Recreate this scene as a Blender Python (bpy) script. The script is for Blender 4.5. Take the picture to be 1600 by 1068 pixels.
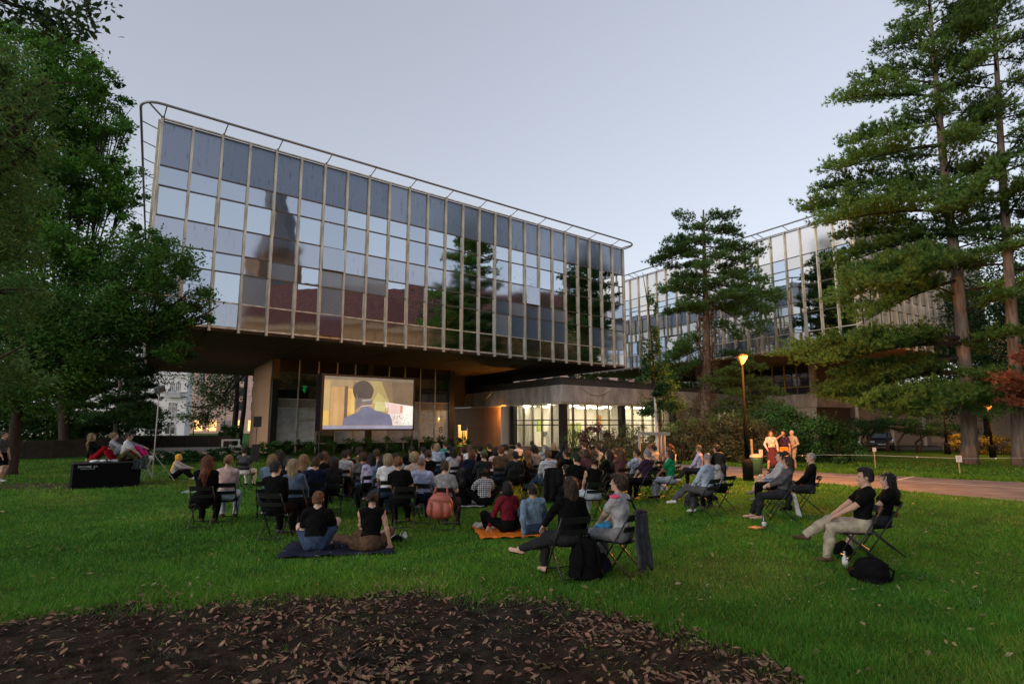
import bpy, math, random
import numpy as np
from mathutils import Vector, Matrix, Euler
R_ = math.radians
for o in list(bpy.data.objects): bpy.data.objects.remove(o)
S = bpy.context.scene
C = S.collection
# ------------------------------------------------------------------ camera, sky, sun, exposure
FPX, PIT, CAMH = 910.7, .1416, 1.95
cd = bpy.data.cameras.new('camera'); cam = bpy.data.objects.new('camera', cd); C.objects.link(cam)
cam.location = (0, 0, CAMH); cam.rotation_euler = (math.pi/2 + PIT, 0, 0)
cd.sensor_width = 36; cd.lens = 36*FPX/1600; cd.clip_start = .05; cd.clip_end = 3000
S.camera = cam
SUN_EL, SUN_AZ = R_(2.5), R_(-128)         # the glow after sunset lies behind, to the left
W = bpy.data.worlds.new('World'); S.world = W; W.use_nodes = True
wn = W.node_tree; wn.nodes.clear()
sky = wn.nodes.new('ShaderNodeTexSky'); sky.sky_type = 'NISHITA'; sky.sun_disc = False
sky.sun_elevation = SUN_EL; sky.sun_rotation = SUN_AZ
sky.air_density = 1.0; sky.dust_density = .6; sky.ozone_density = 2.0; sky.altitude = 200
hs = wn.nodes.new('ShaderNodeHueSaturation'); hs.inputs['Saturation'].default_value = .33
tint = wn.nodes.new('ShaderNodeMix'); tint.data_type = 'RGBA'; tint.blend_type = 'MULTIPLY'
tint.inputs['Factor'].default_value = 1; tint.inputs[7].default_value = (.975, .98, 1.075, 1)
gm = wn.nodes.new('ShaderNodeGamma'); gm.inputs['Gamma'].default_value = .62
bg = wn.nodes.new('ShaderNodeBackground'); bg.inputs['Strength'].default_value = .15
wo = wn.nodes.new('ShaderNodeOutputWorld')
wn.links.new(sky.outputs[0], gm.inputs['Color']); wn.links.new(gm.outputs[0], hs.inputs['Color'])
wn.links.new(hs.outputs[0], tint.inputs[6]); wn.links.new(tint.outputs[2], bg.inputs[0]); wn.links.new(bg.outputs[0], wo.inputs[0])
sl = bpy.data.lights.new('sun', 'SUN'); sl.energy = .34; sl.angle = R_(45); sl.color = (1, .86, .7)
so = bpy.data.objects.new('sun', sl); C.objects.link(so)
sd = Vector((math.sin(SUN_AZ)*math.cos(R_(17)), math.cos(SUN_AZ)*math.cos(R_(17)), math.sin(R_(17))))
so.rotation_euler = sd.to_track_quat('Z', 'Y').to_euler(); so.location = (-40, 0, 60)
S.view_settings.view_transform = 'Standard'; S.view_settings.look = 'None'
S.view_settings.gamma = 1; S.view_settings.use_curve_mapping = False
S.view_settings.exposure = 2.1
S.render.engine = 'CYCLES'
S.cycles.max_bounces = 8; S.cycles.diffuse_bounces = 3; S.cycles.glossy_bounces = 4; S.cycles.transparent_max_bounces = 12
S.cycles.use_denoising = True; S.cycles.sample_clamp_indirect = 6

# ------------------------------------------------------------------ measuring helpers (photo pixel -> point in the place)
_c, _s = math.cos(PIT), math.sin(PIT)
def ray(px, py):
    x = (px-800)/FPX; u = (534-py)/FPX
    return np.array([x, _c-u*_s, _s+u*_c])
def gp(px, py, z=0.):
    r = ray(px, py); return r*((z-CAMH)/r[2]) + [0, 0, CAMH]
def dp(px, py, D):
    r = ray(px, py); return r*(D/r[1]) + [0, 0, CAMH]

# ------------------------------------------------------------------ materials
MATS = {}
def lin(c):
    return tuple(((v/255)/12.92 if v/255 <= .04045 else ((v/255+.055)/1.055)**2.4) for v in c)
def mat(name, col, rough=.7, metal=0., noise=0., nscale=8., bump=0., bscale=30., spec=.5, col2=None, stretch=None, emit=None, estr=0., coat=0., attr=False, transl=0.):
    if name in MATS: return MATS[name]
    m = bpy.data.materials.new(name); m.use_nodes = True; MATS[name] = m
    nt = m.node_tree; b = nt.nodes['Principled BSDF']; N = nt.nodes.new; L = nt.links.new
    b.inputs['Roughness'].default_value = rough; b.inputs['Metallic'].default_value = metal
    b.inputs['Specular IOR Level'].default_value = spec; b.inputs['Base Color'].default_value = (*col, 1)
    if coat: b.inputs['Coat Weight'].default_value = coat
    tc = None
    def coords(scale):
        nonlocal tc
        if tc is None: tc = N('ShaderNodeTexCoord')
        mp = N('ShaderNodeMapping'); s = stretch or (1, 1, 1)
        mp.inputs['Scale'].default_value = (scale*s[0], scale*s[1], scale*s[2]); L(tc.outputs['Object'], mp.inputs['Vector']); return mp.outputs[0]
    src = None
    if noise or col2:
        t = N('ShaderNodeTexNoise'); t.inputs['Detail'].default_value = 6; t.inputs['Scale'].default_value = 1; L(coords(nscale), t.inputs['Vector'])
        rp = N('ShaderNodeValToRGB'); e = rp.color_ramp.elements
        c2 = col2 or tuple(v*(1-noise) for v in col); c1 = col if col2 else tuple(min(1, v*(1+noise)) for v in col)
        e[0].position = .36; e[1].position = .66; e[0].color = (*c2, 1); e[1].color = (*c1, 1)
        L(t.outputs['Fac'], rp.inputs[0]); src = rp.outputs[0]
    if attr:
        at = N('ShaderNodeAttribute'); at.attribute_name = 'tint'
        mx = N('ShaderNodeMix'); mx.data_type = 'RGBA'; mx.blend_type = 'MULTIPLY'; mx.inputs['Factor'].default_value = 1
        mx.inputs[6].default_value = (*col, 1)
        if src: L(src, mx.inputs[6])
        L(at.outputs['Color'], mx.inputs[7]); src = mx.outputs[2]
    if src: L(src, b.inputs['Base Color'])
    if bump:
        t = N('ShaderNodeTexNoise'); t.inputs['Detail'].default_value = 5; t.inputs['Scale'].default_value = 1; L(coords(bscale), t.inputs['Vector'])
        bp = N('ShaderNodeBump'); bp.inputs['Strength'].default_value = bump; bp.inputs['Distance'].default_value = .02
        L(t.outputs['Fac'], bp.inputs['Height']); L(bp.outputs[0], b.inputs['Normal'])
    if emit:
        b.inputs['Emission Color'].default_value = (*emit, 1); b.inputs['Emission Strength'].default_value = estr
    if transl:
        tr = N('ShaderNodeBsdfTranslucent'); ms = N('ShaderNodeMixShader'); ms.inputs[0].default_value = transl
        if src: L(src, tr.inputs['Color'])
        else: tr.inputs['Color'].default_value = (*col, 1)
        out = nt.nodes['Material Output']; L(b.outputs[0], ms.inputs[1]); L(tr.outputs[0], ms.inputs[2]); L(ms.outputs[0], out.inputs['Surface'])
    return m
def cloth(col, kind='plain', col2=(.02, .02, .03)):
    key = 'cloth_%s_%.3f_%.3f_%.3f' % ((kind,)+tuple(col))
    if key in MATS: return MATS[key]
    m = mat(key, col, .95, noise=.22, nscale=14, bump=.55, bscale=22, spec=.06)
    if kind != 'plain':
        nt = m.node_tree; N = nt.nodes.new; L = nt.links.new; b = nt.nodes['Principled BSDF']
        tc = N('ShaderNodeTexCoord'); mx = N('ShaderNodeMix'); mx.data_type = 'RGBA'
        mx.inputs[6].default_value = (*col, 1); mx.inputs[7].default_value = (*col2, 1)
        if kind == 'plaid':
            sx = N('ShaderNodeSeparateXYZ'); L(tc.outputs['Object'], sx.inputs[0]); outs = []
            for ax, sc in ((0, 24.), (2, 22.)):
                a = N('ShaderNodeMath'); a.operation = 'MULTIPLY'; a.inputs[1].default_value = sc; L(sx.outputs[ax], a.inputs[0])
                f = N('ShaderNodeMath'); f.operation = 'FRACT'; L(a.outputs[0], f.inputs[0])
                g = N('ShaderNodeMath'); g.operation = 'GREATER_THAN'; g.inputs[1].default_value = .45; L(f.outputs[0], g.inputs[0]); outs.append(g)
            ad = N('ShaderNodeMath'); ad.operation = 'ADD'; L(outs[0].outputs[0], ad.inputs[0]); L(outs[1].outputs[0], ad.inputs[1])
            hf = N('ShaderNodeMath'); hf.operation = 'MULTIPLY'; hf.inputs[1].default_value = .5; L(ad.outputs[0], hf.inputs[0]); L(hf.outputs[0], mx.inputs[0])
        elif kind == 'stripe':
            w = N('ShaderNodeTexWave'); w.bands_direction = 'Z'; w.inputs['Scale'].default_value = 9; w.inputs['Distortion'].default_value = .6
            L(tc.outputs['Object'], w.inputs['Vector']); g = N('ShaderNodeMath'); g.operation = 'GREATER_THAN'; g.inputs[1].default_value = .72
            L(w.outputs['Fac'], g.inputs[0]); L(g.outputs[0], mx.inputs[0])
        else:
            t = N('ShaderNodeTexVoronoi'); t.inputs['Scale'].default_value = 22; L(tc.outputs['Object'], t.inputs['Vector'])
            g = N('ShaderNodeMath'); g.operation = 'GREATER_THAN'; g.inputs[1].default_value = .42; L(t.outputs['Distance'], g.inputs[0]); L(g.outputs[0], mx.inputs[0])
        L(mx.outputs[2], b.inputs['Base Color'])
    return m
def emis(name, col, strength):
    if name in MATS: return MATS[name]
    m = bpy.data.materials.new(name); m.use_nodes = True; MATS[name] = m; nt = m.node_tree; nt.nodes.clear()
    e = nt.nodes.new('ShaderNodeEmission'); o = nt.nodes.new('ShaderNodeOutputMaterial')
    e.inputs[0].default_value = (*col, 1); e.inputs[1].default_value = strength; nt.links.new(e.outputs[0], o.inputs[0]); return m

# ------------------------------------------------------------------ mesh helpers
class MB:
    def __init__(s): s.v = []; s.f = []; s.m = []
    def add(s, vs, fs, m=0):
        k = len(s.v); s.v += [tuple(map(float, p)) for p in vs]; s.f += [tuple(i+k for i in f) for f in fs]; s.m += [m]*len(fs); return s
    def box(s, x0, x1, y0, y1, z0, z1, m=0):
        return s.add([(x0,y0,z0),(x1,y0,z0),(x1,y1,z0),(x0,y1,z0),(x0,y0,z1),(x1,y0,z1),(x1,y1,z1),(x0,y1,z1)],
                     [(0,3,2,1),(4,5,6,7),(0,1,5,4),(1,2,6,5),(2,3,7,6),(3,0,4,7)], m)
    def beam(s, p, q, w, h=None, m=0, up=(0, 0, 1)):
        p = Vector(p); q = Vector(q); h = h or w; t = (q-p).normalized(); up = Vector(up)
        if abs(t.dot(up)) > .98: up = Vector((0, 1, 0))
        a = t.cross(up).normalized()*w/2; b = a.cross(t).normalized()*h/2
        vs = [p-a-b, p+a-b, p+a+b, p-a+b, q-a-b, q+a-b, q+a+b, q-a+b]
        return s.add(vs, [(0,1,2,3),(7,6,5,4),(0,4,5,1),(1,5,6,2),(2,6,7,3),(3,7,4,0)], m)
    def tube(s, pts, r, seg=8, m=0, caps=True, closed=False):
        pts = [Vector(p) for p in pts]; n = len(pts); rs = r if hasattr(r, '__len__') else [r]*n
        vs = []; fs = []; prev = None
        for i, p in enumerate(pts):
            a, b = (pts[i-1] if i or closed else p), (pts[(i+1) % n] if i < n-1 or closed else p)
            t = (b-a).normalized() if (b-a).length > 1e-9 else Vector((0, 0, 1))
            if prev is None: x = t.orthogonal().normalized()
            else: x = (prev - t*prev.dot(t)).normalized()
            prev = x; y = t.cross(x)
            for k in range(seg):
                an = 2*math.pi*k/seg; vs.append(p + (x*math.cos(an)+y*math.sin(an))*rs[i])
        for i in range(n if closed else n-1):
            j = (i+1) % n
            for k in range(seg): fs.append((i*seg+k, i*seg+(k+1) % seg, j*seg+(k+1) % seg, j*seg+k))
        if caps and not closed: fs += [tuple(range(seg-1, -1, -1)), tuple(range((n-1)*seg, n*seg))]
        return s.add(vs, fs, m)
    def lathe(s, prof, seg=16, m=0, o=(0, 0, 0)):
        vs = []; n = len(prof)
        for r, z in prof:
            for k in range(seg):
                a = 2*math.pi*k/seg; vs.append((o[0]+r*math.cos(a), o[1]+r*math.sin(a), o[2]+z))
        fs = [(i*seg+k, i*seg+(k+1) % seg, (i+1)*seg+(k+1) % seg, (i+1)*seg+k) for i in range(n-1) for k in range(seg)]
        fs += [tuple(range(seg-1, -1, -1)), tuple(range((n-1)*seg, n*seg))]
        return s.add(vs, fs, m)
    def mesh(s, name, mats, smooth=False):
        me = bpy.data.meshes.new(name); me.from_pydata(s.v, [], s.f)
        for m in (mats if isinstance(mats, (list, tuple)) else [mats]): me.materials.append(m)
        if any(s.m): me.polygons.foreach_set('material_index', s.m)
        if smooth: me.polygons.foreach_set('use_smooth', [True]*len(s.f))
        me.update(); return me
    def obj(s, name, mats, parent=None, loc=None, smooth=False, rot=None):
        return ob(name, s.mesh(name, mats, smooth), parent, loc, rot)
def ob(name, me, parent=None, loc=None, rot=None):
    o = bpy.data.objects.new(name, me); C.objects.link(o)
    if parent is not None: o.parent = parent
    if loc is not None: o.location = loc
    if rot is not None: o.rotation_euler = rot
    return o
def tag(o, label=None, cat=None, group=None, kind=None):
    if label: o['label'] = label
    if cat: o['category'] = cat
    if group: o['group'] = group
    if kind: o['kind'] = kind
    return o
def thing(name, label, cat, loc=(0, 0, 0), rz=0., group=None):
    o = bpy.data.objects.new(name, None); C.objects.link(o); o.location = [float(v) for v in loc]; o.rotation_euler = (0, 0, rz); o.empty_display_size = .3
    return tag(o, label, cat, group)
def copy_tree(o, parent=None):
    c = o.copy(); C.objects.link(c)
    if parent is not None: c.parent = parent
    for ch in o.children: copy_tree(ch, c)
    return c
def npmesh(name, V, F, mats, tint=None, smooth=False, midx=None):
    """big mesh from arrays: V (n,3), F (m,k)"""
    me = bpy.data.meshes.new(name); V = np.ascontiguousarray(V, np.float32); F = np.ascontiguousarray(F, np.int32); k = F.shape[1]
    me.vertices.add(len(V)); me.vertices.foreach_set('co', V.ravel()); me.loops.add(F.size); me.loops.foreach_set('vertex_index', F.ravel())
    me.polygons.add(len(F)); me.polygons.foreach_set('loop_start', np.arange(0, F.size, k, dtype=np.int32)); me.polygons.foreach_set('loop_total', np.full(len(F), k, np.int32))
    for m in (mats if isinstance(mats, (list, tuple)) else [mats]): me.materials.append(m)
    if midx is not None: me.polygons.foreach_set('material_index', np.ascontiguousarray(midx, np.int32))
    if smooth: me.polygons.foreach_set('use_smooth', np.ones(len(F), bool))
    me.update(calc_edges=True)
    if tint is not None:
        a = me.color_attributes.new('tint', 'FLOAT_COLOR', 'POINT'); c4 = np.ones((len(V), 4), np.float32); c4[:, :3] = tint; a.data.foreach_set('color', c4.ravel())
    return me
def lamp(name, loc, energy, col, parent=None, r=.08):
    l = bpy.data.lights.new(name, 'POINT'); l.energy = energy; l.color = col; l.shadow_soft_size = r
    o = bpy.data.objects.new(name, l); C.objects.link(o); o.location = loc
    if parent is not None: o.parent = parent
    return o
SK = math.tan(.1275)                      # the short sides of the blocks are not quite square to the long ones
def skew(o, y0=0.):
    me = o.data; n = len(me.vertices); a = np.empty(n*3, np.float32); me.vertices.foreach_get('co', a); a = a.reshape(-1, 3); a[:, 0] += SK*(a[:, 1]-y0); me.vertices.foreach_set('co', a.ravel()); me.update(); return o
rng = np.random.default_rng(7); rnd = random.Random(11)
# ------------------------------------------------------------------ ground, path, soil
M_lawn = mat('lawn_earth', (.045, .12, .014), .95, noise=.35, nscale=1.3, bump=.9, bscale=60, spec=.1, col2=(.028, .08, .009))
g = MB(); xs = np.concatenate([np.linspace(-900, -60, 12), np.linspace(-50, 50, 60), np.linspace(60, 900, 12)]); ys = np.concatenate([np.linspace(-700, -40, 10), np.linspace(-30, 60, 60), np.linspace(70, 1500, 14)])
gv = [(x, y, 0) for y in ys for x in xs]; nx = len(xs)
g.add(gv, [(j*nx+i, j*nx+i+1, (j+1)*nx+i+1, (j+1)*nx+i) for j in range(len(ys)-1) for i in range(nx-1)])
lawn = tag(g.obj('lawn', M_lawn), kind='structure')
def sheet(name, pts, m, z, parent=None):
    b = MB(); b.add([(p[0], p[1], z) for p in pts], [tuple(range(len(pts)))]); return tag(b.obj(name, m, parent), kind='structure')
M_asph = mat('asphalt', (.17, .152, .146), .85, noise=.25, nscale=1.4, bump=.25, bscale=90)
near = [gp(*p) for p in ((960,733),(1080,741),(1180,747),(1300,756),(1420,768),(1600,783),(1900,806))]
far = [gp(*p) for p in ((1900,768),(1600,753),(1450,746),(1290,738),(1180,730),(1090,726),(960,720))]
path = sheet('asphalt_path', near+far, M_asph, .004)
M_white = mat('road_paint', (.62, .6, .56), .8, noise=.2, nscale=20)
def strip(name, pts, w, m, z, parent=None):
    b = MB()
    for p, q in zip(pts[:-1], pts[1:]):
        p = Vector(p[:2]); q = Vector(q[:2]); t = (q-p).normalized(); nn = Vector((-t.y, t.x))*w/2
        b.add([(*(p-nn), z), (*(q-nn), z), (*(q+nn), z), (*(p+nn), z)], [(0, 1, 2, 3)])
    return b.obj(name, m, parent)
strip('painted_line', [gp(*p) for p in ((1000,727.5),(1090,730.5),(1180,735.6),(1300,743.5),(1450,753),(1600,763))], .09, M_white, .0085, path)
strip('painted_line', [gp(*p) for p in ((1396,751),(1440,742))], .1, M_white, .0125, path)
# bed of bare soil in front, under the tree: a low mound
M_soil = mat('soil', (.030, .022, .0155), 1, noise=.5, nscale=5, bump=1, bscale=45, spec=.1)
edge_px = [(-420,1000),(-200,985),(0,966),(200,946),(400,935),(520,927),(600,925),(700,927),(800,934),(880,938),(950,952),(1000,966),(1050,985),(1150,1012),(1230,1050),(1330,1120)]
bed_edge = np.array([gp(*p)[:2] for p in edge_px])
def edge_y(x): return np.interp(x, bed_edge[:, 0], bed_edge[:, 1])
def bed_depth(x, y):
    """metres inside the bed (negative outside), wobbly edge"""
    wob = .13*np.sin(x*4.1)+.09*np.sin(x*11.7+1)+.07*np.sin(x*23+2)+.05*np.sin(x*41+y*9)
    return np.minimum(edge_y(x)+wob-y, (2.55-x)*.7+.06*np.sin(y*9))
def bed_h(x, y):
    dpt = np.clip(bed_depth(x, y), 0, 3)
    return .01+0.035*(1-np.exp(-dpt*2.2)) + .012*np.sin(x*4.3+y*3)*np.sin(y*5.1-x)*np.minimum(dpt*2, 1) + .012*np.sin(x*17+1.3*y)*np.sin(y*19)*np.minimum(dpt*2, 1)
nx_, ny_ = 230, 130
X, Y = np.meshgrid(np.linspace(-7.5, 3.0, nx_), np.linspace(2.2, 7.5, ny_)); D_ = bed_depth(X, Y); Z = np.where(D_ > 0, bed_h(X, Y)+rng.normal(0, .006, X.shape), -.05)
V = np.stack([X.ravel(), Y.ravel(), Z.ravel()], 1); idx = np.arange(nx_*ny_).reshape(ny_, nx_)
F4 = np.stack([idx[:-1, :-1].ravel(), idx[:-1, 1:].ravel(), idx[1:, 1:].ravel(), idx[1:, :-1].ravel()], 1)
soil = tag(ob('soil_bed', npmesh('soil_bed', V, F4, M_soil, smooth=True)), kind='structure')
M_dirt = mat('worn_dirt', (.075, .052, .030), 1, noise=.35, nscale=2.5, bump=.6, bscale=40, spec=.1)
def blobsheet(name, c, rx, ry, m, z, seed, rot=0.):
    r = random.Random(seed); ph = [r.uniform(0, 6.3) for _ in range(5)]; pts = []
    for k in range(60):
        a = 2*math.pi*k/60; q = 1+.14*math.sin(3*a+ph[0])+.1*math.sin(5*a+ph[1])+.06*math.sin(11*a+ph[2])+.05*math.sin(17*a+ph[3])
        x, y = rx*q*math.cos(a), ry*q*math.sin(a); pts.append((c[0]+x*math.cos(rot)-y*math.sin(rot), c[1]+x*math.sin(rot)+y*math.cos(rot)))
    return sheet(name, pts, m, z)
blobsheet('dirt_patch', (-14.8, 19.2), 3.6, 1.5, M_dirt, .005, 1, .25)
blobsheet('dirt_patch', (-12.0, 20.8), 1.9, 1.0, M_dirt, .009, 2, .2)
# paved court below the overhang
M_pave = mat('court_paving', (.50, .40, .34), .8, noise=.12, nscale=6, bump=.3, bscale=25)
def court():
    P = [gp(*p) for p in ((214,717),(385,709.5),(376,694.5),(248,697))]
    a, b, c2, d = [Vector(p) for p in P]; base = sheet('paved_court', P, mat('court_joint', (.16, .14, .12), .9), .004)
    me = None; nu, nv = 12, 9
    for i in range(nu):
        for j in range(nv):
            def q(u, v): return (a.lerp(b, u)).lerp(d.lerp(c2, u), v)
            u0, u1, v0, v1 = (i+.02)/nu, (i+.98)/nu, (j+.02)/nv, (j+.98)/nv
            t = MB(); zz = .012+rnd.uniform(0, .006); k = [q(u0, v0), q(u1, v0), q(u1, v1), q(u0, v1)]
            t.add([(p.x, p.y, zz) for p in k]+[(p.x, p.y, .005) for p in k], [(0,1,2,3),(0,4,5,1),(1,5,6,2),(2,6,7,3),(3,7,4,0)]); t.obj('paving_slab', M_pave, base)
court()

# ------------------------------------------------------------------ the two glass blocks
M_alu = mat('aluminium', (.56, .53, .44), .5, metal=.3, noise=.3, nscale=3.5, stretch=(1, 1, .3))
M_alud = mat('dark_bar', (.10, .095, .085), .5, metal=.3)
M_roofmetal = mat('painted_steel', (.22, .22, .22), .5, metal=.4)
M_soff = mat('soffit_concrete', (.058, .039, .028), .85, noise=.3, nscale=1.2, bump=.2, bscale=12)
M_core = mat('dark_core', (.03, .03, .03), .8)
M_conc = mat('board_concrete', (.30, .265, .235), .85, noise=.22, nscale=2.2, bump=.35, bscale=14, stretch=(1, 1, .35))
M_black = mat('black_metal', (.012, .012, .013), .45)
def glassmat(name, col, rough=.012, wav=.022, metal=1., dirt=None, streak=0.):
    m = mat(name, col, rough, metal=metal, spec=.8); nt = m.node_tree; N = nt.nodes.new; L = nt.links.new; b = nt.nodes['Principled BSDF']
    tc = N('ShaderNodeTexCoord'); gi = N('ShaderNodeObjectInfo'); ad = N('ShaderNodeVectorMath'); L(tc.outputs['Object'], ad.inputs[0])
    sc = N('ShaderNodeVectorMath'); sc.operation = 'SCALE'; sc.inputs[3].default_value = 7.; L(gi.outputs['Location'], sc.inputs[0]); L(sc.outputs[0], ad.inputs[1])
    t = N('ShaderNodeTexNoise'); t.inputs['Scale'].default_value = 1.1; t.inputs['Detail'].default_value = 1; L(ad.outputs[0], t.inputs['Vector'])
    bp = N('ShaderNodeBump'); bp.inputs['Strength'].default_value = wav; bp.inputs['Distance'].default_value = .08; L(t.outputs['Fac'], bp.inputs['Height']); L(bp.outputs[0], b.inputs['Normal'])
    if streak:
        mp = N('ShaderNodeMapping'); mp.inputs['Scale'].default_value = (6, 6, .9); L(ad.outputs[0], mp.inputs['Vector'])
        n2 = N('ShaderNodeTexNoise'); n2.inputs['Scale'].default_value = 1; n2.inputs['Detail'].default_value = 8; n2.inputs['Roughness'].default_value = .7; L(mp.outputs[0], n2.inputs['Vector'])
        rp = N('ShaderNodeValToRGB'); e = rp.color_ramp.elements; e[0].position = .30; e[1].position = .42
        e[0].color = (*(v*(1-streak) for v in col), 1); e[1].color = (*col, 1); L(n2.outputs['Fac'], rp.inputs[0]); L(rp.outputs[0], b.inputs['Base Color'])
        r2 = N('ShaderNodeMapRange'); r2.inputs[3].default_value = rough*2.5; r2.inputs[4].default_value = rough; L(n2.outputs['Fac'], r2.inputs[0]); L(r2.outputs[0], b.inputs['Roughness'])
    return m
GL = [glassmat('mirror_glass', (.60, .66, .72)), glassmat('mirror_glass_clear', (.62, .68, .74), .008), glassmat('mirror_glass_grey', (.50, .55, .62), .03, .05)]
SP = [glassmat('spandrel_glass', (.45, .47, .52), .03, .02, streak=.5), glassmat('spandrel_glass_b', (.49, .515, .57), .03, .02, streak=.4)]
PA = [glassmat('parapet_glass', (.235, .265, .31), .12, .04, streak=.6), glassmat('parapet_glass_b', (.275, .30, .35), .11, .04, streak=.6), glassmat('parapet_glass_c', (.21, .24, .29), .16, .05, streak=.65)]
BL = [mat('glass_over_blue_blind', (.10, .15, .22), .08, noise=.12, nscale=30, stretch=(.2, .2, 1), coat=1., spec=.9), mat('glass_over_pale_blind', (.20, .25, .31), .1, noise=.1, nscale=30, stretch=(.2, .2, 1), coat=1., spec=.9)]
PW = [glassmat('parapet_pale', (.92, .86, .79), .12, .03, streak=.25), glassmat('parapet_pale_b', (.84, .79, .73), .10, .03, streak=.3)]
ROWS = [(6.70, 7.91, 's'), (7.91, 9.42, 'w'), (9.42, 10.36, 't'), (10.36, 11.68, 's'), (11.68, 13.13, 'w'), (13.13, 14.11, 't'), (14.11, 16.28, 'p')]
NAMES = {'s': 'spandrel_panel', 'w': 'glass_pane', 't': 'top_light_pane', 'p': 'parapet_panel'}
def facade(bld, org, ang, nb, bw, zoff, sets, seed, open_panes=(), blinds=None, deep=.17):
    """curtain wall: local x runs along ANG from ORG, outward is local -y"""
    r = random.Random(seed); rot = Matrix.Rotation(ang, 4, 'Z'); base = Matrix.Translation(Vector(org)) @ rot
    def put(o, x, y, z, rx=0, rz=0): o.parent = bld; o.matrix_local = base @ Matrix.Translation((x, y, z+zoff)) @ Euler((rx, 0, rz)).to_matrix().to_4x4()
    mb = MB(); mb.box(-.05, .05, -deep, .03, 6.47, 16.40); mb.box(-.062, .062, -deep-.012, .0, 6.44, 6.53); mb.box(-.056, .056, -deep-.01, .0, 15.0, 15.06); mb.box(-.056, .056, -deep-.01, 0, 11.0, 11.06); mb.box(-.056, .056, -deep-.01, 0, 7.93, 7.99)
    mm = mb.mesh('mullion', M_alu)
    for k in range(nb+1): put(ob('mullion', mm), k*bw, 0, 0)
    L = nb*bw
    for z in (6.66, 7.91, 9.42, 10.36, 11.68, 13.13, 14.11, 16.30):
        b = MB(); h = .035 if z > 7 else .05; b.box(0.0, L, -.065, .02, z-h, z+h); put(b.obj('transom', M_alud if z > 8 else M_alu), 0, 0, 0)
    mesh = {}
    for z0, z1, kd in ROWS:
        for k in range(nb):
            ops = sets[kd]; m = r.choice(ops)
            if blinds and kd in 'wt' and (k, int(z0)) in blinds: m = BL[blinds[(k, int(z0))]]
            if (kd, z0) not in mesh:
                b = MB(); b.box(-bw/2+.055, bw/2-.055, -.012, .012, -(z1-z0)/2+.03, (z1-z0)/2-.03); mesh[(kd, z0)] = b.mesh(NAMES[kd], m)
            o = ob(NAMES[kd], mesh[(kd, z0)]); sl_ = o.material_slots[0]; sl_.link = 'OBJECT'; sl_.material = m
            j = .004 if kd != 'w' else .006
            rx, dy = r.gauss(0, j), 0.
            if (k, int(z0)) in open_panes: rx = open_panes[(k, int(z0))]; dy = -.16
            put(o, (k+.5)*bw, -.02+dy, (z0+z1)/2, rx, r.gauss(0, j))
            if kd == 'w' and r.random() < .8:
                fb = MB(); s_ = r.choice((-1, 1)); x = s_*(bw/2-.085); fb.box(x-.03, x+.03, -.05, .02, -(z1-z0)/2+.03, (z1-z0)/2-.03)
                put(fb.obj('sash_frame', M_alu), (k+.5)*bw, 0, (z0+z1)/2)
    for x in [0]+[i*bw for i in range(1, nb, 1)]: pass
TH1, BW = .676, 1.3239
A1 = Vector((-16.70, 26.06, 0)); L1 = 25*BW; DEP = 26.5
def to1(u, v, z=0.): return (A1.x+u*math.cos(TH1)-v*math.sin(TH1), A1.y+u*math.sin(TH1)+v*math.cos(TH1), z)
b1 = thing('office_building', 'long cantilevered block of mirror glass with aluminium mullions above the audience', 'building', A1, TH1)
bl1 = {}
for k in range(15, 25):
    for z in (7, 9):
        if (k*7+z*3) % 10 in (0, 2, 3, 5, 6, 9): bl1[(k, z)] = (k+z) % 3 % 2
bl1.update({(4, 9): 1, (6, 9): 1, (6, 7): 1, (7, 9): 1, (8, 9): 1, (3, 7): 1, (18, 7): 0, (19, 7): 0, (18, 9): 0, (17, 9): 0})
facade(b1, (0, 0, 0), 0, 25, BW, 0, {'s': SP, 'w': GL, 't': GL, 'p': PA}, 3, open_panes={(6, 10): -.05, (6, 6): -.04, (17, 6): -.05, (17, 10): -.05}, blinds=bl1)
cb = MB(); cb.box(.08, L1-.08, .06, DEP-.1, 6.62, 16.2); skew(cb.obj('inner_core', M_core, b1))
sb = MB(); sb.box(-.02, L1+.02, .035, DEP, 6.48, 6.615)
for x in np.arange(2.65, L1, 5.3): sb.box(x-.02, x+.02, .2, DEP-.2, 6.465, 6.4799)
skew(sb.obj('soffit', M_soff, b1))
# narrow left flank seen edge-on, right flank, roof
fb = MB()
for k in range(21): y = .12+k*(DEP-.2)/20; fb.box(-.16, .05, y-.05, y+.05, 6.47, 16.4)
skew(fb.obj('flank_mullion', M_alu, b1))
for z0, z1, kd in ROWS:
    b = MB(); b.box(-.0, .03, .2, DEP, z0+.03, z1-.03); skew(b.obj('flank_panel', {'p': PA, 's': SP, 'w': GL, 't': GL}[kd][0], b1))
    b = MB(); b.box(L1-.03, L1, .2, DEP, z0+.03, z1-.03); skew(b.obj('flank_panel', {'p': PA, 's': SP, 'w': GL, 't': GL}[kd][0], b1))
fb = MB()
for k in range(21): y = .12+k*(DEP-.2)/20; fb.box(L1-.05, L1+.16, y-.05, y+.05, 6.47, 16.4)
skew(fb.obj('flank_mullion', M_alu, b1))
b = MB(); b.box(.02, L1-.02, .03, DEP, 16.22, 16.34); skew(b.obj('roof', M_core, b1))
b = MB(); b.box(-.06, L1+.06, -.10, .02, 16.40, 16.46); b.obj('coping', M_alu, b1)
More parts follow.
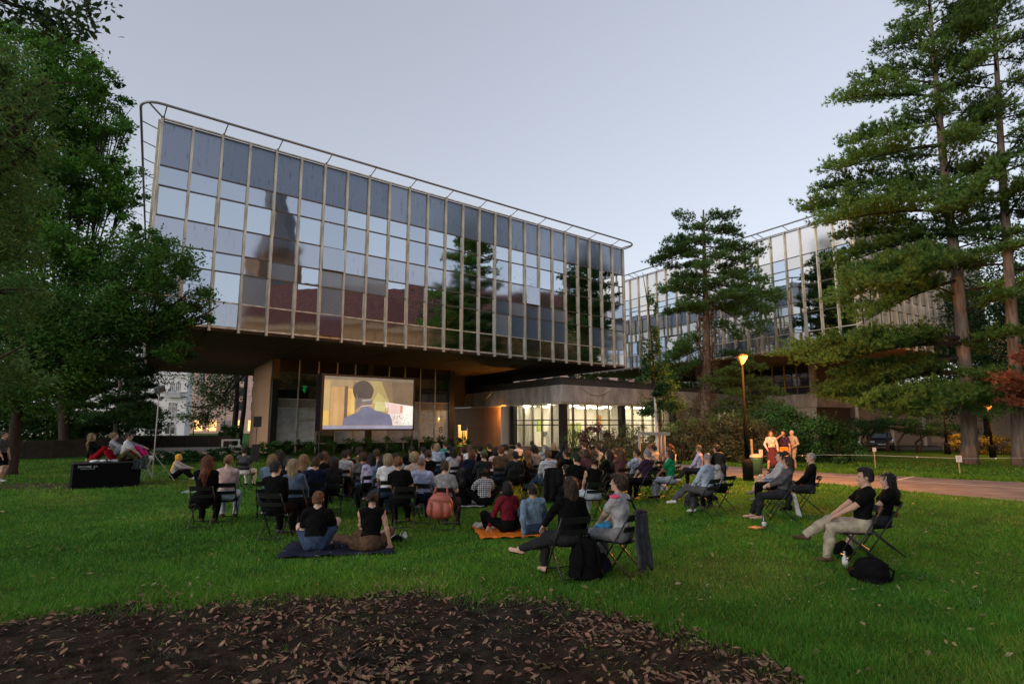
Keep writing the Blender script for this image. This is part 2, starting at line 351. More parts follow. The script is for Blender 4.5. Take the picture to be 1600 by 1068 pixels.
def roof_rail(bld, x0, x1, y0, y1, z, zf, step, sk=lambda o: o):
    r = .9; pts = []
    for cx, cy, a0 in ((x1-r, y0+r, -90), (x1-r, y1-r, 0), (x0+r, y1-r, 90), (x0+r, y0+r, 180)):
        for k in range(7): a = R_(a0+15*k); pts.append((cx+r*math.cos(a), cy+r*math.sin(a), z))
    t = MB(); t.tube(pts, .062, 8, closed=True); rail = sk(t.obj('roof_rail', M_roofmetal, bld, smooth=True))
    n = int((x1-x0-1.8)/step); sm = MB(); sm.tube([(0, .85, zf-z), (0, .0, 0)], .028, 6); sm.box(-.04, .04, .8, .95, zf-z-.1, zf-z+.08); sme = sm.mesh('rail_strut', M_roofmetal)
    for k in range(n+1): ob('rail_strut', sme, rail, (x0+.95+k*step, y0, z))
    for k in range(1, 12):
        q = MB(); q.tube([(x0, y0+k*(y1-y0)/12, z), (x0+.9, y0+k*(y1-y0)/12, zf)], .028, 6); sk(q.obj('rail_strut', M_roofmetal, rail))
    for sx, cx in ((1, x0), (-1, x1)):
        q = MB(); q.tube([(cx+sx*.27, y0+.27, z), (cx+sx*.95, y0+.9, zf)], .045, 6); q.obj('rail_strut', M_roofmetal, rail)
roof_rail(b1, -.9, L1+.9, -.9, DEP+.9, 16.72, 16.46, 2*BW, skew)

# ground storey of the first block: glazed front between black columns, timber end wall
VG = 10.5; U0, U1 = 8.9, 23.4
M_wood = mat('timber_boarding', (.40, .25, .15), .7, noise=.3, nscale=3.5, bump=.5, bscale=9, stretch=(3, 3, .12))
M_film = mat('frosted_pane', (.66, .70, .74), .12, noise=.16, nscale=2.5, coat=1.)
M_film2 = mat('frosted_pane_dull', (.46, .49, .52), .14, noise=.2, nscale=2, coat=1.)
M_dglass = mat('dark_glass', (.018, .02, .018), .03, spec=1., coat=1.)
b = MB(); b.box(U0-.05, U0+.36, VG-.15, VG+.25, 0, 6.48); b.obj('column', M_black, b1)
b = MB(); b.box(U1-.36, U1+.15, VG-.15, VG+.25, 0, 6.48); b.obj('column', M_black, b1)
b = MB(); b.box(15.72, 16.14, VG-.3, VG+.12, 0, 6.48); b.obj('column', M_black, b1)
b = MB(); b.box(U0+1.8, U1-.2, VG+.5, VG+8, 0, 6.47); b.obj('ground_storey_core', M_core, b1)
nbg = 10; bwg = (U1-U0-.62)/nbg; xg0 = U0+.34
pm = MB(); pm.box(-.035, .035, -.07, .05, 0, 6.47); pmm = pm.mesh('ground_mullion', M_alu)
for k in range(1, nbg): ob('ground_mullion', pmm, b1, (xg0+k*bwg, VG, 0))
for z, h in ((.66, .04), (2.34, .03), (3.12, .035), (3.74, .035), (4.66, .02)):
    q = MB(); q.box(xg0, xg0+nbg*bwg, VG-.05, VG+.02, z-h, z+h); q.obj('ground_transom', M_alu if z < 4 else M_alud, b1)
pgm = {}
for nm, z0, z1 in (('lower_pane', .70, 2.31), ('middle_pane', 2.37, 3.08), ('concrete_panel', 3.155, 3.705), ('upper_pane', 3.78, 4.63), ('top_pane', 4.68, 6.47)):
    q = MB(); q.box(-bwg/2+.04, bwg/2-.04, 0, .02, z0, z1); pgm[nm] = q.mesh(nm, M_dglass)
for k in range(nbg):
    for nm in pgm:
        o = ob(nm, pgm[nm], b1, (xg0+(k+.5)*bwg, VG, 0), (rnd.gauss(0, .003), 0, rnd.gauss(0, .004)))
        m = M_dglass
        if nm in ('lower_pane', 'middle_pane'): m = M_dglass if k == 2 else (M_film if k in (1, 4, 5, 8, 9) else M_film2)
        if nm == 'concrete_panel': m = M_conc
        o.material_slots[0].link = 'OBJECT'; o.material_slots[0].material = m
    if k in (1, 3, 8):
        q = MB()
        for z0, z1 in ((.74, 2.28), (2.4, 3.06)):
            for x0, x1, a0, a1 in ((-bwg/2+.05, -bwg/2+.10, z0, z1), (bwg/2-.10, bwg/2-.05, z0, z1), (-bwg/2+.1, bwg/2-.1, z0, z0+.05), (-bwg/2+.1, bwg/2-.1, z1-.05, z1)): q.box(x0, x1, -.04, -.002, a0, a1)
        q.obj('sash_frame', M_alu, b1, (xg0+(k+.5)*bwg, VG, 0))
def text(name, s, size, m, parent, loc, rot, ex=.004):
    cu = bpy.data.curves.new(name, 'FONT'); cu.body = s; cu.size = size; cu.extrude = ex; cu.align_x = 'CENTER'; cu.align_y = 'CENTER'; cu.materials.append(m)
    t_ = bpy.data.objects.new('tmp', cu); me = bpy.data.meshes.new_from_object(t_); bpy.data.objects.remove(t_); return ob(name, me, parent, loc, rot)
text('lettering', '8', .75, mat('grey_print', (.13, .14, .15), .6), b1, (xg0+9.45*bwg, VG-.012, 1.55), (math.pi/2, 0, 0))
def planks(bld, p0, p1, z0, z1, n, m, inset=.03):
    """vertical boards between two local points, each a part"""
    p0 = Vector((*p0, 0)); p1 = Vector((*p1, 0)); t = (p1-p0).normalized(); ang = math.atan2(t.y, t.x); w = (p1-p0).length/n
    q = MB(); q.box(-w/2+.006, w/2-.006, -inset, 0, z0, z1); me = q.mesh('wall_board', m)
    for k in range(n): ob('wall_board', me, bld, p0+t*w*(k+.5)+Vector((-t.y, t.x, 0))*rnd.uniform(-.004, .004), (0, 0, ang))
b = MB(); b.box(U0-.04, U0+.28, VG+.26, 19.2, 0, 6.475); skew(b.obj('end_wall', M_wood, b1), VG+.28)
planks(b1, (U0-.05+SK*(18.9-VG), 19.2), (U0-.05, VG+.28), .02, 5.3, 24, M_wood)
q = MB(); q.box(U1+.1, 34, 15.5, 15.8, 3.7, 6.47); q.box(U1+.1, 26.0, 15.5, 15.8, 0, 3.7); q.obj('rear_wall', M_core, b1)
glint = tag(MB().box(-.16, .16, -.02, 0, .20, .24).box(-.02, .02, -.02, 0, -.2, .19).box(-.11, -.08, -.02, 0, -.12, .12).obj('green_glint', emis('glint_green', (.01, .75, .12), .07), None, to1(U0+2.15, VG-.12, 4.42), rot=(0, 0, TH1)), 'small green neon added to stand for a reflection in the upper ground-floor window', 'sign')  # glowing shape added before the glass, stands in for a mirrored green light

# low pavilion joined on the right
PC = Vector((3.70, 43.0, 0))
pv = thing('pavilion', 'low pavilion with concrete fascia and brightly lit curtained windows under the glass block', 'building', PC, TH1)
M_fasc = mat('fascia_concrete', (.45, .42, .395), .85, noise=.25, nscale=1.8, bump=.35, bscale=10, stretch=(1, 1, .5))
M_roofc = mat('ribbed_roof_edge', (.045, .045, .045), .6)
LR = 26.6; LLf = 25.
def fas(px0, px1, side):
    q = MB()
    if side: q.box(px0+.008, px1-.008, -.28, .1, 3.62, 4.89)
    else: q.box(-.28, .1, px0+.008, px1-.008, 3.62, 4.89)
    o = q.obj('fascia_panel', M_fasc, pv)
    if not side: skew(o)
edges = [-.28]+[1.35+1.32*k for k in range(20)]
for e0, e1 in zip(edges[:-1], edges[1:]): fas(e0, e1, True)
edges = [.1]+[1.1+1.3*k for k in range(19)]
for e0, e1 in zip(edges[:-1], edges[1:]): fas(e0, e1, False)
for i, x0 in enumerate((1.5, 8.0, 14.6)):      # sagging relief arcs cast in the fascia
    q = MB(); q.tube([(x0+3.6*t, -.30, 4.85-.62*(1-(2*t-1)**2)) for t in np.linspace(0, 1, 15)], .045, 6); q.obj('relief_arc', M_fasc, pv, smooth=True)
for y0 in (10, 14.5): q = MB(); q.tube([(-.30, y0+3*t, 4.8-.5*(1-(2*t-1)**2)) for t in np.linspace(0, 1, 13)], .04, 6); skew(q.obj('relief_arc', M_fasc, pv, smooth=True))
q = MB(); q.box(-.12, 25.6, -.12, 14, 4.895, 5.40); q.box(-.2, 25.7, -.2, 14, 5.40, 5.46)
skew(q.obj('roof', M_roofc, pv))
q = MB()
for x in np.arange(-.1, 25.5, .16): q.box(x-.03, x+.03, -.16, -.121, 4.9, 5.39)
for y in np.arange(0, 12, .16): q.box(-.16, -.121, y-.03, y+.03, 4.9, 5.39)
tag(skew(q.obj('roof_rib', mat('rib_grey', (.085, .08, .075), .6), pv)), kind='stuff')
q = MB(); q.box(-.2, 26, -.2, 14, 3.5, 3.62); skew(q.obj('ceiling', mat('ceiling_white', (.6, .58, .52), .8), pv))
q = MB(); q.box(.0, 26, -.05, 14, .0, .3); skew(q.obj('plinth', M_conc, pv))
for x in (0.05, 6.5, 13.2, 19.7): q = MB(); q.box(x-.23, x+.23, -.23, .23, .3, 3.5); q.obj('column', M_black, pv)
q = MB(); q.box(-.2, .2, 6.5, 7.12, 0, 3.6); skew(q.obj('column', M_black, pv))
M_mul = mat('bronze_mullion', (.23, .19, .12), .5, metal=.4)
for x in (1.05, 2.36, 3.67, 4.98, 7.8, 9.1, 10.4, 11.8, 14.5, 15.8, 17.1, 18.4, 21., 22.3, 23.6): q = MB(); q.box(x-.05, x+.05, -.1, .06, .3, 3.5); q.obj('mullion', M_mul, pv)
for y in (1.3, 2.6, 3.9, 5.2): q = MB(); q.box(-.1, .06, y-.05, y+.05, .3, 3.5); skew(q.obj('mullion', M_mul, pv))
for z in (1.97, 2.33):
    q = MB(); q.box(.25, 24.6, -.16, -.1, z-.035, z+.035); q.obj('rail_bar', M_black, pv)
    q = MB(); q.box(-.16, -.1, .2, 6.45, z-.035, z+.035); skew(q.obj('rail_bar', M_black, pv))
M_clear = mat('clear_glass', (1, 1, 1), .0, spec=.5); nb_ = M_clear.node_tree.nodes['Principled BSDF']
def mkclear():
    nt = M_clear.node_tree; N = nt.nodes.new; t = N('ShaderNodeBsdfTransparent'); gl = N('ShaderNodeBsdfGlossy'); gl.inputs['Roughness'].default_value = .02
    lw = N('ShaderNodeLayerWeight'); lw.inputs['Blend'].default_value = .5; fp = N('ShaderNodeMath'); fp.operation = 'POWER'; fp.inputs[1].default_value = 3.; nt.links.new(lw.outputs['Facing'], fp.inputs[0]); fr = N('ShaderNodeMath'); fr.operation = 'MULTIPLY_ADD'; fr.inputs[1].default_value = .6; fr.inputs[2].default_value = .05; nt.links.new(fp.outputs[0], fr.inputs[0]); mx = N('ShaderNodeMixShader'); t.inputs[0].default_value = (.93, .95, .94, 1)
    nt.links.new(fr.outputs[0], mx.inputs[0]); nt.links.new(t.outputs[0], mx.inputs[1]); nt.links.new(gl.outputs[0], mx.inputs[2]); nt.links.new(mx.outputs[0], nt.nodes['Material Output'].inputs['Surface'])
mkclear()
for x0, x1 in [(.28, 1.0)]+[(a+.05, a+1.26) for a in (1.05, 2.36, 3.67)]+[(5.03, 6.27), (6.73, 7.75), (7.85, 9.05), (9.15, 10.35), (10.45, 11.75), (11.85, 12.97), (13.43, 14.45), (14.55, 15.75), (15.85, 17.05), (17.15, 18.35), (18.45, 19.47), (19.93, 20.95), (21.05, 22.25), (22.35, 23.55), (23.65, 24.6)]:
    q = MB(); q.box(x0, x1, -.012, .0, .3, 3.5); q.obj('window_pane', M_clear, pv)
for y0, y1 in ((.28, 1.25), (1.35, 2.55), (2.65, 3.85), (3.95, 5.15), (5.25, 6.49)): q = MB(); q.box(-.012, 0, y0, y1, .3, 3.5); skew(q.obj('window_pane', M_clear, pv))
M_curt = mat('white_curtain', (.62, .60, .56), .9, transl=.45)
def curtain(x0, x1, y0, y1):
    n_ = 60; V_ = []; ax = abs(x1-x0) > abs(y1-y0)
    for k in range(n_+1):
        t = k/n_; w = .05*math.sin(t*math.hypot(x1-x0, y1-y0)*22)+.02*math.sin(t*37); V_.append((x0+(x1-x0)*t+(0 if ax else w), y0+(y1-y0)*t+(w if ax else 0)))
    q = MB(); q.add([(a, c, .34) for a, c in V_]+[(a, c, 3.46) for a, c in V_], [(k, k+1, n_+2+k, n_+1+k) for k in range(n_)]); o = q.obj('curtain', M_curt, pv, smooth=True)
    if not ax: skew(o)
for a in ((.35, .95, .22, .22), (5.5, 6.3, .22, .22), (12.2, 13.0, .22, .22), (13.5, 15.3, .22, .22), (15.9, 18.6, .25, .25), (.22, .22, .4, 2.0), (.22, .22, 4.0, 6.4)): curtain(*a)
M_int = mat('interior_white', (.72, .70, .64), .8)
q = MB(); q.box(.3, 25, 7.6, 7.8, .3, 3.5); q.box(24.9, 25.1, .2, 7.6, .3, 3.5); q.box(12.6, 12.8, 1.2, 7.6, .3, 3.5); q.obj('interior_wall', M_int, pv)
q = MB(); q.box(.1, 25, .1, 8, .3, .34); q.obj('interior_floor', mat('interior_floor', (.45, .38, .28), .4), pv)
cols = [(.7, .68, .62), (.55, .25, .05), (.6, .5, .06), (.2, .3, .5), (.35, .45, .12), (.1, .1, .1), (.75, .73, .7)]
for k in range(16):
    x = 1.3+k*.7; q = MB(); h = rnd.uniform(.4, 1.1); z = rnd.uniform(.9, 2.0); q.box(x, x+.5, 7.5, 7.58, z, z+h); q.obj('poster', mat('poster_%d' % (k % 7), cols[k % 7], .6), pv)
for k, x in enumerate((1.6, 3.2, 4.4, 7.6, 9.0, 10.6)):
    q = MB(); q.box(x, x+.9, 3.0+.4*(k % 3), 3.6+.4*(k % 3), .34, 1.2+.2*(k % 2)); q.box(x+.1, x+.8, 3.1+.4*(k % 3), 3.5+.4*(k % 3), 1.2+.2*(k % 2), 1.5+.3*(k % 3)); q.obj('display_stand', mat('stand_%d' % (k % 4), ((.7, .7, .68), (.5, .3, .08), (.3, .4, .1), (.2, .2, .22))[k % 4], .5), pv)
M_tube = emis('ceiling_tube', (1, .86, .62), 15)
for k, x in enumerate((1.2, 3.2, 5.2, 7.4, 9.4, 11.4, 22.5)):
    for y in (2.2, 5.2):
        q = MB(); q.box(x-.6, x+.6, y-.08, y+.08, 3.42, 3.49); q.obj('ceiling_light', M_tube, pv)
q = MB(); q.box(14.1, 24, 2.6, 2.7, .3, 3.5); q.obj('interior_wall', M_int, pv)
# left face beyond the windows: timber wall, lit doorway, wall lamp
YD0, YD1 = 15.1, 17.3
q = MB(); q.box(.02, .3, 7.13, YD0, 0, 3.6); q.box(.02, .3, YD1, LLf, 0, 3.6); q.box(.02, .3, YD0, YD1, 2.05, 3.6); skew(q.obj('timber_wall', M_wood, pv))
sp_ = lambda y: (.02+SK*y, y)
planks(pv, sp_(YD0), sp_(7.13), .02, 3.6, 34, M_wood); planks(pv, sp_(LLf), sp_(YD1), .02, 3.6, 30, M_wood); planks(pv, sp_(YD1), sp_(YD0), 2.07, 3.6, 9, M_wood)
q = MB(); ym = (YD0+YD1)/2; q.box(.02, .1, YD0, YD0+.08, 0, 2.05); q.box(.02, .1, YD1-.08, YD1, 0, 2.05); q.box(.02, .1, ym-.03, ym+.03, 0, 2.05); q.box(.02, .1, YD0+.08, YD1-.08, 1.98, 2.05); dr = skew(q.obj('doorway', M_black, pv))
q = MB(); q.box(.04, .06, YD0+.09, ym-.04, .02, 1.97); q.box(.04, .06, ym+.04, YD1-.09, .02, 1.97); skew(q.obj('door_glass', M_clear, dr))
q = MB(); q.box(2.2, 2.3, 14, 19, 0, 2.6); q.box(.3, 2.2, 14, 14.1, 0, 2.6); q.box(.3, 2.2, 18.9, 19, 0, 2.6); q.box(.3, 2.3, 14, 19, 2.55, 2.65); skew(q.obj('lobby_wall', mat('lobby_yellow', (.75, .55, .25), .8), pv))
lamp('lobby_light', (1.2+SK*16.2, 16.2, 2.3), 110, (1, .72, .35), pv)
wl = thing('wall_lamp', 'small lit lamp shining orange down the timber wall', 'lamp', PC + Matrix.Rotation(TH1, 3, 'Z') @ Vector((SK*8.15, 8.15, 3.3)), TH1-.1275)
q = MB(); q.box(-.22, .0, -.07, .07, .06, .12); q.box(-.03, -.0, -.05, .05, -.1, .06); q.obj('bracket', M_black, wl)
q = MB(); q.lathe([(.07, -.05), (.07, .05)], 10, o=(-.14, 0, 0)); q.obj('bulb', emis('sodium_bulb', (1, .62, .2), 14), wl)
lamp('wall_lamp_light', (-.26, 0, -.26), 85, (1, .36, .05), wl, .05)

# second glass block on the right
TH2 = .5485; B2 = Vector((25.37, 42.08, 0))
b2 = thing('office_building', 'second glass block with pale reflective parapet behind the pines', 'building', B2, TH2)
GL2 = [glassmat('mirror_glass_warm', (.80, .74, .66)), glassmat('mirror_glass_warm_b', (.70, .65, .58), .02), GL[0]]
facade(b2, (0, 25*BW, 0), -math.pi/2, 25, BW, 1.35, {'s': SP[:1]+GL2[1:2], 'w': GL2, 't': GL2, 'p': PW}, 5, open_panes={(11, 7): -.3}, blinds=None)
facade(b2, (0, 0, 0), 0, 16, BW, 1.35, {'s': SP, 'w': GL, 't': GL, 'p': PA}, 9, deep=.3)
q = MB(); q.box(.08, 16*BW, .08, 25*BW-.08, 7.98, 17.5); q.obj('inner_core', M_core, b2)
q = MB(); q.box(.04, 16*BW, .04, 25*BW+.02, 7.84, 7.97); q.obj('soffit', mat('soffit_ochre', (.26, .17, .10), .85, noise=.2, nscale=1), b2)
q = MB(); q.box(-.10, .02, -.1, 25*BW, 17.75, 17.81); q.box(.02, 16*BW, -.1, .02, 17.75, 17.81); q.obj('coping', M_alu, b2)
roof_rail(b2, -.9, 16*BW+.9, -.9, 25*BW+.9, 18.05, 17.8, 2.65)
q = MB()
for k in range(5): q.tube([(.2, 2+k*5.3, 17.8), (-.9, 2+k*5.3, 18.05)], .035, 6)
q.obj('rail_strut', M_roofmetal, b2)
XB, YB = 9.7, 9.5
M_brown = mat('brown_cladding', (.09, .065, .05), .85, noise=.2, nscale=3, bump=.4, bscale=12, stretch=(2, 2, .2))
q = MB(); q.box(XB+.3, 16*BW+4, YB+.0, 30, 4.95, 7.84); q.obj('upper_wall', M_brown, b2)
q = MB(); q.box(XB+.02, 16*BW+4, YB-.02, 30, 0, 3.63); q.obj('lower_wall', M_brown, b2)
for k in range(12): q = MB(); q.box(XB-.02, XB+.02, YB+.02+k*1.3, YB+1.3+k*1.3, .02, 3.6); q.obj('wall_panel', mat('pale_panel', (.48, .45, .40), .8, noise=.15, nscale=2, stretch=(1, 1, .3)), b2)
for k in range(14): q = MB(); q.box(XB-.3, XB+.2, YB-.3+k*1.3+.01, YB+1.0+k*1.3-.01, 3.64, 4.9); q.obj('fascia_panel', M_fasc, b2)
for k in range(13): q = MB(); q.box(XB+.21+k*1.6, XB+1.79+k*1.6, YB-.31, YB+.2, 3.64, 4.9); q.obj('fascia_panel', M_fasc, b2)
M_yel = mat('yellow_frame', (.36, .27, .08), .5)
for k in range(13): q = MB(); q.box(XB+.18, XB+.3, YB+.6+k*1.32-.05, YB+.6+k*1.32+.05, 4.9, 7.84); q.obj('mullion', M_yel if k in (2, 3, 4, 5) else M_mul, b2)
for z in (5.62, 6.6): q = MB(); q.box(XB+.2, XB+.3, YB+.6, YB+16.4, z-.04, z+.04); q.obj('transom', M_yel, b2)
for k in range(12):
    for z0, z1, m in ((4.92, 5.57, M_black), (5.67, 6.55, M_dglass), (6.65, 7.83, M_dglass)): q = MB(); q.box(XB+.25, XB+.27, YB+.66+k*1.32, YB+1.86+k*1.32, z0, z1); q.obj('window_pane', m, b2)
q = MB(); q.box(XB+.02, XB+.42, YB-.0, YB+.55, 4.9, 7.84); q.obj('corner_pier', M_conc, b2)
# ------------------------------------------------------------------ background buildings and walls
M_wht = mat('white_render', (.62, .61, .62), .85, noise=.06, nscale=1)
M_cor = mat('white_stone_trim', (.52, .51, .52), .8)
M_win = mat('window_dark', (.02, .022, .026), .06, spec=1.)
K = 100/FPX
def wx(px): return (px-800)*K*1.0
def wz(py): return CAMH+(663.8-py)*K
wb = thing('apartment_house', 'white old apartment house with arched windows and balconies seen below the overhang', 'building', (-65, 100, 0))
q = MB(); q.box(-22, 9.4, 0, 1.6, 0, 19); q.obj('wall', M_wht, wb)
def win(px, y0, y1, w, arch=False, parent=wb):
    x = wx(px)+65; z0, z1 = wz(y1), wz(y0); w *= K
    q = MB(); n = 9
    pts = [(x-w/2, z0), (x+w/2, z0)]+([(x+w/2*math.cos(a), z1-w/2+w/2*math.sin(a)) for a in np.linspace(0, math.pi, n)] if arch else [(x+w/2, z1), (x-w/2, z1)])
    q.add([(a, -.02, c) for a, c in pts], [tuple(range(len(pts)))]); f = q.obj('window', M_win, parent)
    q = MB(); q.box(x-.05, x+.05, -.1, -.03, z0, z1); q.box(x-w/2, x+w/2, -.1, -.03, z0+(z1-z0)*.6, z0+(z1-z0)*.6+.08); q.box(x-w/2-.1, x-w/2, -.1, -.025, z0, z1-(w/2 if arch else 0)); q.box(x+w/2, x+w/2+.1, -.1, -.025, z0, z1-(w/2 if arch else 0)); q.box(x-w/2-.15, x+w/2+.15, -.2, -.021, z0-.12, z0); q.obj('frame', M_cor, f)
for p in (198, 212, 231, 246, 269.5, 278.5): win(p, 596, 614, 5, True)
for p in (198, 212, 228, 245): win(p, 629, 643, 7)
win(272.5, 629, 645, 11); win(272, 659, 677, 15, True); win(240, 659, 677, 14, True); win(210, 659, 677, 14, True)
for p in (198, 212, 231, 246, 269.5, 278.5): win(p, 560, 580, 5.5)
for z in (612.5, 619, 649, 585): q = MB(); q.box(-22, 9.6, -.35, -.0, wz(z)-.12, wz(z)+.12); q.obj('cornice', M_cor, wb)
for a, b_, y0, y1 in ((264, 288, 614, 621), (263, 285, 645, 650)):
    q = MB(); q.box(wx(a)+65, wx(b_)+65, -1.0, -.36, wz(y1), wz(y1)+.15); bal = q.obj('balcony', M_cor, wb)
    q = MB(); q.box(wx(a)+65, wx(b_)+65, -1.0, -.92, wz(y1)+.16, wz(y0)+.1); q.obj('balcony_rail', mat('rail_grey', (.3, .3, .32), .6), bal)
for p in (274, 238):
    x = wx(p)+65; z = wz(592); q = MB(); q.tube([(x-1.1, -.1, z), (x-.5, -.12, z+.15), (x, -.12, z+.5), (x+.5, -.12, z+.15), (x+1.1, -.1, z)], .13, 6); q.obj('window_hood', M_cor, wb)
M_pink = mat('pink_render', (.50, .34, .30), .85, noise=.06, nscale=.5); M_pale = mat('cream_render', (.52, .45, .36), .85)
M_lit = emis('lit_window', (1, .55, .2), .5)
pb = thing('street_house', 'pinkish street house with lit shop windows far behind the overhang', 'building', (-72, 142, 0))
q = MB(); q.box(-12, 26, 0, 12, 0, 17); q.obj('wall', M_pink, pb)
for k in range(11):
    for z in (5.5, 9, 12.5): q = MB(); q.box(-11+k*3.3, -9.6+k*3.3, -.12, -.02, z, z+2); q.obj('window', M_win, pb)
    q = MB(); q.box(-11.4+k*3.3, -9.2+k*3.3, -.12, -.02, .6, 3.1); q.obj('shop_window', M_lit if k % 3 != 1 else M_win, pb)
pb2 = thing('street_house', 'long pink town house glimpsed above the pavilion roof', 'building', (12, 135, 0))
q = MB(); q.box(-16, 60, 0, 12, 0, 15.5); q.obj('wall', M_pink, pb2)
for k in range(19):
    for z in (4.5, 8, 11.5): q = MB(); q.box(-14+k*3.8, -12.4+k*3.8, -.12, -.02, z, z+2); q.obj('window', M_win, pb2)
M_beige = mat('beige_wall', (.42, .37, .29), .85, noise=.08, nscale=.8)
gb = thing('garage_wall', 'long pale beige wall with panel joints at the street end behind the pines', 'wall', (52, 55, 0), -.1)
for k in range(16):
    q = MB(); q.box(-12+k*2.2+.02, -9.8+k*2.2-.02, 0, .4, .35, 5.2); q.obj('wall_panel', M_beige, gb)
q = MB(); q.box(-12, 24, -.4, .6, 0, .35); q.obj('plinth', M_conc, gb)
q = MB(); q.box(-12, 24, .1, 6, 5.2, 5.5); q.obj('roof', M_conc, gb)
gh = thing('garage', 'grey low garage with two pale door posts beside the parked car', 'building', (36.5, 57, 0), -.05)
q = MB(); q.box(-3, 7, 0, 8, 0, 4.6); q.obj('wall', mat('taupe_wall', (.22, .19, .17), .85, noise=.15, nscale=1), gh)
for x in (-3, .2, 3.2, 6.8): q = MB(); q.box(x-.12, x+.12, -.2, -.01, 0, 4.5); q.obj('door_post', M_wht, gh)
for x in (.35, 3.35): q = MB(); q.box(x, x+2.7, -.08, -.01, .05, 3.9); q.obj('garage_door', mat('door_grey', (.3, .27, .24), .6), gh)
# street strip at the far end
sheet('side_street', [(28, 47.5), (75, 43), (78, 52), (30, 55)], mat('street_asphalt', (.16, .14, .135), .9), .006)
# the houses behind the photographer, seen in the glass: church tower and red roofs
ch = thing('church_tower', 'brown church tower with slender grey spire mirrored in the glass front', 'building', (66, -26, 0), .6)
M_twr = mat('tower_stone', (.27, .16, .095), .9, noise=.2, nscale=.4); M_slate = mat('slate', (.15, .14, .15), .7)
q = MB(); q.box(-4, 4, -4, 4, 0, 37); q.box(-4.4, 4.4, -4.4, 4.4, 36.4, 37.4); q.obj('tower', M_twr, ch)
q = MB(); q.lathe([(5.2, 37.4), (3.2, 43), (1.2, 56), (.1, 70)], 8); q.obj('spire', M_slate, ch)
for a in range(4):
    o = MB().box(-.9, .9, -4.08, -3.9, 28, 33).obj('belfry_opening', M_win, ch); o.rotation_euler = (0, 0, a*math.pi/2)
rh = thing('red_roofed_house', 'long ochre house under a steep red tiled roof mirrored in the glass front', 'building', (47, 4, 0), 1.16)
M_ochre = mat('ochre_render', (.52, .34, .17), .85, noise=.08, nscale=.4); M_tile = mat('red_tile', (.13, .042, .032), .8, noise=.25, nscale=2, stretch=(1, 1, .2))
q = MB(); q.box(-14, 44, 0, 12, 0, 15.5); q.obj('wall', M_ochre, rh)
q = MB(); q.box(-14.4, 44.4, -.7, 12.6, 15.5, 16.3); q.box(-14.2, 44.2, -.35, -.05, 13.6, 14.0); q.obj('cornice', mat('ochre_trim', (.58, .44, .28), .8), rh)
q = MB(); q.add([(-14.6, -.9, 16.3), (44.6, -.9, 16.3), (44.6, 12.9, 16.3), (-14.6, 12.9, 16.3), (-12, 6, 23), (42, 6, 23)], [(0, 1, 5, 4), (2, 3, 4, 5), (1, 2, 5), (3, 0, 4), (3, 2, 1, 0)]); q.obj('roof', M_tile, rh)
for k in range(9):
    x = -10+k*6.4; q = MB(); q.add([(x-1.1, .9, 17.8), (x+1.1, .9, 17.8), (x, .9, 20.2), (x-1.1, 4.5, 19), (x+1.1, 4.5, 19), (x, 4.5, 20.2)], [(0, 1, 2), (0, 2, 5, 3), (1, 4, 5, 2)]); q.obj('dormer', M_ochre, rh)
for k in range(17):
    for z in (2, 6, 10): q = MB(); q.box(-12+k*3.4, -10.8+k*3.4, -.1, -.02, z, z+2.2); q.obj('window', M_win, rh)
rt = thing('town_house', 'dark roofed town house mirrored low in the glass front', 'building', (66, 40, 0), 1.4)
q = MB(); q.box(0, 30, 0, 12, 0, 13); q.obj('wall', M_ochre, rt); q = MB(); q.add([(-.5, -.6, 13), (30.5, -.6, 13), (30.5, 12.6, 13), (-.5, 12.6, 13), (0, 6, 19), (30, 6, 19)], [(0, 1, 5, 4), (2, 3, 4, 5), (1, 2, 5), (3, 0, 4)]); q.obj('roof', M_tile, rt)

# dark garden wall on the left
fw = thing('garden_wall', 'low dark wall of wide panels along the left side under the trees', 'wall')
M_fw = mat('dark_wall_panel', (.045, .048, .046), .8, noise=.25, nscale=2); M_fw2 = mat('slatted_wall_panel', (.10, .085, .07), .8, noise=.25, nscale=6, stretch=(3, 3, .2))
pl = [(-32, 25), (-29.2, 31), (-27.9, 36), (-27.5, 41), (-33.5, 52), (-25.6, 53.5)]
for si, (p, q2) in enumerate(zip(pl[:-1], pl[1:])):
    p = Vector(p); q2 = Vector(q2); L = (q2-p).length; n_ = max(1, round(L/(1.6 if si < 4 else .9))); t = (q2-p)/n_; ang = math.atan2(t.y, t.x); w = t.length
    for k in range(n_): q = MB(); q.box(.01, w-.01, -.06, .06, 0, 1.04+rnd.uniform(-.008, .008)); q.obj('wall_panel', M_fw if si < 4 else M_fw2, fw, (*(p+t*k), 0), rot=(0, 0, ang))

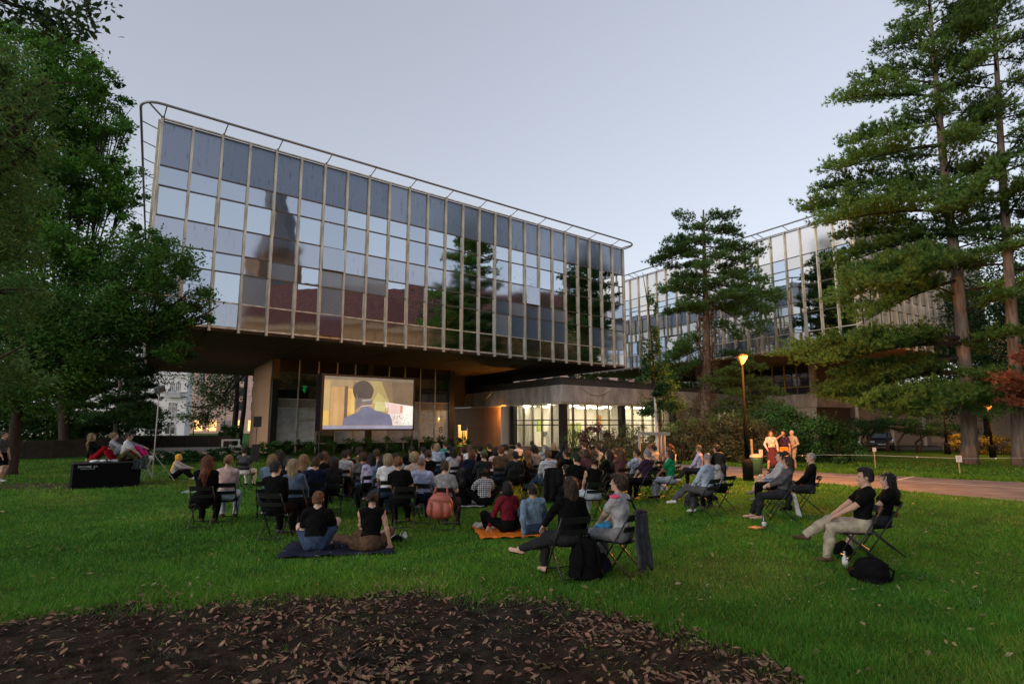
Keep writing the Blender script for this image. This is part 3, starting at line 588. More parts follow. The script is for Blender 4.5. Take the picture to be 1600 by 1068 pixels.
# ------------------------------------------------------------------ lamps along the path
M_pole = mat('lamp_post_paint', (.010, .0095, .009), .8, spec=.1)
M_post = mat('lamp_post_black', (.0035, .0033, .003), .85, spec=.04)
def street_lamp(loc, h, label, energy=0, sleeve=True, r=.055, estr=90):
    t = thing('street_lamp', label, 'street lamp', loc, 0, 'sodium street lamps')
    q = MB(); q.lathe([(.075, 0), (.075, h*.46), (.045, h*.49), (.04, h-.1)], 10); q.obj('post', M_post, t, smooth=True)
    if sleeve: q = MB(); q.lathe([(.18, 0), (.18, .62), (.165, .70), (.10, .76), (.05, .78)], 16); q.obj('base_sleeve', M_pole, t, smooth=True)
    q = MB(); q.lathe([(.05, h-.14), (.06, h-.1), (.20, h+.13), (.215, h+.16), (.2, h+.165)], 14); q.obj('lamp_shade', mat('lamp_funnel', (.20, .13, .08), .5, transl=.2), t, smooth=True)
    q = MB(); q.lathe([(.02, h-.04), (.075, h+.03), (.08, h+.08), (.03, h+.14)], 10); q.obj('bulb', emis('street_bulb_%d' % estr, (1, .26, .02), estr*.016), t, smooth=True)
    q = MB(); q.lathe([(.23, h+.20), (.05, h+.26), (.02, h+.28)], 14); q.obj('cap', M_pole, t, smooth=True)
    if energy: lamp('street_lamp_light', (.34, -.85, h+.05), energy, (1, .34, .045), t, .12)
    return t
LP = gp(1169.5, 751); street_lamp(LP, 4.25, 'lit street lamp with thick base sleeve beside the path and green bin', 820)
street_lamp(dp(1549, 690, 36)*[1, 1, 0], 2.95, 'lit street lamp between the two pine trunks', 150, estr=60)
street_lamp(dp(1479, 690, 40)*[1, 1, 0], 3.1, 'lit street lamp glowing through low pine branches', 130, estr=60)
street_lamp(dp(96, 690, 48)*[1, 1, 0], 2.0, 'lit street lamp behind the garden wall near the big trunk', 200, estr=60, sleeve=False)
street_lamp(dp(197, 690, 60)*[1, 1, 0], 2.4, 'lit street lamp half hidden in dark conifer branches', 30, estr=40, sleeve=False)
street_lamp(dp(301, 690, 92)*[1, 1, 0], 5.1, 'lit street lamp right of the white house', 0, estr=40, sleeve=False)
street_lamp(dp(349, 690, 88)*[1, 1, 0], 4.5, 'lit street lamp seen between the thin trees', 0, estr=60, sleeve=False)
po = thing('iron_post', 'dark iron post with swollen foot near the beige wall', 'post', dp(1545, 690, 47)*[1, 1, 0])
q = MB(); q.lathe([(.4, 0), (.4, .9), (.22, 1.5), (.2, 6)], 12); q.obj('shaft', M_pole, po, smooth=True)
q = MB(); q.lathe([(.5, 0), (.5, .25), (.42, .3)], 12); q.obj('foot', M_pole, po, smooth=True)

# ------------------------------------------------------------------ plants
def leafmat(name, col, transl=.25, rough=.6): return mat(name, tuple(v*1.6 for v in col), rough, attr=True, transl=transl, spec=.10)
def leaves_mesh(name, P, size, m, clump=None, up=.5, asp=.5, tintv=.3, seed=0, dirs=None):
    """diamond leaves at points P"""
    r = np.random.default_rng(seed); n = len(P)
    nrm = r.normal(size=(n, 3)); nrm[:, 2] = np.abs(nrm[:, 2])+up; nrm /= np.linalg.norm(nrm, axis=1, keepdims=True)
    a = r.normal(size=(n, 3)) if dirs is None else dirs+r.normal(size=(n, 3))*.35
    a -= nrm*(a*nrm).sum(1, keepdims=True); a /= np.linalg.norm(a, axis=1, keepdims=True)+1e-9; b = np.cross(nrm, a)
    s = size*r.uniform(.6, 1.35, (n, 1)); L = a*s*.5; Wd = b*s*asp*.5; dz = nrm*s*.08
    V = np.stack([P-L, P+Wd+dz-L*.1, P+L, P-Wd+dz-L*.1], 1).reshape(-1, 3); F = np.arange(4*n).reshape(n, 4)
    t = 1+r.normal(size=(n, 1))*tintv*.35
    if clump is not None: t = t*(1+clump[:, None]*tintv)
    hue = r.normal(size=(n, 1))*.12
    T = np.concatenate([t*(1+hue), t, t*(1-hue)], 1).clip(.25, 2.2)
    return npmesh(name, V, F, m, np.repeat(T, 4, 0))
def crown_points(blobs, n, seed, clumps_per=15, sig=.2, shell=.58):
    r = np.random.default_rng(seed); blobs = np.array(blobs, float); w = (blobs[:, 3]*blobs[:, 4]*blobs[:, 5])**.7; w /= w.sum(); P = []; Cl = []
    for bb, ww in zip(blobs, w):
        kc = max(6, int(clumps_per*(bb[3]*bb[5])**.5)); d_ = r.normal(size=(kc, 3)); d_ /= np.linalg.norm(d_, axis=1, keepdims=True)
        cc = d_*r.uniform(shell, 1.03, (kc, 1)); m_ = int(n*ww); k = r.integers(0, kc, m_); rr = r.uniform(.55, 1.35, kc)
        p = cc[k]+r.normal(size=(m_, 3))*(sig*rr[k])[:, None]; P.append(bb[:3]+p*bb[3:6]); Cl.append(r.normal(size=kc)[k])
    return np.concatenate(P), np.concatenate(Cl)
M_bark = mat('bark', (.085, .065, .05), .95, noise=.35, nscale=4, bump=.9, bscale=14, stretch=(2.5, 2.5, .5), spec=.1)
M_barkr = mat('pine_bark', (.20, .155, .125), .95, noise=.35, nscale=3, bump=1, bscale=12, stretch=(2.5, 2.5, .4), spec=.1)
M_dkbark = mat('dark_bark', (.045, .036, .03), .95, noise=.3, nscale=4, bump=.8, bscale=14, stretch=(2.5, 2.5, .5), spec=.1)
def broadleaf(name, label, base, trunk_r, fork, blobs, n, size, col, seed, mb=M_bark, group=None, limbs=True, asp=.5, up=.5, transl=.42, cat='tree', cl=15, sig=.2):
    """trunk from BASE to FORK, limbs to each blob, leaves; all coordinates in the world"""
    t = thing(name, label, cat, base, 0, group); bs = np.array(base, float); fk = np.array(fork, float)-bs
    q = MB(); m_ = fk*.5+[trunk_r*.4, 0, 0]; q.tube([(0, 0, -.1), (0, 0, .15), m_, fk], [trunk_r*1.35, trunk_r*1.05, trunk_r*.85, trunk_r*.65], 10)
    q.obj('trunk', mb, t, smooth=True)
    if limbs:
        r = random.Random(seed)
        for bb in blobs:
            e = np.array(bb[:3])-bs; mid = fk*.5+e*.5+[r.uniform(-.4, .4), r.uniform(-.4, .4), -.12*np.linalg.norm(e-fk)]
            q = MB(); q.tube([fk*.98, mid, e], [min(.12, trunk_r*.34), min(.07, trunk_r*.2), .03], 6)
            for _ in range(5): d_ = np.array([r.gauss(0, 1), r.gauss(0, 1), r.gauss(.3, .6)])*np.array(bb[3:6])*.7; q.tube([mid*.4+e*.6, e+d_*.5, e+d_], [.05, .03, .012], 5)
            q.obj('limb', mb, t, smooth=True)
    P, cl_ = crown_points(blobs, n, seed, cl, sig); P = P[P[:, 2] > .15]; cl_ = cl_[:len(P)]
    o = ob('crown', leaves_mesh('crown', P-bs, size, leafmat('leaf_%s' % '_'.join('%.3f' % v for v in col), col, transl), cl_, seed=seed, asp=asp, up=up), t)
    return t
def shrub(name, label, blobs, n, size, col, seed, cat='shrub', group=None, asp=.5, up=.5, sig=.14, stems=True):
    c0 = np.mean([b[:3] for b in blobs], 0); base = np.array([c0[0], c0[1], 0]); t = thing(name, label, cat, base, 0, group)
    P, cl_ = crown_points(blobs, n, seed, 26, sig, .7); k = P[:, 2] > .03; P = P[k]; cl_ = cl_[k]
    ob('foliage', leaves_mesh('foliage', P-base, size, leafmat('leaf_%s' % '_'.join('%.3f' % v for v in col), col, .15), cl_, seed=seed, asp=asp, up=up), t)
    if stems:
        q = MB(); r = random.Random(seed)
        for b_ in blobs:
            for _ in range(4): e = np.array(b_[:3])-base+[r.gauss(0, .4)*b_[3], r.gauss(0, .4)*b_[4], .3*b_[5]]; q.tube([(e[0]*.9, e[1]*.9, 0), e], [.04, .012], 5)
        q.obj('stem', M_dkbark, t)
    return t
# --- pines
def needle_mesh(name, P, Dr, L, m, seed, per=9, w=.012, cl=None):
    r = np.random.default_rng(seed); n = len(P); P = np.repeat(P, per, 0); D = np.repeat(Dr, per, 0)+r.normal(size=(n*per, 3))*.62; D[:, 2] += .25
    D /= np.linalg.norm(D, axis=1, keepdims=True); s = r.normal(size=D.shape); s -= D*(s*D).sum(1, keepdims=True); s /= np.linalg.norm(s, axis=1, keepdims=True)
    ln = L*r.uniform(.7, 1.3, (n*per, 1)); V = np.stack([P-s*w, P+s*w, P+D*ln], 1).reshape(-1, 3)
    t = 1+r.normal(size=(n*per, 1))*.18
    if cl is not None: t = t*(1+np.repeat(cl, per)[:, None]*.25)
    hue = r.normal(size=(n*per, 1))*.1; T = np.concatenate([t*(1+hue), t, t*(1-hue)], 1).clip(.3, 2)
    return npmesh(name, V, np.arange(3*n*per).reshape(-1, 3), m, np.repeat(T, 3, 0))
def pine(name, label, base, top, lean_pts, r0, branches, col, seed, auto=(), per=11, L=.19, wdt=.019, mb=M_barkr, group=None, tuft_gap=.17, bl=.34, density=1., thick=5):
    """trunk through LEAN_PTS (world), BRANCHES = list of (z on trunk, tip world xyz); AUTO = (n, zmin, zmax, length fn)"""
    t = thing(name, label, 'pine tree', base, 0, group); bs = np.array(base, float); r = np.random.default_rng(seed)
    tp = np.array(lean_pts, float)-bs; zz = tp[:, 2]; q = MB(); rr = [r0*(1-.9*(z/zz[-1])**1.1)+.02 for z in zz]; rr[0] = r0*1.25; q.tube(tp, rr, 12); q.obj('trunk', mb, t, smooth=True)
    def at(z): return np.array([np.interp(z, zz, tp[:, 0]), np.interp(z, zz, tp[:, 1]), z])
    br = [(z, np.array(e)-bs) for z, e in branches]
    for n_, z0, z1, lf, dr in auto:
        az0 = r.uniform(0, 6.28)
        for k in range(n_):
            z = z0+(z1-z0)*(k+.5)/n_+r.uniform(-.2, .2); az = az0+k*2.4+r.uniform(-.4, .4); ln = lf((z-z0)/(z1-z0))*r.uniform(.75, 1.2)
            br.append((z, at(z)+np.array([math.cos(az)*ln, math.sin(az)*ln, ln*dr+r.uniform(-.1, .25)*ln])))
    P = []; Dr = []; Cl = []
    for z, e in br:
        q = MB()
        s = at(min(z, zz[-1]*.99)); v = e-s; ln = np.linalg.norm(v); mid = s+v*.5+[0, 0, .06*ln]; n_ = max(4, int(ln/.34)); cpts = []
        for k in range(n_+1): u = k/n_; cpts.append(s*(1-u)**2+2*u*(1-u)*mid+e*u*u)
        q.tube(cpts, list(np.linspace(.02+.012*ln, .012, n_+1)), 5)
        hz = np.array([v[0], v[1], 0]); hz /= np.linalg.norm(hz)+1e-9; sd = np.array([-hz[1], hz[0], 0]); cl = r.normal()
        for k in range(1, n_+1):
            u = k/n_
            if u < .22: continue
            for sg in (-1, 1, 0) if k == n_ else (-1, 1):
                if r.random() > density: continue
                l2 = bl*ln*(.35+.9*math.sin(math.pi*min(1, u*.95)))*r.uniform(.5, 1.1); l2 = min(l2, 1.9)
                dv = hz*(.75 if sg else 1)+sd*sg*r.uniform(.5, 1.0)+np.array([0, 0, r.uniform(-.05, .28)]); dv /= np.linalg.norm(dv); l2 = max(l2, .35)
                p0 = cpts[k]; p1 = p0+dv*l2; q.tube([p0, p0*.5+p1*.5+[0, 0, -.02], p1], [.014, .01, .006], 4, caps=False)
                m_ = max(2, int(l2/tuft_gap))
                for j in range(1, m_+1):
                    pj = p0+dv*l2*j/m_
                    for _q in range(thick): P.append(pj+r.normal(size=3)*[.17, .17, .10]+[0, 0, r.uniform(0, .12)]); Dr.append(dv+sd*r.normal()*.6+[0, 0, .45]); Cl.append(cl+r.normal()*.5)
        q.obj('branch', M_dkbark, t)
    P = np.array(P); Dr = np.array(Dr); Cl = np.array(Cl)
    ob('crown', needle_mesh('crown', P, Dr, L, leafmat('needle_%s' % '_'.join('%.3f' % v for v in col), col, .3), seed, per, wdt, Cl), t)
    return t
Dp = 29.9; pb1 = gp(1514, 725)
def P1(px, py, dd=0): return dp(px, py, Dp+dd)
tr1 = [pb1, P1(1515, 690), P1(1511, 610), P1(1505, 540), P1(1495, 420), P1(1482, 330), P1(1470, 210), P1(1462, 120), P1(1455, 40), P1(1450, -40)]
br1 = [(tr1[3][2]+.4, P1(1258, 552, -2)), (tr1[3][2]+.1, P1(1300, 566, -3.5)), (tr1[3][2]-.6, P1(1330, 588, 1)), (tr1[2][2]+1., P1(1310, 618, -2.5)), (tr1[2][2]+.9, P1(1345, 602, .5)), (tr1[2][2], P1(1340, 632, -3)), (tr1[2][2]-.2, P1(1395, 640, -4)), (tr1[2][2]-.4, P1(1440, 650, -4.5)),
       (tr1[4][2]+.6, P1(1322, 470, -1)), (tr1[4][2]+.8, P1(1345, 440, -3)), (tr1[4][2]-.6, P1(1355, 500, -2)), (tr1[4][2]+.1, P1(1400, 445, -4.5)), (tr1[4][2]+2, P1(1320, 412, 0)),
       (tr1[5][2]+.6, P1(1279, 326, -.5)), (tr1[5][2], P1(1310, 345, -2)), (tr1[5][2]-1, P1(1320, 372, 1)), (tr1[5][2]+1.6, P1(1305, 290, 0)),
       (tr1[6][2]+.6, P1(1335, 222, 0)), (tr1[6][2]-.6, P1(1322, 262, -2)), (tr1[6][2]+2.2, P1(1331, 152, -1)), (tr1[6][2]+3, P1(1348, 122, 1)), (tr1[7][2], P1(1400, 95, 0)), (tr1[7][2]+1.3, P1(1420, 45, -1)), (tr1[7][2]+2, P1(1490, 5, 0)), (tr1[7][2]+.4, P1(1545, 0, -1)),
       (tr1[5][2]+1.5, P1(1560, 250, -2)), (tr1[4][2]+.5, P1(1590, 385, -2)), (tr1[3][2], P1(1590, 520, -3)), (tr1[5][2]-1.2, P1(1600, 290, -3)), (tr1[2][2]+.6, P1(1590, 600, -2)), (tr1[2][2]-.3, P1(1572, 640, -1.5)), (tr1[2][2]-.1, P1(1455, 628, -2)), (tr1[2][2]-.5, P1(1545, 655, -2.5)), (tr1[6][2], P1(1545, 190, -2))]
pine('pine_tree', 'tall pine with long layered branches in front of the second glass block', pb1, None, tr1, .34, br1, (.070, .130, .030), 21, auto=[(40, 7.5, 24.8, lambda u: 3.7*(1-.55*u), .06), (16, 21.5, 27.5, lambda u: 2.4*(1-.5*u), .25)], density=.9, group='tall pines by the path')
pb2_ = gp(1594, 727); D2 = pb2_[1]
def P2(px, py, dd=0): return dp(px, py, D2+dd)
tr2 = [pb2_, P2(1592, 690), P2(1588, 600), P2(1576, 420), P2(1565, 250), P2(1557, 100), P2(1550, -50)]
pine('pine_tree', 'tall bare-stemmed pine at the right edge of the lawn', pb2_, None, tr2, .29, [(tr2[2][2]-.2, P2(1535, 625, -1)), (tr2[2][2]+.4, P2(1530, 590, -1.5)), (tr2[2][2]-.4, P2(1640, 640, -1)), (tr2[2][2]+1.2, P2(1520, 540, .5)), (tr2[4][2]-.5, P2(1490, 330, -2)), (tr2[5][2], P2(1450, 120, 1)), (tr2[5][2]+1, P2(1500, 40, -1)), (tr2[4][2]+2, P2(1500, 210, 1)), (tr2[4][2]+1, P2(1640, 230, -1)), (tr2[5][2]-1, P2(1650, 140, 0)), (tr2[2][2]+2, P2(1640, 560, -1)), (tr2[3][2], P2(1640, 430, 1))], (.066, .122, .030), 22, auto=[(38, 10, 25, lambda u: 3.7*(1-.5*u), .10), (14, 22, 27.5, lambda u: 2.4*(1-.5*u), .25)], density=.85, group='tall pines by the path')
# conifer with ivy-wrapped lower stem in front of the second block
Di = 43.5; bi = gp(1102, 715); bi = np.array([dp(1103, 700, Di)[0], Di, 0])
def PI(px, py, dd=0): return dp(px, py, Di+dd)
tri = [bi, PI(1103, 640), PI(1104, 560), PI(1103, 480), PI(1101, 420), PI(1100, 380), PI(1099, 328)]
ivb = [(PI(1101, 392)[2], PI(1028, 412, -1)), (PI(1100, 380)[2], PI(1040, 400, .5)), (PI(1100, 372)[2], PI(1048, 378)), (PI(1100, 350)[2], PI(1062, 336)), (PI(1100, 345)[2], PI(1145, 338)), (PI(1100, 360)[2], PI(1150, 370, -1)), (PI(1100, 385)[2], PI(1180, 398, -.5)), (PI(1100, 400)[2], PI(1172, 415, -1.5)), (PI(1102, 425)[2], PI(1185, 440)), (PI(1102, 440)[2], PI(1205, 470, -.5)), (PI(1103, 450)[2], PI(1190, 490, -1.5)), (PI(1103, 470)[2], PI(1180, 520)), (PI(1103, 460)[2], PI(1066, 478)), (PI(1104, 500)[2], PI(1150, 530, -1)), (PI(1102, 430)[2], PI(1060, 446, -1)), (PI(1104, 520)[2], PI(1060, 560)), (PI(1104, 540)[2], PI(1040, 575, -.6)), (PI(1104, 560)[2], PI(1055, 600, -1)), (PI(1104, 560)[2], PI(1150, 555, -1)), (PI(1104, 600)[2], PI(1060, 610, .5))]
pt = pine('conifer', 'conifer with brown ivy-wrapped lower stem standing behind the hedge', bi, None, tri, .42, ivb, (.050, .108, .032), 23, auto=[(30, 10., 17.5, lambda u: 3.0*(1-.5*u), .02)], L=.22, wdt=.026, bl=.42, density=.9, thick=4, mb=M_barkr)
r_ = np.random.default_rng(5); n_ = 9000; zi = r_.uniform(.4, 11.5, n_); an = r_.uniform(0, 6.283, n_); ri = .5+.13*np.sin(zi*2.4)+r_.exponential(.15, n_); tri_ = np.array(tri)-bi
Pv = np.stack([np.interp(zi, tri_[:, 2], tri_[:, 0])+ri*np.cos(an), np.interp(zi, tri_[:, 2], tri_[:, 1])+ri*np.sin(an), zi], 1)
ob('ivy', leaves_mesh('ivy', Pv, .13, leafmat('dry_ivy', (.085, .058, .036), .15), up=.1, seed=6, tintv=.5), pt)
# lighter pine mass low behind the lamp
bj = np.array([dp(1165, 690, 38)[0], 38, 0]); trj = [bj, bj+[0, 0, 3], bj+[.1, 0, 6.4]]
pine('pine_tree', 'low bushy pine behind the street lamp', bj, None, trj, .2, [(5.2, dp(1130, 585, 37)), (4.5, dp(1120, 600, 36)), (4.3, dp(1215, 618, 36.5)), (3.4, dp(1235, 650, 37)), (5.8, dp(1165, 555, 37))], (.068, .112, .03), 24, auto=[(24, .8, 6.0, lambda u: 2.0*(1-.55*u), .03)])
# red-brown dying branch at the right edge
bk = np.array([dp(1665, 690, 27)[0], 27, 0])
pine('conifer', 'russet dying conifer at the right edge', bk, None, [bk, bk+[0, 0, 2.5], bk+[.1, 0, 5]], .16, [(3.4, dp(1582, 592, 26)), (3., dp(1590, 612, 26)), (4.3, dp(1604, 560, 27)), (4., dp(1615, 548, 26)), (2.8, dp(1592, 632, 26.4))], (.20, .075, .045), 25, auto=[(8, 2.6, 4.9, lambda u: .9*(1-.4*u), .03)])
# spreading yew
def yew(name, label, pts, seed, n, col=(.022, .058, .020), size=.15):
    base = np.array([np.mean([p[0] for p in pts]), np.mean([p[1] for p in pts]), 0]); t = thing(name, label, 'shrub', base)
    P, cl_ = crown_points([(p[0], p[1], p[2], p[3], p[3]*.8, p[4]) for p in pts], n, seed, 30, .12, .6)
    ob('foliage', leaves_mesh('foliage', P-base, size, leafmat('leaf_yew', col, .1), cl_, up=1.2, asp=.35, seed=seed), t)
    q = MB(); r = random.Random(seed)
    for p in pts:
        for _ in range(2): a = np.array([p[0]+r.uniform(-.9, .9), p[1]+r.uniform(-.5, .5), 0])-base; q.tube([a, a+[r.uniform(-.4, .4), 0, .7], np.array(p[:3])-base+[r.uniform(-1, 1), 0, 0]], [.11, .08, .03], 6)
    q.obj('stem', M_dkbark, t, smooth=True)
yw = [dp(px, py, D) for px, py, D in ((1365, 662, 44), (1400, 664, 43), (1440, 670, 43), (1480, 672, 43.5), (1345, 668, 44))]
yew('yew', 'flat spreading yew with bare twisted stems across the far lawn', [(*p, 2.0, .55) for p in yw], 31, 16000)
# big broad trees at the left
def blob(px, py, D, rx, rz, ry=None): p = dp(px, py, D); return (*p, rx, ry or rx, rz)
t1b = np.array([dp(103, 690, 40)[0], 40, 0])
broadleaf('broadleaf_tree', 'huge broadleaf tree whose dark trunk rises behind the garden wall', t1b, .33, dp(90, 560, 40), [blob(60, 190, 39, 4.4, 4.4), blob(120, 175, 38, 2.6, 2.8), blob(105, 95, 39, 2.2, 1.7), blob(150, 120, 38.5, 1.5, 1.1), blob(168, 160, 38, 1.5, 1.0), blob(178, 205, 38, 1.6, 1.1), blob(30, 300, 37, 4.2, 3.6), blob(130, 290, 37, 2.8, 2.6), blob(188, 268, 38, 1.5, 1.0), blob(200, 300, 38, 1.2, .7), blob(165, 330, 37.5, 1.7, 1.2), blob(55, 420, 36, 4.6, 3.4), blob(140, 400, 36, 2.8, 2.0), blob(120, 480, 36, 3.4, 2.2), blob(-40, 250, 38, 4, 6), blob(25, 100, 39, 3.3, 2.6), blob(75, 60, 39.5, 1.6, 1.1), blob(70, 310, 39, 3.4, 3.4)], 96000, .27, (.050, .116, .018), 41, M_dkbark, cl=13, sig=.155)
t2b = np.array([dp(22, 690, 23.5)[0], 23.5, 0])
broadleaf('broadleaf_tree', 'leafy tree reaching over the left corner of the glass block', t2b, .22, dp(30, 560, 23.5), [blob(250, 420, 24.2, 1.5, 1.3), blob(290, 470, 24.2, 1.15, .9), blob(230, 510, 24, 1.5, .9), blob(275, 545, 24, 1.0, .5), blob(200, 450, 24, 1.5, 1.4), blob(150, 520, 23.5, 2, 1.2), blob(225, 372, 24.5, .8, .55), blob(262, 390, 24.5, .6, .5), blob(90, 560, 23, 2.2, 1.3), blob(30, 600, 23, 2.2, 1.2), blob(20, 480, 22.5, 2.4, 2.), blob(315, 495, 24, .55, .45)], 52000, .16, (.040, .096, .020), 42, M_dkbark, sig=.2)
t3b = np.array([-10.6, 13.0, 0.])
broadleaf('broadleaf_tree', 'pale green ash hanging in from the left edge', (-14.5, 12, 0), .2, (-14.0, 12, 4.6), [blob(-30, 200, 13, 1.5, 1.8), blob(10, 130, 13.5, .9, .9), blob(-10, 320, 13.2, 1.1, 1.2), blob(20, 250, 13.8, .6, .8), blob(-30, 450, 13, 1.3, 1.2), blob(-40, 580, 13, 1.3, .8), blob(40, 180, 14, .5, .6)], 15000, .16, (.060, .105, .030), 43, M_dkbark, asp=.3)
broadleaf('broadleaf_tree', 'bushy dark tree behind the garden wall far left', (-40, 44, 0), .3, (-40, 44, 5), [blob(20, 610, 43, 4.5, 3.), blob(-30, 560, 42, 4, 5), blob(60, 560, 44, 3.2, 2.5), blob(70, 640, 44, 3, 1.8), blob(60, 672, 46, 3.6, .8), blob(140, 560, 50, 4, 3), blob(200, 560, 52, 4, 3), blob(20, 668, 46, 4, 1.3), blob(100, 670, 47, 3.5, 1.3), blob(150, 668, 48, 3, 1.4), blob(200, 664, 50, 3, 1.7)], 48000, .26, (.030, .070, .020), 44, M_dkbark)
# layered conifer behind the wall
bc = np.array([dp(178, 690, 43)[0], 43, 0])
pine('conifer', 'layered dark conifer with pale slim stem behind the garden wall', bc, None, [bc, bc+[0, 0, 4], bc+[.1, 0, 8], bc+[.1, 0, 10.5]], .13, [(6, dp(120, 600, 42)), (5, dp(110, 640, 42)), (4, dp(222, 640, 42)), (5.5, dp(215, 600, 42)), (2.6, dp(125, 672, 41)), (2.8, dp(222, 668, 41)), (3.4, dp(228, 655, 41))], (.034, .075, .026), 45, auto=[(46, 1.4, 10.3, lambda u: 2.9*(1-.55*u), -.04)], L=.22, wdt=.024, mb=mat('pale_bark', (.28, .25, .21), .9))
# two thin trees seen below the overhang
for i, (px, D, lbl) in enumerate(((364, 62, 'slim tree with dark trunk behind the court, thicker of two'), (374, 60, 'slim leaning tree beside the timber end wall'))):
    b_ = np.array([dp(px, 690, D)[0], D, 0])
    broadleaf('slim_tree', lbl, b_, .32-.06*i, b_+[.3*i, 0, 7.5], [blob(335, 600, D+2, 2.6, 1.8), blob(320, 640, D+1, 1.8, 1.2), blob(350, 580, D, 2.5, 1.5)] if i == 0 else [blob(345, 620, D+3, 2.2, 1.6), blob(310, 655, D+3, 1.8, .9), blob(365, 560, D, 2, 1)], 2600, .32, (.05, .075, .03), 50+i, M_dkbark, sig=.26)
shrub('shrub', 'round green shrub below the thin trees', [(dp(358, 686, 57)[0], 57, .9, 1.2, 1, 1)], 1500, .25, (.05, .10, .03), 53)
# young staked tree in front of the pavilion
ys_ = gp(1028, 757); Ds = ys_[1]
yt = broadleaf('young_tree', 'slim columnar young tree with pale trunk tied to stakes', ys_, .055, ys_+[0, 0, 2.9], [blob(1018, 480, Ds, .16, .5), blob(1020, 530, Ds, .32, .6), blob(1027, 570, Ds, .45, .5), blob(1025, 600, Ds, .55, .45), blob(1022, 630, Ds, .75, .35), blob(1042, 628, Ds, .5, .25), blob(1014, 465, Ds, .06, .3)], 6500, .10, (.024, .058, .022), 61, mat('pale_trunk', (.45, .43, .42), .8, noise=.15, nscale=6), sig=.24, limbs=False)
MB().tube([(0, 0, 2.9), (-.02, 0, 4.5), (-.12, 0, 6.0), (-.28, 0, 7.2)], [.042, .034, .022, .008], 6).obj('upper_stem', M_dkbark, yt, smooth=True)
sk = thing('tree_stakes', 'grey timber stakes and crossbar holding the young tree', 'tree stakes', ys_)
M_stake = mat('grey_timber', (.24, .22, .20), .9, noise=.2, nscale=8, stretch=(1, 1, .2))
for dx, dy in ((-.55, .1), (.35, .35), (.12, -.1)): MB().lathe([(.045, 0), (.045, 1.72)], 8).obj('stake', M_stake, sk, (dx, dy, 0), smooth=True)
MB().box(-.62, .42, -.19, -.14, 1.62, 1.72).obj('crossbar', M_stake, sk); MB().beam((-.55, .1, 1.66), (.35, .35, 1.66), .04, .08).obj('crossbar', M_stake, sk)
# hedge and shrubs
def row(pts, rx, rz, ry=None): return [(p[0], p[1], rz*.9, rx, ry or rx, rz) for p in pts]
hv = [to1(u, 8.9) for u in np.arange(8.6, 24.6, 1.6)]
shrub('clipped_hedge', 'low green hedge along the glazed front below the screen', row(hv, 1.0, .55, .7), 9000, .14, (.03, .085, .018), 71, cat='hedge', stems=False)
iv = [gp(px, py) for px, py in ((236, 726), (262, 724), (290, 722), (318, 720), (346, 718), (375, 716), (402, 714))]
shrub('ivy_bank', 'dark ivy bank along the front of the paved court', row(iv, 1.1, .32, .7), 9000, .13, (.016, .050, .016), 72, cat='ground ivy', stems=False)
shrub('barberry_hedge', 'broad brownish barberry hedge behind the path', [(*dp(px, 700, D)[:2], z, 1.3, 1.2, z*1.05) for px, D, z in ((945, 34, .6), (985, 34, .65), (1040, 33, .75), (1062, 34, .85), (1090, 33, 1.), (1120, 32, 1.15), (1146, 31.5, 1.15), (1175, 31, 1.), (1200, 31.5, .95))], 26000, .13, (.062, .060, .028), 73, cat='hedge')
shrub('leafy_shrub', 'olive green feathery shrub on top of the barberry hedge', [(*dp(px, 680, D)[:2], z, rx, .9, .55) for px, D, z, rx in ((1080, 34.5, 1.7, .9), (1110, 33.5, 2., 1.1), (1140, 33, 2.1, 1.2), (1165, 33, 2., 1.0), (1055, 35, 1.6, .9), (1190, 33, 1.9, .9))], 9000, .12, (.08, .11, .035), 74)
shrub('laurel_shrub', 'big glossy dark laurel shrub behind the three standing people', [(*dp(px, 680, D)[:2], z, rx, 1.3, z*1.02) for px, D, z, rx in ((1205, 32.5, 1.5, 1.2), (1235, 31.5, 1.45, 1.4), (1265, 31, 1.3, 1.5), (1295, 31, 1.05, 1.4), (1322, 31.5, .75, 1.1))], 22000, .15, (.028, .076, .022), 75)
shrub('garden_grasses', 'tall loose planting with pale flower heads under the pavilion windows', [(*dp(px, 700, D)[:2], z, .8, .6, z) for px, D, z in ((895, 39, .9), (915, 39, .8), (935, 39.5, 1.), (958, 39, 1.), (980, 39, 1.2), (1000, 38, 1.), (1060, 37, 1.1))], 7000, .16, (.055, .075, .03), 76, asp=.18, up=-.2, cat='planting')
shrub('flowering_shrub', 'dark red-leaved shrub in the middle of the pavilion planting', [(*dp(932, 690, 38.5)[:2], 1.1, .95, .8, .8)], 2500, .13, (.07, .03, .03), 77)
shrub('light_shrub', 'yellow-green shrub behind the pine trunk near the far wall', [(*dp(px, 690, 40)[:2], .6, .9, .8, .65) for px in (1500, 1535, 1560)], 4500, .13, (.16, .14, .03), 78)
shrub('roof_planting', 'green planting spilling over the pavilion roof', [(*((PC + Matrix.Rotation(TH1, 3, 'Z') @ Vector((x, 1.2, 0)))[:2]), 5.6, 1.1, .6, .35) for x in (3, 5.5, 9, 11.5, 14, 17)], 4000, .16, (.05, .09, .025), 79, stems=False)
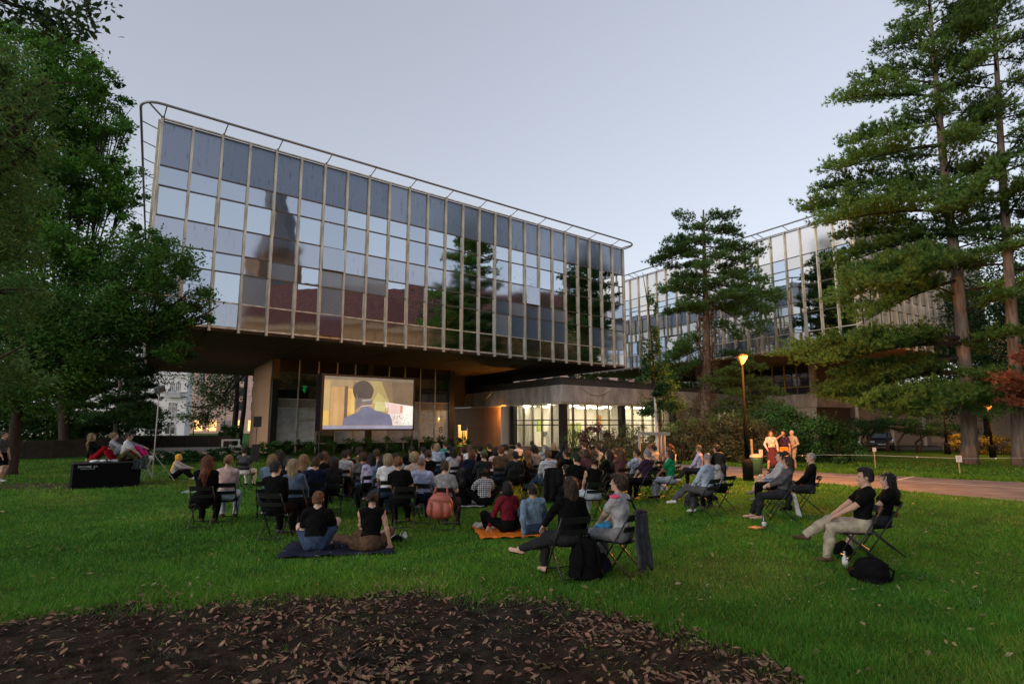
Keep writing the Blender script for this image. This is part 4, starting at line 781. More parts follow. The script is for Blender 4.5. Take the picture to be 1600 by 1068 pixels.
# darker trees at the back right
broadleaf('broadleaf_tree', 'dark broadleaf tree behind the tall pines at the right', (47, 50, 0), .35, (47, 50, 6), [blob(1540, 500, 47, 4.5, 4), blob(1600, 440, 46, 4, 4.5), blob(1510, 590, 47, 3.5, 2.5), blob(1560, 600, 46, 3.5, 2), blob(1470, 620, 48, 3, 1.6), blob(1640, 540, 45, 4, 5), blob(1490, 520, 49, 2.5, 2.5)], 40000, .26, (.022, .055, .020), 81, M_dkbark)
broadleaf('broadleaf_tree', 'broad dark tree mirrored in the lower panes', (33, 8, 0), .35, (33, 8, 5), [(33, 8, 8.5, 5, 5, 4), (30, 13, 6.5, 3.5, 3.5, 3), (36, 3, 7, 4, 4, 3.5)], 14000, .3, (.024, .058, .020), 82, M_dkbark)
broadleaf('broadleaf_tree', 'tall dark tree beyond the right edge mirrored in the glass', (37, 24, 0), .4, (37, 24, 6), [(37, 23, 14, 6.5, 5, 7), (33, 20, 7, 4, 4, 4)], 14000, .3, (.024, .058, .020), 85, M_dkbark)
broadleaf('broadleaf_tree', 'wide dark tree by the side street mirrored in the glass', (42, 33, 0), .4, (42, 33, 6), [(42, 33, 13, 5.5, 5, 7.5), (45, 37, 8, 4, 4, 5)], 14000, .3, (.024, .058, .020), 86, M_dkbark)
broadleaf('broadleaf_tree', 'spreading tree behind the photographer on the right', (27, -6, 0), .3, (27, -6, 4), [(27, -6, 6.5, 4.5, 4.5, 3.), (31, -3, 5.5, 3, 3, 2.5)], 9000, .3, (.026, .06, .02), 83, M_dkbark)
# the tree over the photographer: leafy boughs hang into the top left corner, its canopy shades the soil
ot = broadleaf('broadleaf_tree', 'overhanging tree whose dark leafy boughs hang into the top corner', (-4.2, -2.2, 0), .38, (-4.2, -2.0, 4.2), [(-5.2, -.5, 6.8, 3, 2.4, 1.1), (-1.5, -1.8, 7.2, 3, 2.5, 1.2), (-7., 2.0, 6.6, 2.0, 1.6, 1.0), (1.5, -2.0, 7.4, 2.6, 2, 1.), (-3, .6, 7.6, 2.6, 1.2, .8)], 24000, .17, (.03, .07, .02), 84, M_dkbark, sig=.22)
def bough(pts, n, seed):
    P = []; r = np.random.default_rng(seed); bs = np.array([-4.2, -2.2, 0]); q = MB()
    pts = [np.array(p)-bs for p in pts]; q.tube(pts, list(np.linspace(.05, .012, len(pts))), 6); q.obj('bough', M_dkbark, ot, smooth=True)
    for _ in range(n):
        k = r.integers(0, len(pts)-1); u = r.random(); P.append(pts[k]*(1-u)+pts[k+1]*u+r.normal(size=3)*[.16, .16, .12]-[0, 0, .05])
    ob('bough_leaves', leaves_mesh('bough_leaves', np.array(P), .11, leafmat('leaf_bough', (.03, .055, .02), .2), seed=seed, asp=.5, up=.2), ot)
bough([(-4.2, -2, 4.4), (-5.2, 2., 6.6), dp(-60, -30, 7.5), dp(20, 8, 7.6), dp(60, 18, 7.8), dp(92, 38, 7.8), dp(112, 36, 7.8)], 900, 91)
bough([(-4.2, -2, 4.4), (-4.4, 2., 6.8), dp(90, -60, 7), dp(128, -12, 7.2), dp(140, 18, 7.2), dp(141, 32, 7.2)], 330, 92)
# ------------------------------------------------------------------ people: one smooth body each, grown from a posed skeleton
def smin(a, b, k):
    h = np.clip(.5+.5*(b-a)/k, 0, 1); return b+(a-b)*h-k*h*(1-h)
def d_cap(p, a, b, ra, rb):
    ba = b-a; pa = p-a; h = np.clip((pa@ba)/max(ba@ba, 1e-9), 0, 1); return np.linalg.norm(pa-h[..., None]*ba, axis=-1)-(ra+(rb-ra)*h)
def d_ell(p, c, r, R):
    q = (p-c)@R; k0 = np.linalg.norm(q/r, axis=-1); k1 = np.linalg.norm(q/(r*r), axis=-1)+1e-9; return k0*(k0-1)/k1
def cap(a, b, ra, rb=None, reg=0, k=.03): return ('c', np.array(a, float), np.array(b, float), ra, ra if rb is None else rb, reg, k)
def ell(c, r, reg=0, k=.03, R=None): return ('e', np.array(c, float), np.array(r, float), np.eye(3) if R is None else R, None, reg, k)
def pd(P, pr): return d_cap(P, pr[1], pr[2], pr[3], pr[4]) if pr[0] == 'c' else d_ell(P, pr[1], pr[2], pr[3])
def bounds(pr):
    if pr[0] == 'c': r = max(pr[3], pr[4]); return np.minimum(pr[1], pr[2])-r, np.maximum(pr[1], pr[2])+r
    e = np.abs(pr[3])@pr[2]; return pr[1]-e, pr[1]+e
def field(prims, h, cut=None, disp=None):
    B = [bounds(p) for p in prims]; lo = np.min([b[0] for b in B], 0)-3*h; hi = np.max([b[1] for b in B], 0)+3*h
    n = np.ceil((hi-lo)/h).astype(int)+1; F = np.full(n, .5, np.float32); ax = [lo[i]+h*np.arange(n[i]) for i in range(3)]
    for p, (a, b) in zip(prims, B):
        i0 = np.maximum(((a-lo-.07)/h).astype(int), 0); i1 = np.minimum(((b-lo+.07)/h).astype(int)+2, n); s = tuple(slice(x, y) for x, y in zip(i0, i1))
        G = np.stack(np.meshgrid(*[ax[i][s[i]] for i in range(3)], indexing='ij'), -1); F[s] = smin(F[s], pd(G, p), p[6])
    if cut or disp:
        G = np.stack(np.meshgrid(*ax, indexing='ij'), -1)
        if disp: F = F+disp(G)
        if cut: F = np.maximum(F, cut(G))
    return F, lo
def surfnet(F, lo, h):
    S_ = F < 0; n = np.array(F.shape)-1
    co = [(i, j, k) for i in (0, 1) for j in (0, 1) for k in (0, 1)]
    sub = lambda A, c_: A[c_[0]:c_[0]+n[0], c_[1]:c_[1]+n[1], c_[2]:c_[2]+n[2]]
    cnt = sum(sub(S_, c_).astype(np.int8) for c_ in co); act = (cnt > 0) & (cnt < 8); ids = np.full(act.shape, -1, np.int64); ids[act] = np.arange(act.sum())
    base = np.argwhere(act); acc = np.zeros((len(base), 3)); w = np.zeros((len(base), 1))
    fv = {c_: sub(F, c_)[act] for c_ in co}
    for a in co:
        for b in co:
            if sum(abs(x-y) for x, y in zip(a, b)) == 1 and a < b:
                fa, fb = fv[a], fv[b]; m = (fa < 0) != (fb < 0); t = np.where(m, fa/np.where(m, fa-fb, 1), 0)
                acc += np.where(m[:, None], np.array(a)+t[:, None]*(np.array(b)-np.array(a)), 0); w += m[:, None]
    V = lo+h*(base+acc/np.maximum(w, 1)); Q = []
    for axx in range(3):
        u, v = (axx+1) % 3, (axx+2) % 3; sl0 = [slice(None)]*3; sl1 = [slice(None)]*3; sl0[axx] = slice(0, -1); sl1[axx] = slice(1, None)
        A, Bm = S_[tuple(sl0)], S_[tuple(sl1)]; e = np.argwhere(A != Bm); e = e[(e[:, u] > 0) & (e[:, v] > 0) & (e[:, u] < n[u]) & (e[:, v] < n[v])]
        if not len(e): continue
        sg = A[tuple(e.T)]; du = np.zeros(3, int); du[u] = 1; dv = np.zeros(3, int); dv[v] = 1
        q = np.stack([ids[tuple((e-du-dv).T)], ids[tuple((e-dv).T)], ids[tuple(e.T)], ids[tuple((e-du).T)]], 1); q[~sg] = q[~sg][:, ::-1]; Q.append(q)
    return V, np.concatenate(Q)
def regions(V, Q, prims):
    c_ = V[Q].mean(1); D = np.stack([pd(c_, p) for p in prims]); return np.array([p[5] for p in prims])[np.argmin(D, 0)]
def ik(a, t, l1, l2, pole):
    a, t, pole = (np.array(x, float) for x in (a, t, pole)); v = t-a; d = np.linalg.norm(v); u = v/d
    if d > .995*(l1+l2): d = .995*(l1+l2); t = a+u*d
    x = (l1*l1-l2*l2+d*d)/(2*d); hgt = math.sqrt(max(l1*l1-x*x, 0)); pl_ = pole-u*(pole@u); pl_ /= np.linalg.norm(pl_)+1e-9
    return a+u*x+pl_*hgt, t
def unit(v): v = np.array(v, float); return v/np.linalg.norm(v)
BODY = {}
def body(key, hz=.535, lean=-8, side=0, hp=0, hyaw=0, feet=((-.12, .46, .07), (.12, .46, .07)), kp=((-.15, 1, .6), (.15, 1, .6)), hands=((-.09, .30, .60), (.09, .30, .60)), ep=((-1, -.4, -.5), (1, -.4, -.5)), sleeve='long', bottoms='long', fem=False, heavy=0., res=.021, shoes=True, toe=((0, 1, -.15), (0, 1, -.15)), curl=.5, nearhair=False):
    if key in BODY: return BODY[key]
    a, b = R_(lean), R_(side); U = unit([math.sin(b), math.sin(a), math.cos(a)*math.cos(b)]); Fw = unit(np.array([0, math.cos(a), -math.sin(a)])); X = unit(np.cross(Fw, U)); Fw = np.cross(U, X); RT = np.stack([X, Fw, U], 1)
    P = np.array([0, 0, hz]); s_ = .92 if fem else 1.; TR = []; hv_ = 1+heavy
    W_ = lambda x, y, z: P+X*x+Fw*y+U*z
    TR += [ell(W_(0, -.005, .02), [.165*hv_*(1.04 if fem else 1), .12*hv_, .125], 2, .05, RT), ell(W_(0, .01, .17), [.155*s_*hv_, .108*hv_, .17], 1, .06, RT), ell(W_(0, .0, .345), [.182*s_, .112*hv_, .175], 1, .06, RT)]
    if fem: TR += [ell(W_(x, .085, .33), [.055, .05, .055], 1, .05, RT) for x in (-.07, .07)]
    TR += [cap(W_(-.15*s_, -.012, .47), W_(.15*s_, -.012, .47), .063, None, 1, .06), cap(W_(-.06, -.02, .50), W_(.06, -.02, .50), .055, None, 1, .05)]
    NB = W_(0, -.012, .52); a2 = R_(lean*.35+hp); Uh = unit([math.sin(b)*.5, math.sin(a2), math.cos(a2)]); y_ = R_(hyaw); f0 = np.array([-math.sin(y_), math.cos(y_), 0]); Xh = unit(np.cross(f0, Uh)); Fh = np.cross(Uh, Xh); RH = np.stack([Xh, Fh, Uh], 1)
    HC = NB+unit(U+Uh)*.07+Uh*.085+Fh*.02; Hh = lambda x, y, z: HC+RH@np.array([x, y, z])
    TR += [cap(NB-U*.03, HC-Uh*.05-Fh*.015, .056*s_+.004, .05*s_+.004, 0, .03)]
    TR += [ell(Hh(0, -.008, .025), [.075, .094, .092], 0, .03, RH), ell(Hh(0, .03, -.045), [.054, .062, .066], 0, .03, RH), cap(Hh(0, .092, .01), Hh(0, .108, -.022), .010, .014, 0, .012), ell(Hh(0, .075, -.092), [.024, .02, .018], 0, .02, RH)]
    TR += [ell(Hh(sx*.077, -.002, -.008), [.012, .022, .032], 0, .01, RH) for sx in (-1, 1)]
    TR += [ell(Hh(sx*.031, .082, .012), [.011, .008, .006], 4, .006, RH) for sx in (-1, 1)]+[ell(Hh(sx*.03, .080, .034), [.022, .012, .008], 0, .012, RH) for sx in (-1, 1)]+[ell(Hh(0, .088, -.055), [.022, .011, .008], 5, .006, RH)]
    hand_pr = []
    for i, sx in enumerate((-1, 1)):
        sh = W_(sx*.178*s_, -.012, .462); el, wr = ik(sh, np.array(hands[i]), .285*s_, .255*s_, RT@np.array(ep[i], float))
        top_r = .012 if sleeve != 'none' else .0
        rs = 1 if sleeve != 'none' else 0
        TR.append(cap(sh if sleeve != 'short' else sh+(el-sh)*.42, el, .05*s_*hv_+top_r, .04*s_+top_r*(1.2 if sleeve == 'long' else .0), 1 if sleeve == 'long' else 0, .035))
        if sleeve == 'short': TR.append(cap(sh, sh+(el-sh)*.64, .064*s_*hv_, .066*s_, 1, .014))
        if sleeve == 'none': TR.append(ell(sh, [.052*s_]*3, 0, .03))
        fa = unit(wr-el); TR.append(cap(el, wr, .040*s_, .027*s_, 0, .02))
        if sleeve == 'long': TR.append(cap(el, el+(wr-el)*.88, .054*s_, .040*s_, 1, .02))
        # palm, four fingers, thumb
        side_ = unit(np.cross(fa, U if abs(fa@U) < .9 else Fw)); up_ = np.cross(side_, fa); th = -sx*side_; hp_ = [cap(wr-fa*.03, wr+fa*.02, .026*s_, .026*s_, 0, .012), ell(wr+fa*.052, [.04*s_, .046, .017], 0, .012, np.stack([side_, fa, up_], 1))]
        for q in range(4):
            off = side_*(q-1.5)*.0195*s_; ln = (.066, .078, .074, .058)[q if sx < 0 else 3-q]; p0 = wr+fa*.088+off; d1 = unit(fa-up_*curl*.55); d2 = unit(fa-up_*curl*1.5); p1 = p0+d1*ln*.5; hp_ += [cap(p0, p1, .0098, .009, 0, .006), cap(p1, p1+d2*ln*.5, .009, .0075, 0, .006)]
        hp_ += [cap(wr+fa*.03+th*.03, wr+fa*.06+th*.058-up_*.012, .0125, .0105, 0, .008), cap(wr+fa*.06+th*.058-up_*.012, wr+fa*.09+th*.066-up_*.02, .0105, .009, 0, .006)]
        if res > .016: TR += [cap(wr, wr+fa*.10, .028, .022, 0, .015), cap(wr+fa*.09, wr+fa*.15-up_*.03*curl, .022, .014, 0, .012), cap(wr+fa*.03+th*.02, wr+fa*.09+th*.055, .013, .011, 0, .01)]
        else: TR.append(cap(wr-fa*.02, wr+fa*.03, .026, .024, 0, .012)); hand_pr.append(hp_)
        hip = P+X*sx*.09+U*-.01; kn, an = ik(hip, np.array(feet[i])+[0, 0, .03], .43, .42, np.array(kp[i], float))
        lb = .014 if bottoms == 'long' else 0.; TR.append(cap(hip if bottoms != 'short' else hip+(kn-hip)*.5, kn, .082*hv_+.012-(.018 if bottoms == 'short' else 0), .058+lb, 2 if bottoms != 'short' else 0, .04)); ct = .93 if shoes else .90
        if bottoms == 'short': TR += [cap(hip, hip+(kn-hip)*.72, .098*hv_, .083, 2, .02)]
        TR.append(cap(kn, kn+(an-kn)*.42, .055+lb, .056+lb, 2 if bottoms == 'long' else 0, .03)); TR.append(cap(kn+(an-kn)*.4, kn+(an-kn)*ct, .056+lb, .036+lb*1.3, 2 if bottoms == 'long' else 0, .03)); TR.append(cap(kn+(an-kn)*.85, an, .036, .034, 0, .02))
        tv = unit(toe[i]); he = an-tv*.045-[0, 0, .03]; rg = 3 if shoes else 0; TR += [cap(an, he, .036, .034, rg, .02), cap(he, an+tv*.15-[0, 0, .035], .037, .028, rg, .02)]
        if not shoes: TR.append(cap(he-[0, 0, .02], an+tv*.155-[0, 0, .058], .024, .022, 3, .008))
    if bottoms == 'skirt': TR += [cap(P+U*.02, P+(np.array(feet[0])+np.array(feet[1])-2*P)/2*.62, .15, .235, 2, .05)]
    wob = lambda G: .0062*np.sin(G[..., 2]*34+2.5*np.sin(G[..., 0]*21+G[..., 1]*9))*np.sin(G[..., 0]*17+G[..., 1]*23+1)*(np.linalg.norm(G-HC, axis=-1) > .2)
    F, lo = field(TR, res, disp=wob); V, Q = surfnet(F, lo, res); rg = regions(V, Q, TR)
    for hpr in hand_pr:
        F2, lo2 = field(hpr, .0055); V2, Q2 = surfnet(F2, lo2, .0055); Q = np.concatenate([Q, Q2+len(V)]); V = np.concatenate([V, V2]); rg = np.concatenate([rg, np.zeros(len(Q2), int)])
    # tidy the seams between skin and cloth: slide seam vertices along the seam
    E = np.concatenate([Q[:, [0, 1]], Q[:, [1, 2]], Q[:, [2, 3]], Q[:, [3, 0]]]); E.sort(1); fi = np.tile(np.arange(len(Q)), 4); o_ = np.lexsort((E[:, 1], E[:, 0])); E = E[o_]; fi = fi[o_]
    sm = (E[1:] == E[:-1]).all(1); bd_ = sm & (rg[fi[1:]] != rg[fi[:-1]]); BE = E[1:][bd_]
    if len(BE):
        for _ in range(5):
            ac = np.zeros_like(V); ct_ = np.zeros(len(V)); np.add.at(ac, BE[:, 0], V[BE[:, 1]]); np.add.at(ac, BE[:, 1], V[BE[:, 0]]); np.add.at(ct_, BE[:, 0], 1); np.add.at(ct_, BE[:, 1], 1)
            m_ = ct_ >= 2; V[m_] = V[m_]*.45+ac[m_]/ct_[m_][:, None]*.55
    me = npmesh('person', V, Q, [M_skin[0]]*6, smooth=True, midx=rg)
    BODY[key] = (me, np.block([[RH, HC[:, None]], [np.zeros((1, 3)), np.ones((1, 1))]]), HC+Uh*.128, HC); return BODY[key]
M_skin = [mat('skin_%d' % i, c_, .55, noise=.07, nscale=10, spec=.35) for i, c_ in enumerate(((.48, .29, .21), (.42, .25, .17), (.52, .34, .26), (.36, .20, .13)))]
M_dark = mat('eye_dark', (.02, .015, .012), .3); M_lip = mat('lip', (.30, .12, .10), .5)
HAIRC = dict(black=(.010, .009, .009), dark=(.022, .015, .011), brown=(.045, .026, .015), lbrown=(.095, .056, .03), blonde=(.22, .14, .065), lblonde=(.30, .225, .13), red=(.125, .036, .014), ginger=(.17, .078, .034), grey=(.22, .21, .21), white=(.5, .49, .47), crop=(.16, .10, .075), yellow=(.75, .42, .03), green=(.06, .08, .045), maroon=(.07, .02, .02), cap=(.02, .02, .022))
def hairmat(c_):
    k = 'hair_'+c_
    if k in MATS: return MATS[k]
    return mat(k, HAIRC[c_], .5 if c_ not in ('yellow', 'green', 'maroon', 'cap') else .9, noise=.4, nscale=26, stretch=(2, 2, .25), bump=.8, bscale=70, spec=.35)
HAIR = {}
def hair(style):
    if style in HAIR: return HAIR[style]
    amp = .011 if style in ('curly', 'wavy') else .0045
    disp = lambda G: amp*np.sin(G[..., 0]*95+4*np.sin(G[..., 2]*18))*np.cos(G[..., 1]*80+G[..., 2]*(60 if style == 'curly' else 6))
    base = [ell((0, -.014, .036), (.083, .102, .096), 0, .03)]; face = lambda G: np.minimum(G[..., 1]-.034-.25*np.maximum(-.02-G[..., 2], 0), .074-G[..., 2]+.35*np.abs(G[..., 0])); ear = lambda G: np.maximum(face(G), np.minimum(G[..., 1]+.022, .006-G[..., 2])); low = lambda z: (lambda G: np.maximum(ear(G), z-G[..., 2]-.25*G[..., 1]))
    cut = low(-.045)
    if style == 'short': base += [ell((0, -.05, -.02), (.076, .058, .06), 0, .03)]; cut = low(-.06)
    if style == 'quiff': base += [ell((0, -.05, -.02), (.076, .058, .06), 0, .03), ell((0, .035, .112), (.06, .052, .036), 0, .03), ell((0, -.02, .105), (.07, .09, .04), 0, .03)]; cut = low(-.06)
    if style == 'buzz': base = [ell((0, -.012, .028), (.079, .099, .094), 0, .02)]; cut = low(-.03)
    if style == 'long': base += [ell((0, -.055, -.10), (.098, .062, .20), 0, .05), cap((-.085, -.01, -.02), (-.08, .0, -.2), .03, .022, 0, .04), cap((.085, -.01, -.02), (.08, .0, -.2), .03, .022, 0, .04), cap((0, -.09, -.2), (.01, -.10, -.33), .075, .04, 0, .05)]; cut = face
    if style == 'bob': base += [ell((0, -.035, -.04), (.104, .088, .115), 0, .04)]; cut = lambda G: np.maximum(face(G), -.115-G[..., 2])
    if style == 'mid': base += [ell((0, -.05, -.07), (.098, .068, .16), 0, .05)]; cut = face
    if style == 'bun': base += [ell((0, -.05, -.015), (.075, .056, .055), 0, .03), ell((0, -.125, .045), (.048, .043, .045), 0, .02)]
    if style == 'pony': base += [ell((0, -.05, -.015), (.075, .056, .055), 0, .03), cap((0, -.115, .04), (.01, -.15, -.05), .035, .03, 0, .03), cap((.01, -.15, -.05), (.0, -.125, -.24), .034, .012, 0, .03)]
    if style == 'curly': base = [ell((0, -.02, .04), (.105, .115, .11), 0, .03), ell((0, -.06, -.02), (.095, .07, .075), 0, .04)]; cut = low(-.085)
    if style == 'wavy': base = [ell((0, -.03, .035), (.097, .112, .10), 0, .03), ell((0, -.075, -.02), (.085, .06, .08), 0, .04), ell((.0, .045, .09), (.075, .05, .04), 0, .03)]; cut = low(-.09)
    if style == 'cap': base = [ell((0, -.008, .04), (.085, .106, .098), 0, .02), ell((0, .125, .055), (.065, .055, .010), 0, .012)]; cut = lambda G: .012-G[..., 2]-.12*G[..., 1]*0
    if style == 'hood': base = [ell((0, -.02, .02), (.105, .115, .12), 0, .03), ell((0, -.08, -.13), (.09, .05, .12), 0, .05), cap((0, -.13, -.2), (0, -.19, -.45), .07, .09, 0, .05)]; cut = face
    h = .0095 if style not in ('long', 'hood') else .0115
    F, lo = field(base, h, cut, disp); V, Q = surfnet(F, lo, h)
    if style not in ('cap', 'hood'):       # loose strands lying over the cap of hair
        r = np.random.default_rng(len(style)*7+len(V)); fn = np.cross(V[Q[:, 2]]-V[Q[:, 0]], V[Q[:, 3]]-V[Q[:, 1]]); fc = V[Q].mean(1); fn /= np.linalg.norm(fn, axis=1, keepdims=True)+1e-12
        fn *= np.sign((fn*(fc-[0, -.02, .0])*[1, 1, .3]).sum(1, keepdims=True)); n_s = {'buzz': 160}.get(style, 520); k = r.integers(0, len(Q), n_s*2); k = k[(fc[k, 1] < .07)][:n_s]; n = fn[k]; p = fc[k].copy()
        L_ = {'long': .13, 'mid': .10, 'bob': .08, 'pony': .06, 'bun': .05, 'wavy': .06, 'curly': .045, 'buzz': .016}.get(style, .045); t = np.stack([p[:, 0]*1.2, (p[:, 1]+.03)*.9, -.05-np.maximum(.08-p[:, 2], 0)*2], 1)+r.normal(size=p.shape)*.035; segs = []
        for j in range(4):
            t -= n*(t*n).sum(1, keepdims=True)*.9; t /= np.linalg.norm(t, axis=1, keepdims=True)+1e-9; w = np.cross(n, t); w /= np.linalg.norm(w, axis=1, keepdims=True)+1e-9; wd = .0042*(1-j/4.2); q_ = p+n*(.002+.0012*j*r.random((len(p), 1))); segs.append((q_-w*wd, q_+w*wd)); p = p+t*(L_/3)*r.uniform(.7, 1.2, (len(p), 1))-n*.0035*j; t = t+np.array([0, 0, -.25])+r.normal(size=p.shape)*(.25 if style in ('curly', 'wavy') else .08)
        m = len(p); SV = np.concatenate([x for ab in segs for x in ab]); SQ = np.concatenate([np.stack([np.arange(m)+2*j*m, np.arange(m)+(2*j+1)*m, np.arange(m)+(2*j+3)*m, np.arange(m)+(2*j+2)*m], 1) for j in range(3)]); Q = np.concatenate([Q, SQ+len(V)]); V = np.concatenate([V, SV])
    HAIR[style] = npmesh('hair', V, Q, hairmat('dark'), smooth=True); return HAIR[style]
TOPC = dict(black=(.006, .006, .0065), char=(.022, .023, .026), navy=(.012, .015, .034), white=(.62, .62, .64), offw=(.52, .50, .46), grey=(.20, .20, .21), lgrey=(.36, .36, .37), dgrey=(.075, .075, .08), lblue=(.30, .37, .47), vblue=(.30, .33, .50), denim=(.075, .11, .17), denim2=(.14, .20, .275), aqua=(.20, .31, .33), teal=(.03, .24, .27), pink=(.55, .38, .36), beige=(.45, .37, .29), maroon=(.10, .03, .035), burg=(.13, .012, .022), brown=(.09, .055, .035), olive=(.10, .085, .035), green=(.012, .21, .075), must=(.48, .28, .03), lav=(.42, .38, .55), red=(.35, .02, .02), crimson=(.22, .006, .012), hot=(.65, .03, .20), plum=(.045, .025, .05), khaki=(.36, .31, .235), cream=(.60, .52, .42), wine=(.11, .045, .05), orange=(.75, .30, .04), plaid=(.60, .60, .62), stripe=(.58, .59, .63), floral=(.12, .2, .48), jean=(.035, .055, .10), ljean=(.38, .43, .50))
def topmat(c_):
    if c_ == 'plaid': return cloth(TOPC[c_], 'plaid', (.015, .018, .03))
    if c_ == 'stripe': return cloth(TOPC[c_], 'stripe', (.03, .035, .07))
    if c_ == 'floral': return cloth(TOPC[c_], 'floral', (.48, .55, .66))
    return cloth(TOPC[c_])
PEOPLE = []
def person(me_key, at_, rz, style, hc, top, bot, desc, shoes='black', skin=None, label=None, sc=1., group='audience on the lawn', cat='person'):
    me, HM, _, _ = BODY[me_key]; o = ob('person', me, None, at_, (0, 0, rz)); o.scale = (sc, sc, sc)
    ms = [M_skin[rnd.randrange(4) if skin is None else skin], topmat(top), topmat(bot), topmat(shoes), M_dark, M_lip]
    for s_, m in zip(o.material_slots, ms): s_.link = 'OBJECT'; s_.material = m
    if style:
        h = ob('hair' if style not in ('cap', 'hood') else style, hair(style), o); h.matrix_local = Matrix(HM.tolist()); h.material_slots[0].link = 'OBJECT'; h.material_slots[0].material = hairmat(hc)
        if style == 'cap': h2 = ob('hair', hair('short'), o); h2.matrix_local = Matrix(HM.tolist()); h2.material_slots[0].link = 'OBJECT'; h2.material_slots[0].material = hairmat('dark'); h2.scale = (.96,)*3
    tag(o, label or desc, cat, group); PEOPLE.append((o, desc)); return o
# generic seated poses for the rows
def H_(v): return v
body('m0', sleeve='short', hyaw=6); body('m1', sleeve='long', lean=-4, hyaw=-14, hands=((-.10, .36, .57), (.04, .30, .60))); body('m2', sleeve='short', lean=8, hp=-4, hands=((-.06, .42, .60), (.06, .42, .60)), feet=((-.14, .36, .07), (.14, .40, .07))); body('m3', sleeve='long', heavy=.12, lean=-10, hands=((-.05, .22, .72), (.05, .23, .70)))
body('m4', sleeve='short', lean=-14, hyaw=18, feet=((-.18, .52, .07), (.20, .56, .07)), bottoms='short'); body('f0', fem=True, sleeve='long', lean=-5, hyaw=-8); body('f1', fem=True, sleeve='short', lean=2, hyaw=12, hands=((-.10, .38, .60), (.02, .16, .75))); body('f2', fem=True, sleeve='none', lean=-3, hyaw=-20)
body('f3', fem=True, sleeve='long', lean=-9, side=5, hyaw=22, feet=((-.1, .5, .07), (.25, .62, .25)), kp=((-.1, 1, .6), (-.25, 1, .7))); body('m5', sleeve='long', lean=-3, side=-4, hyaw=-30, feet=((-.38, .60, .26), (.12, .44, .07)), kp=((.3, 1, .6), (.1, 1, .6)))
# --- folding chair
M_ch = mat('chair_black', (.014, .014, .015), .42, spec=.5)
def make_chair():
    t = thing('folding_chair', 'black folding chair', 'chair', (0, 0, 0), 0, 'black folding chairs of the audience')
    q = MB(); q.add([(x, y, .445-.012*(1-(x/.2)**2)*(1 if abs(y-.03) < .18 else .4)) for y in (-.17, -.05, .1, .23) for x in (-.2, -.1, 0, .1, .2)], [(r*5+c_, r*5+c_+1, r*5+c_+6, r*5+c_+5) for r in range(3) for c_ in range(4)])
    q.add([(x, y, .428-.012*(1-(x/.2)**2)) for y in (-.17, .23) for x in (-.2, -.1, 0, .1, .2)], [(c_+5, c_+6, c_+1, c_) for c_ in range(4)]); q.box(-.2, .2, .228, .236, .405, .447); q.obj('seat', M_ch, t, smooth=False)
    for z0, z1, nm in ((.715, .805, 'top_rail'), (.575, .64, 'back_slat')):
        q = MB(); ys = lambda z: .02-.30*((z-.1)/.7); n_ = 8
        for s_ in (0, 1): q.add([(-.2+.4*k/n_, ys(z)-.022*(1-(2*k/n_-1)**2)-(.012 if s_ else 0), z) for z in (z0, z1) for k in range(n_+1)], [((k, k+1, k+n_+2, k+n_+1) if not s_ else (k+n_+1, k+n_+2, k+1, k)) for k in range(n_)])
        q.obj(nm, M_ch, t)
    for sx in (-1, 1):
        q = MB(); q.tube([(sx*.205, -.285, .80), (sx*.205, -.02, .40), (sx*.205, .255, .0)], .0115, 6); q.obj('front_leg', M_ch, t, smooth=True)
        q = MB(); q.tube([(sx*.18, .19, .43), (sx*.18, -.05, .21), (sx*.18, -.285, 0)], .0115, 6); q.obj('rear_leg', M_ch, t, smooth=True)
    for y, z, w_ in ((-.24, .05, .18), (.2, .09, .205)): q = MB(); q.tube([(-w_, y, z), (w_, y, z)], .009, 6); q.obj('stretcher', M_ch, t)
    return t
CH = make_chair(); CH_used = [0]
def chair(at_, rz, desc, dx=0., dy=.06):
    c_ = CH if not CH_used[0] else copy_tree(CH); CH_used[0] = 1
    c_.location = (at_[0]-math.sin(rz)*dy+math.cos(rz)*dx, at_[1]+math.cos(rz)*dy+math.sin(rz)*dx, 0); c_.rotation_euler = (0, 0, rz)
    c_['label'] = ' '.join(('black folding chair under the '+desc.replace('broad ', '')).split()[:16]); return c_
SCR = np.array([-8.6, 34.6])
def facing(p): d_ = SCR-np.array(p[:2]); return math.atan2(-d_[0], d_[1])
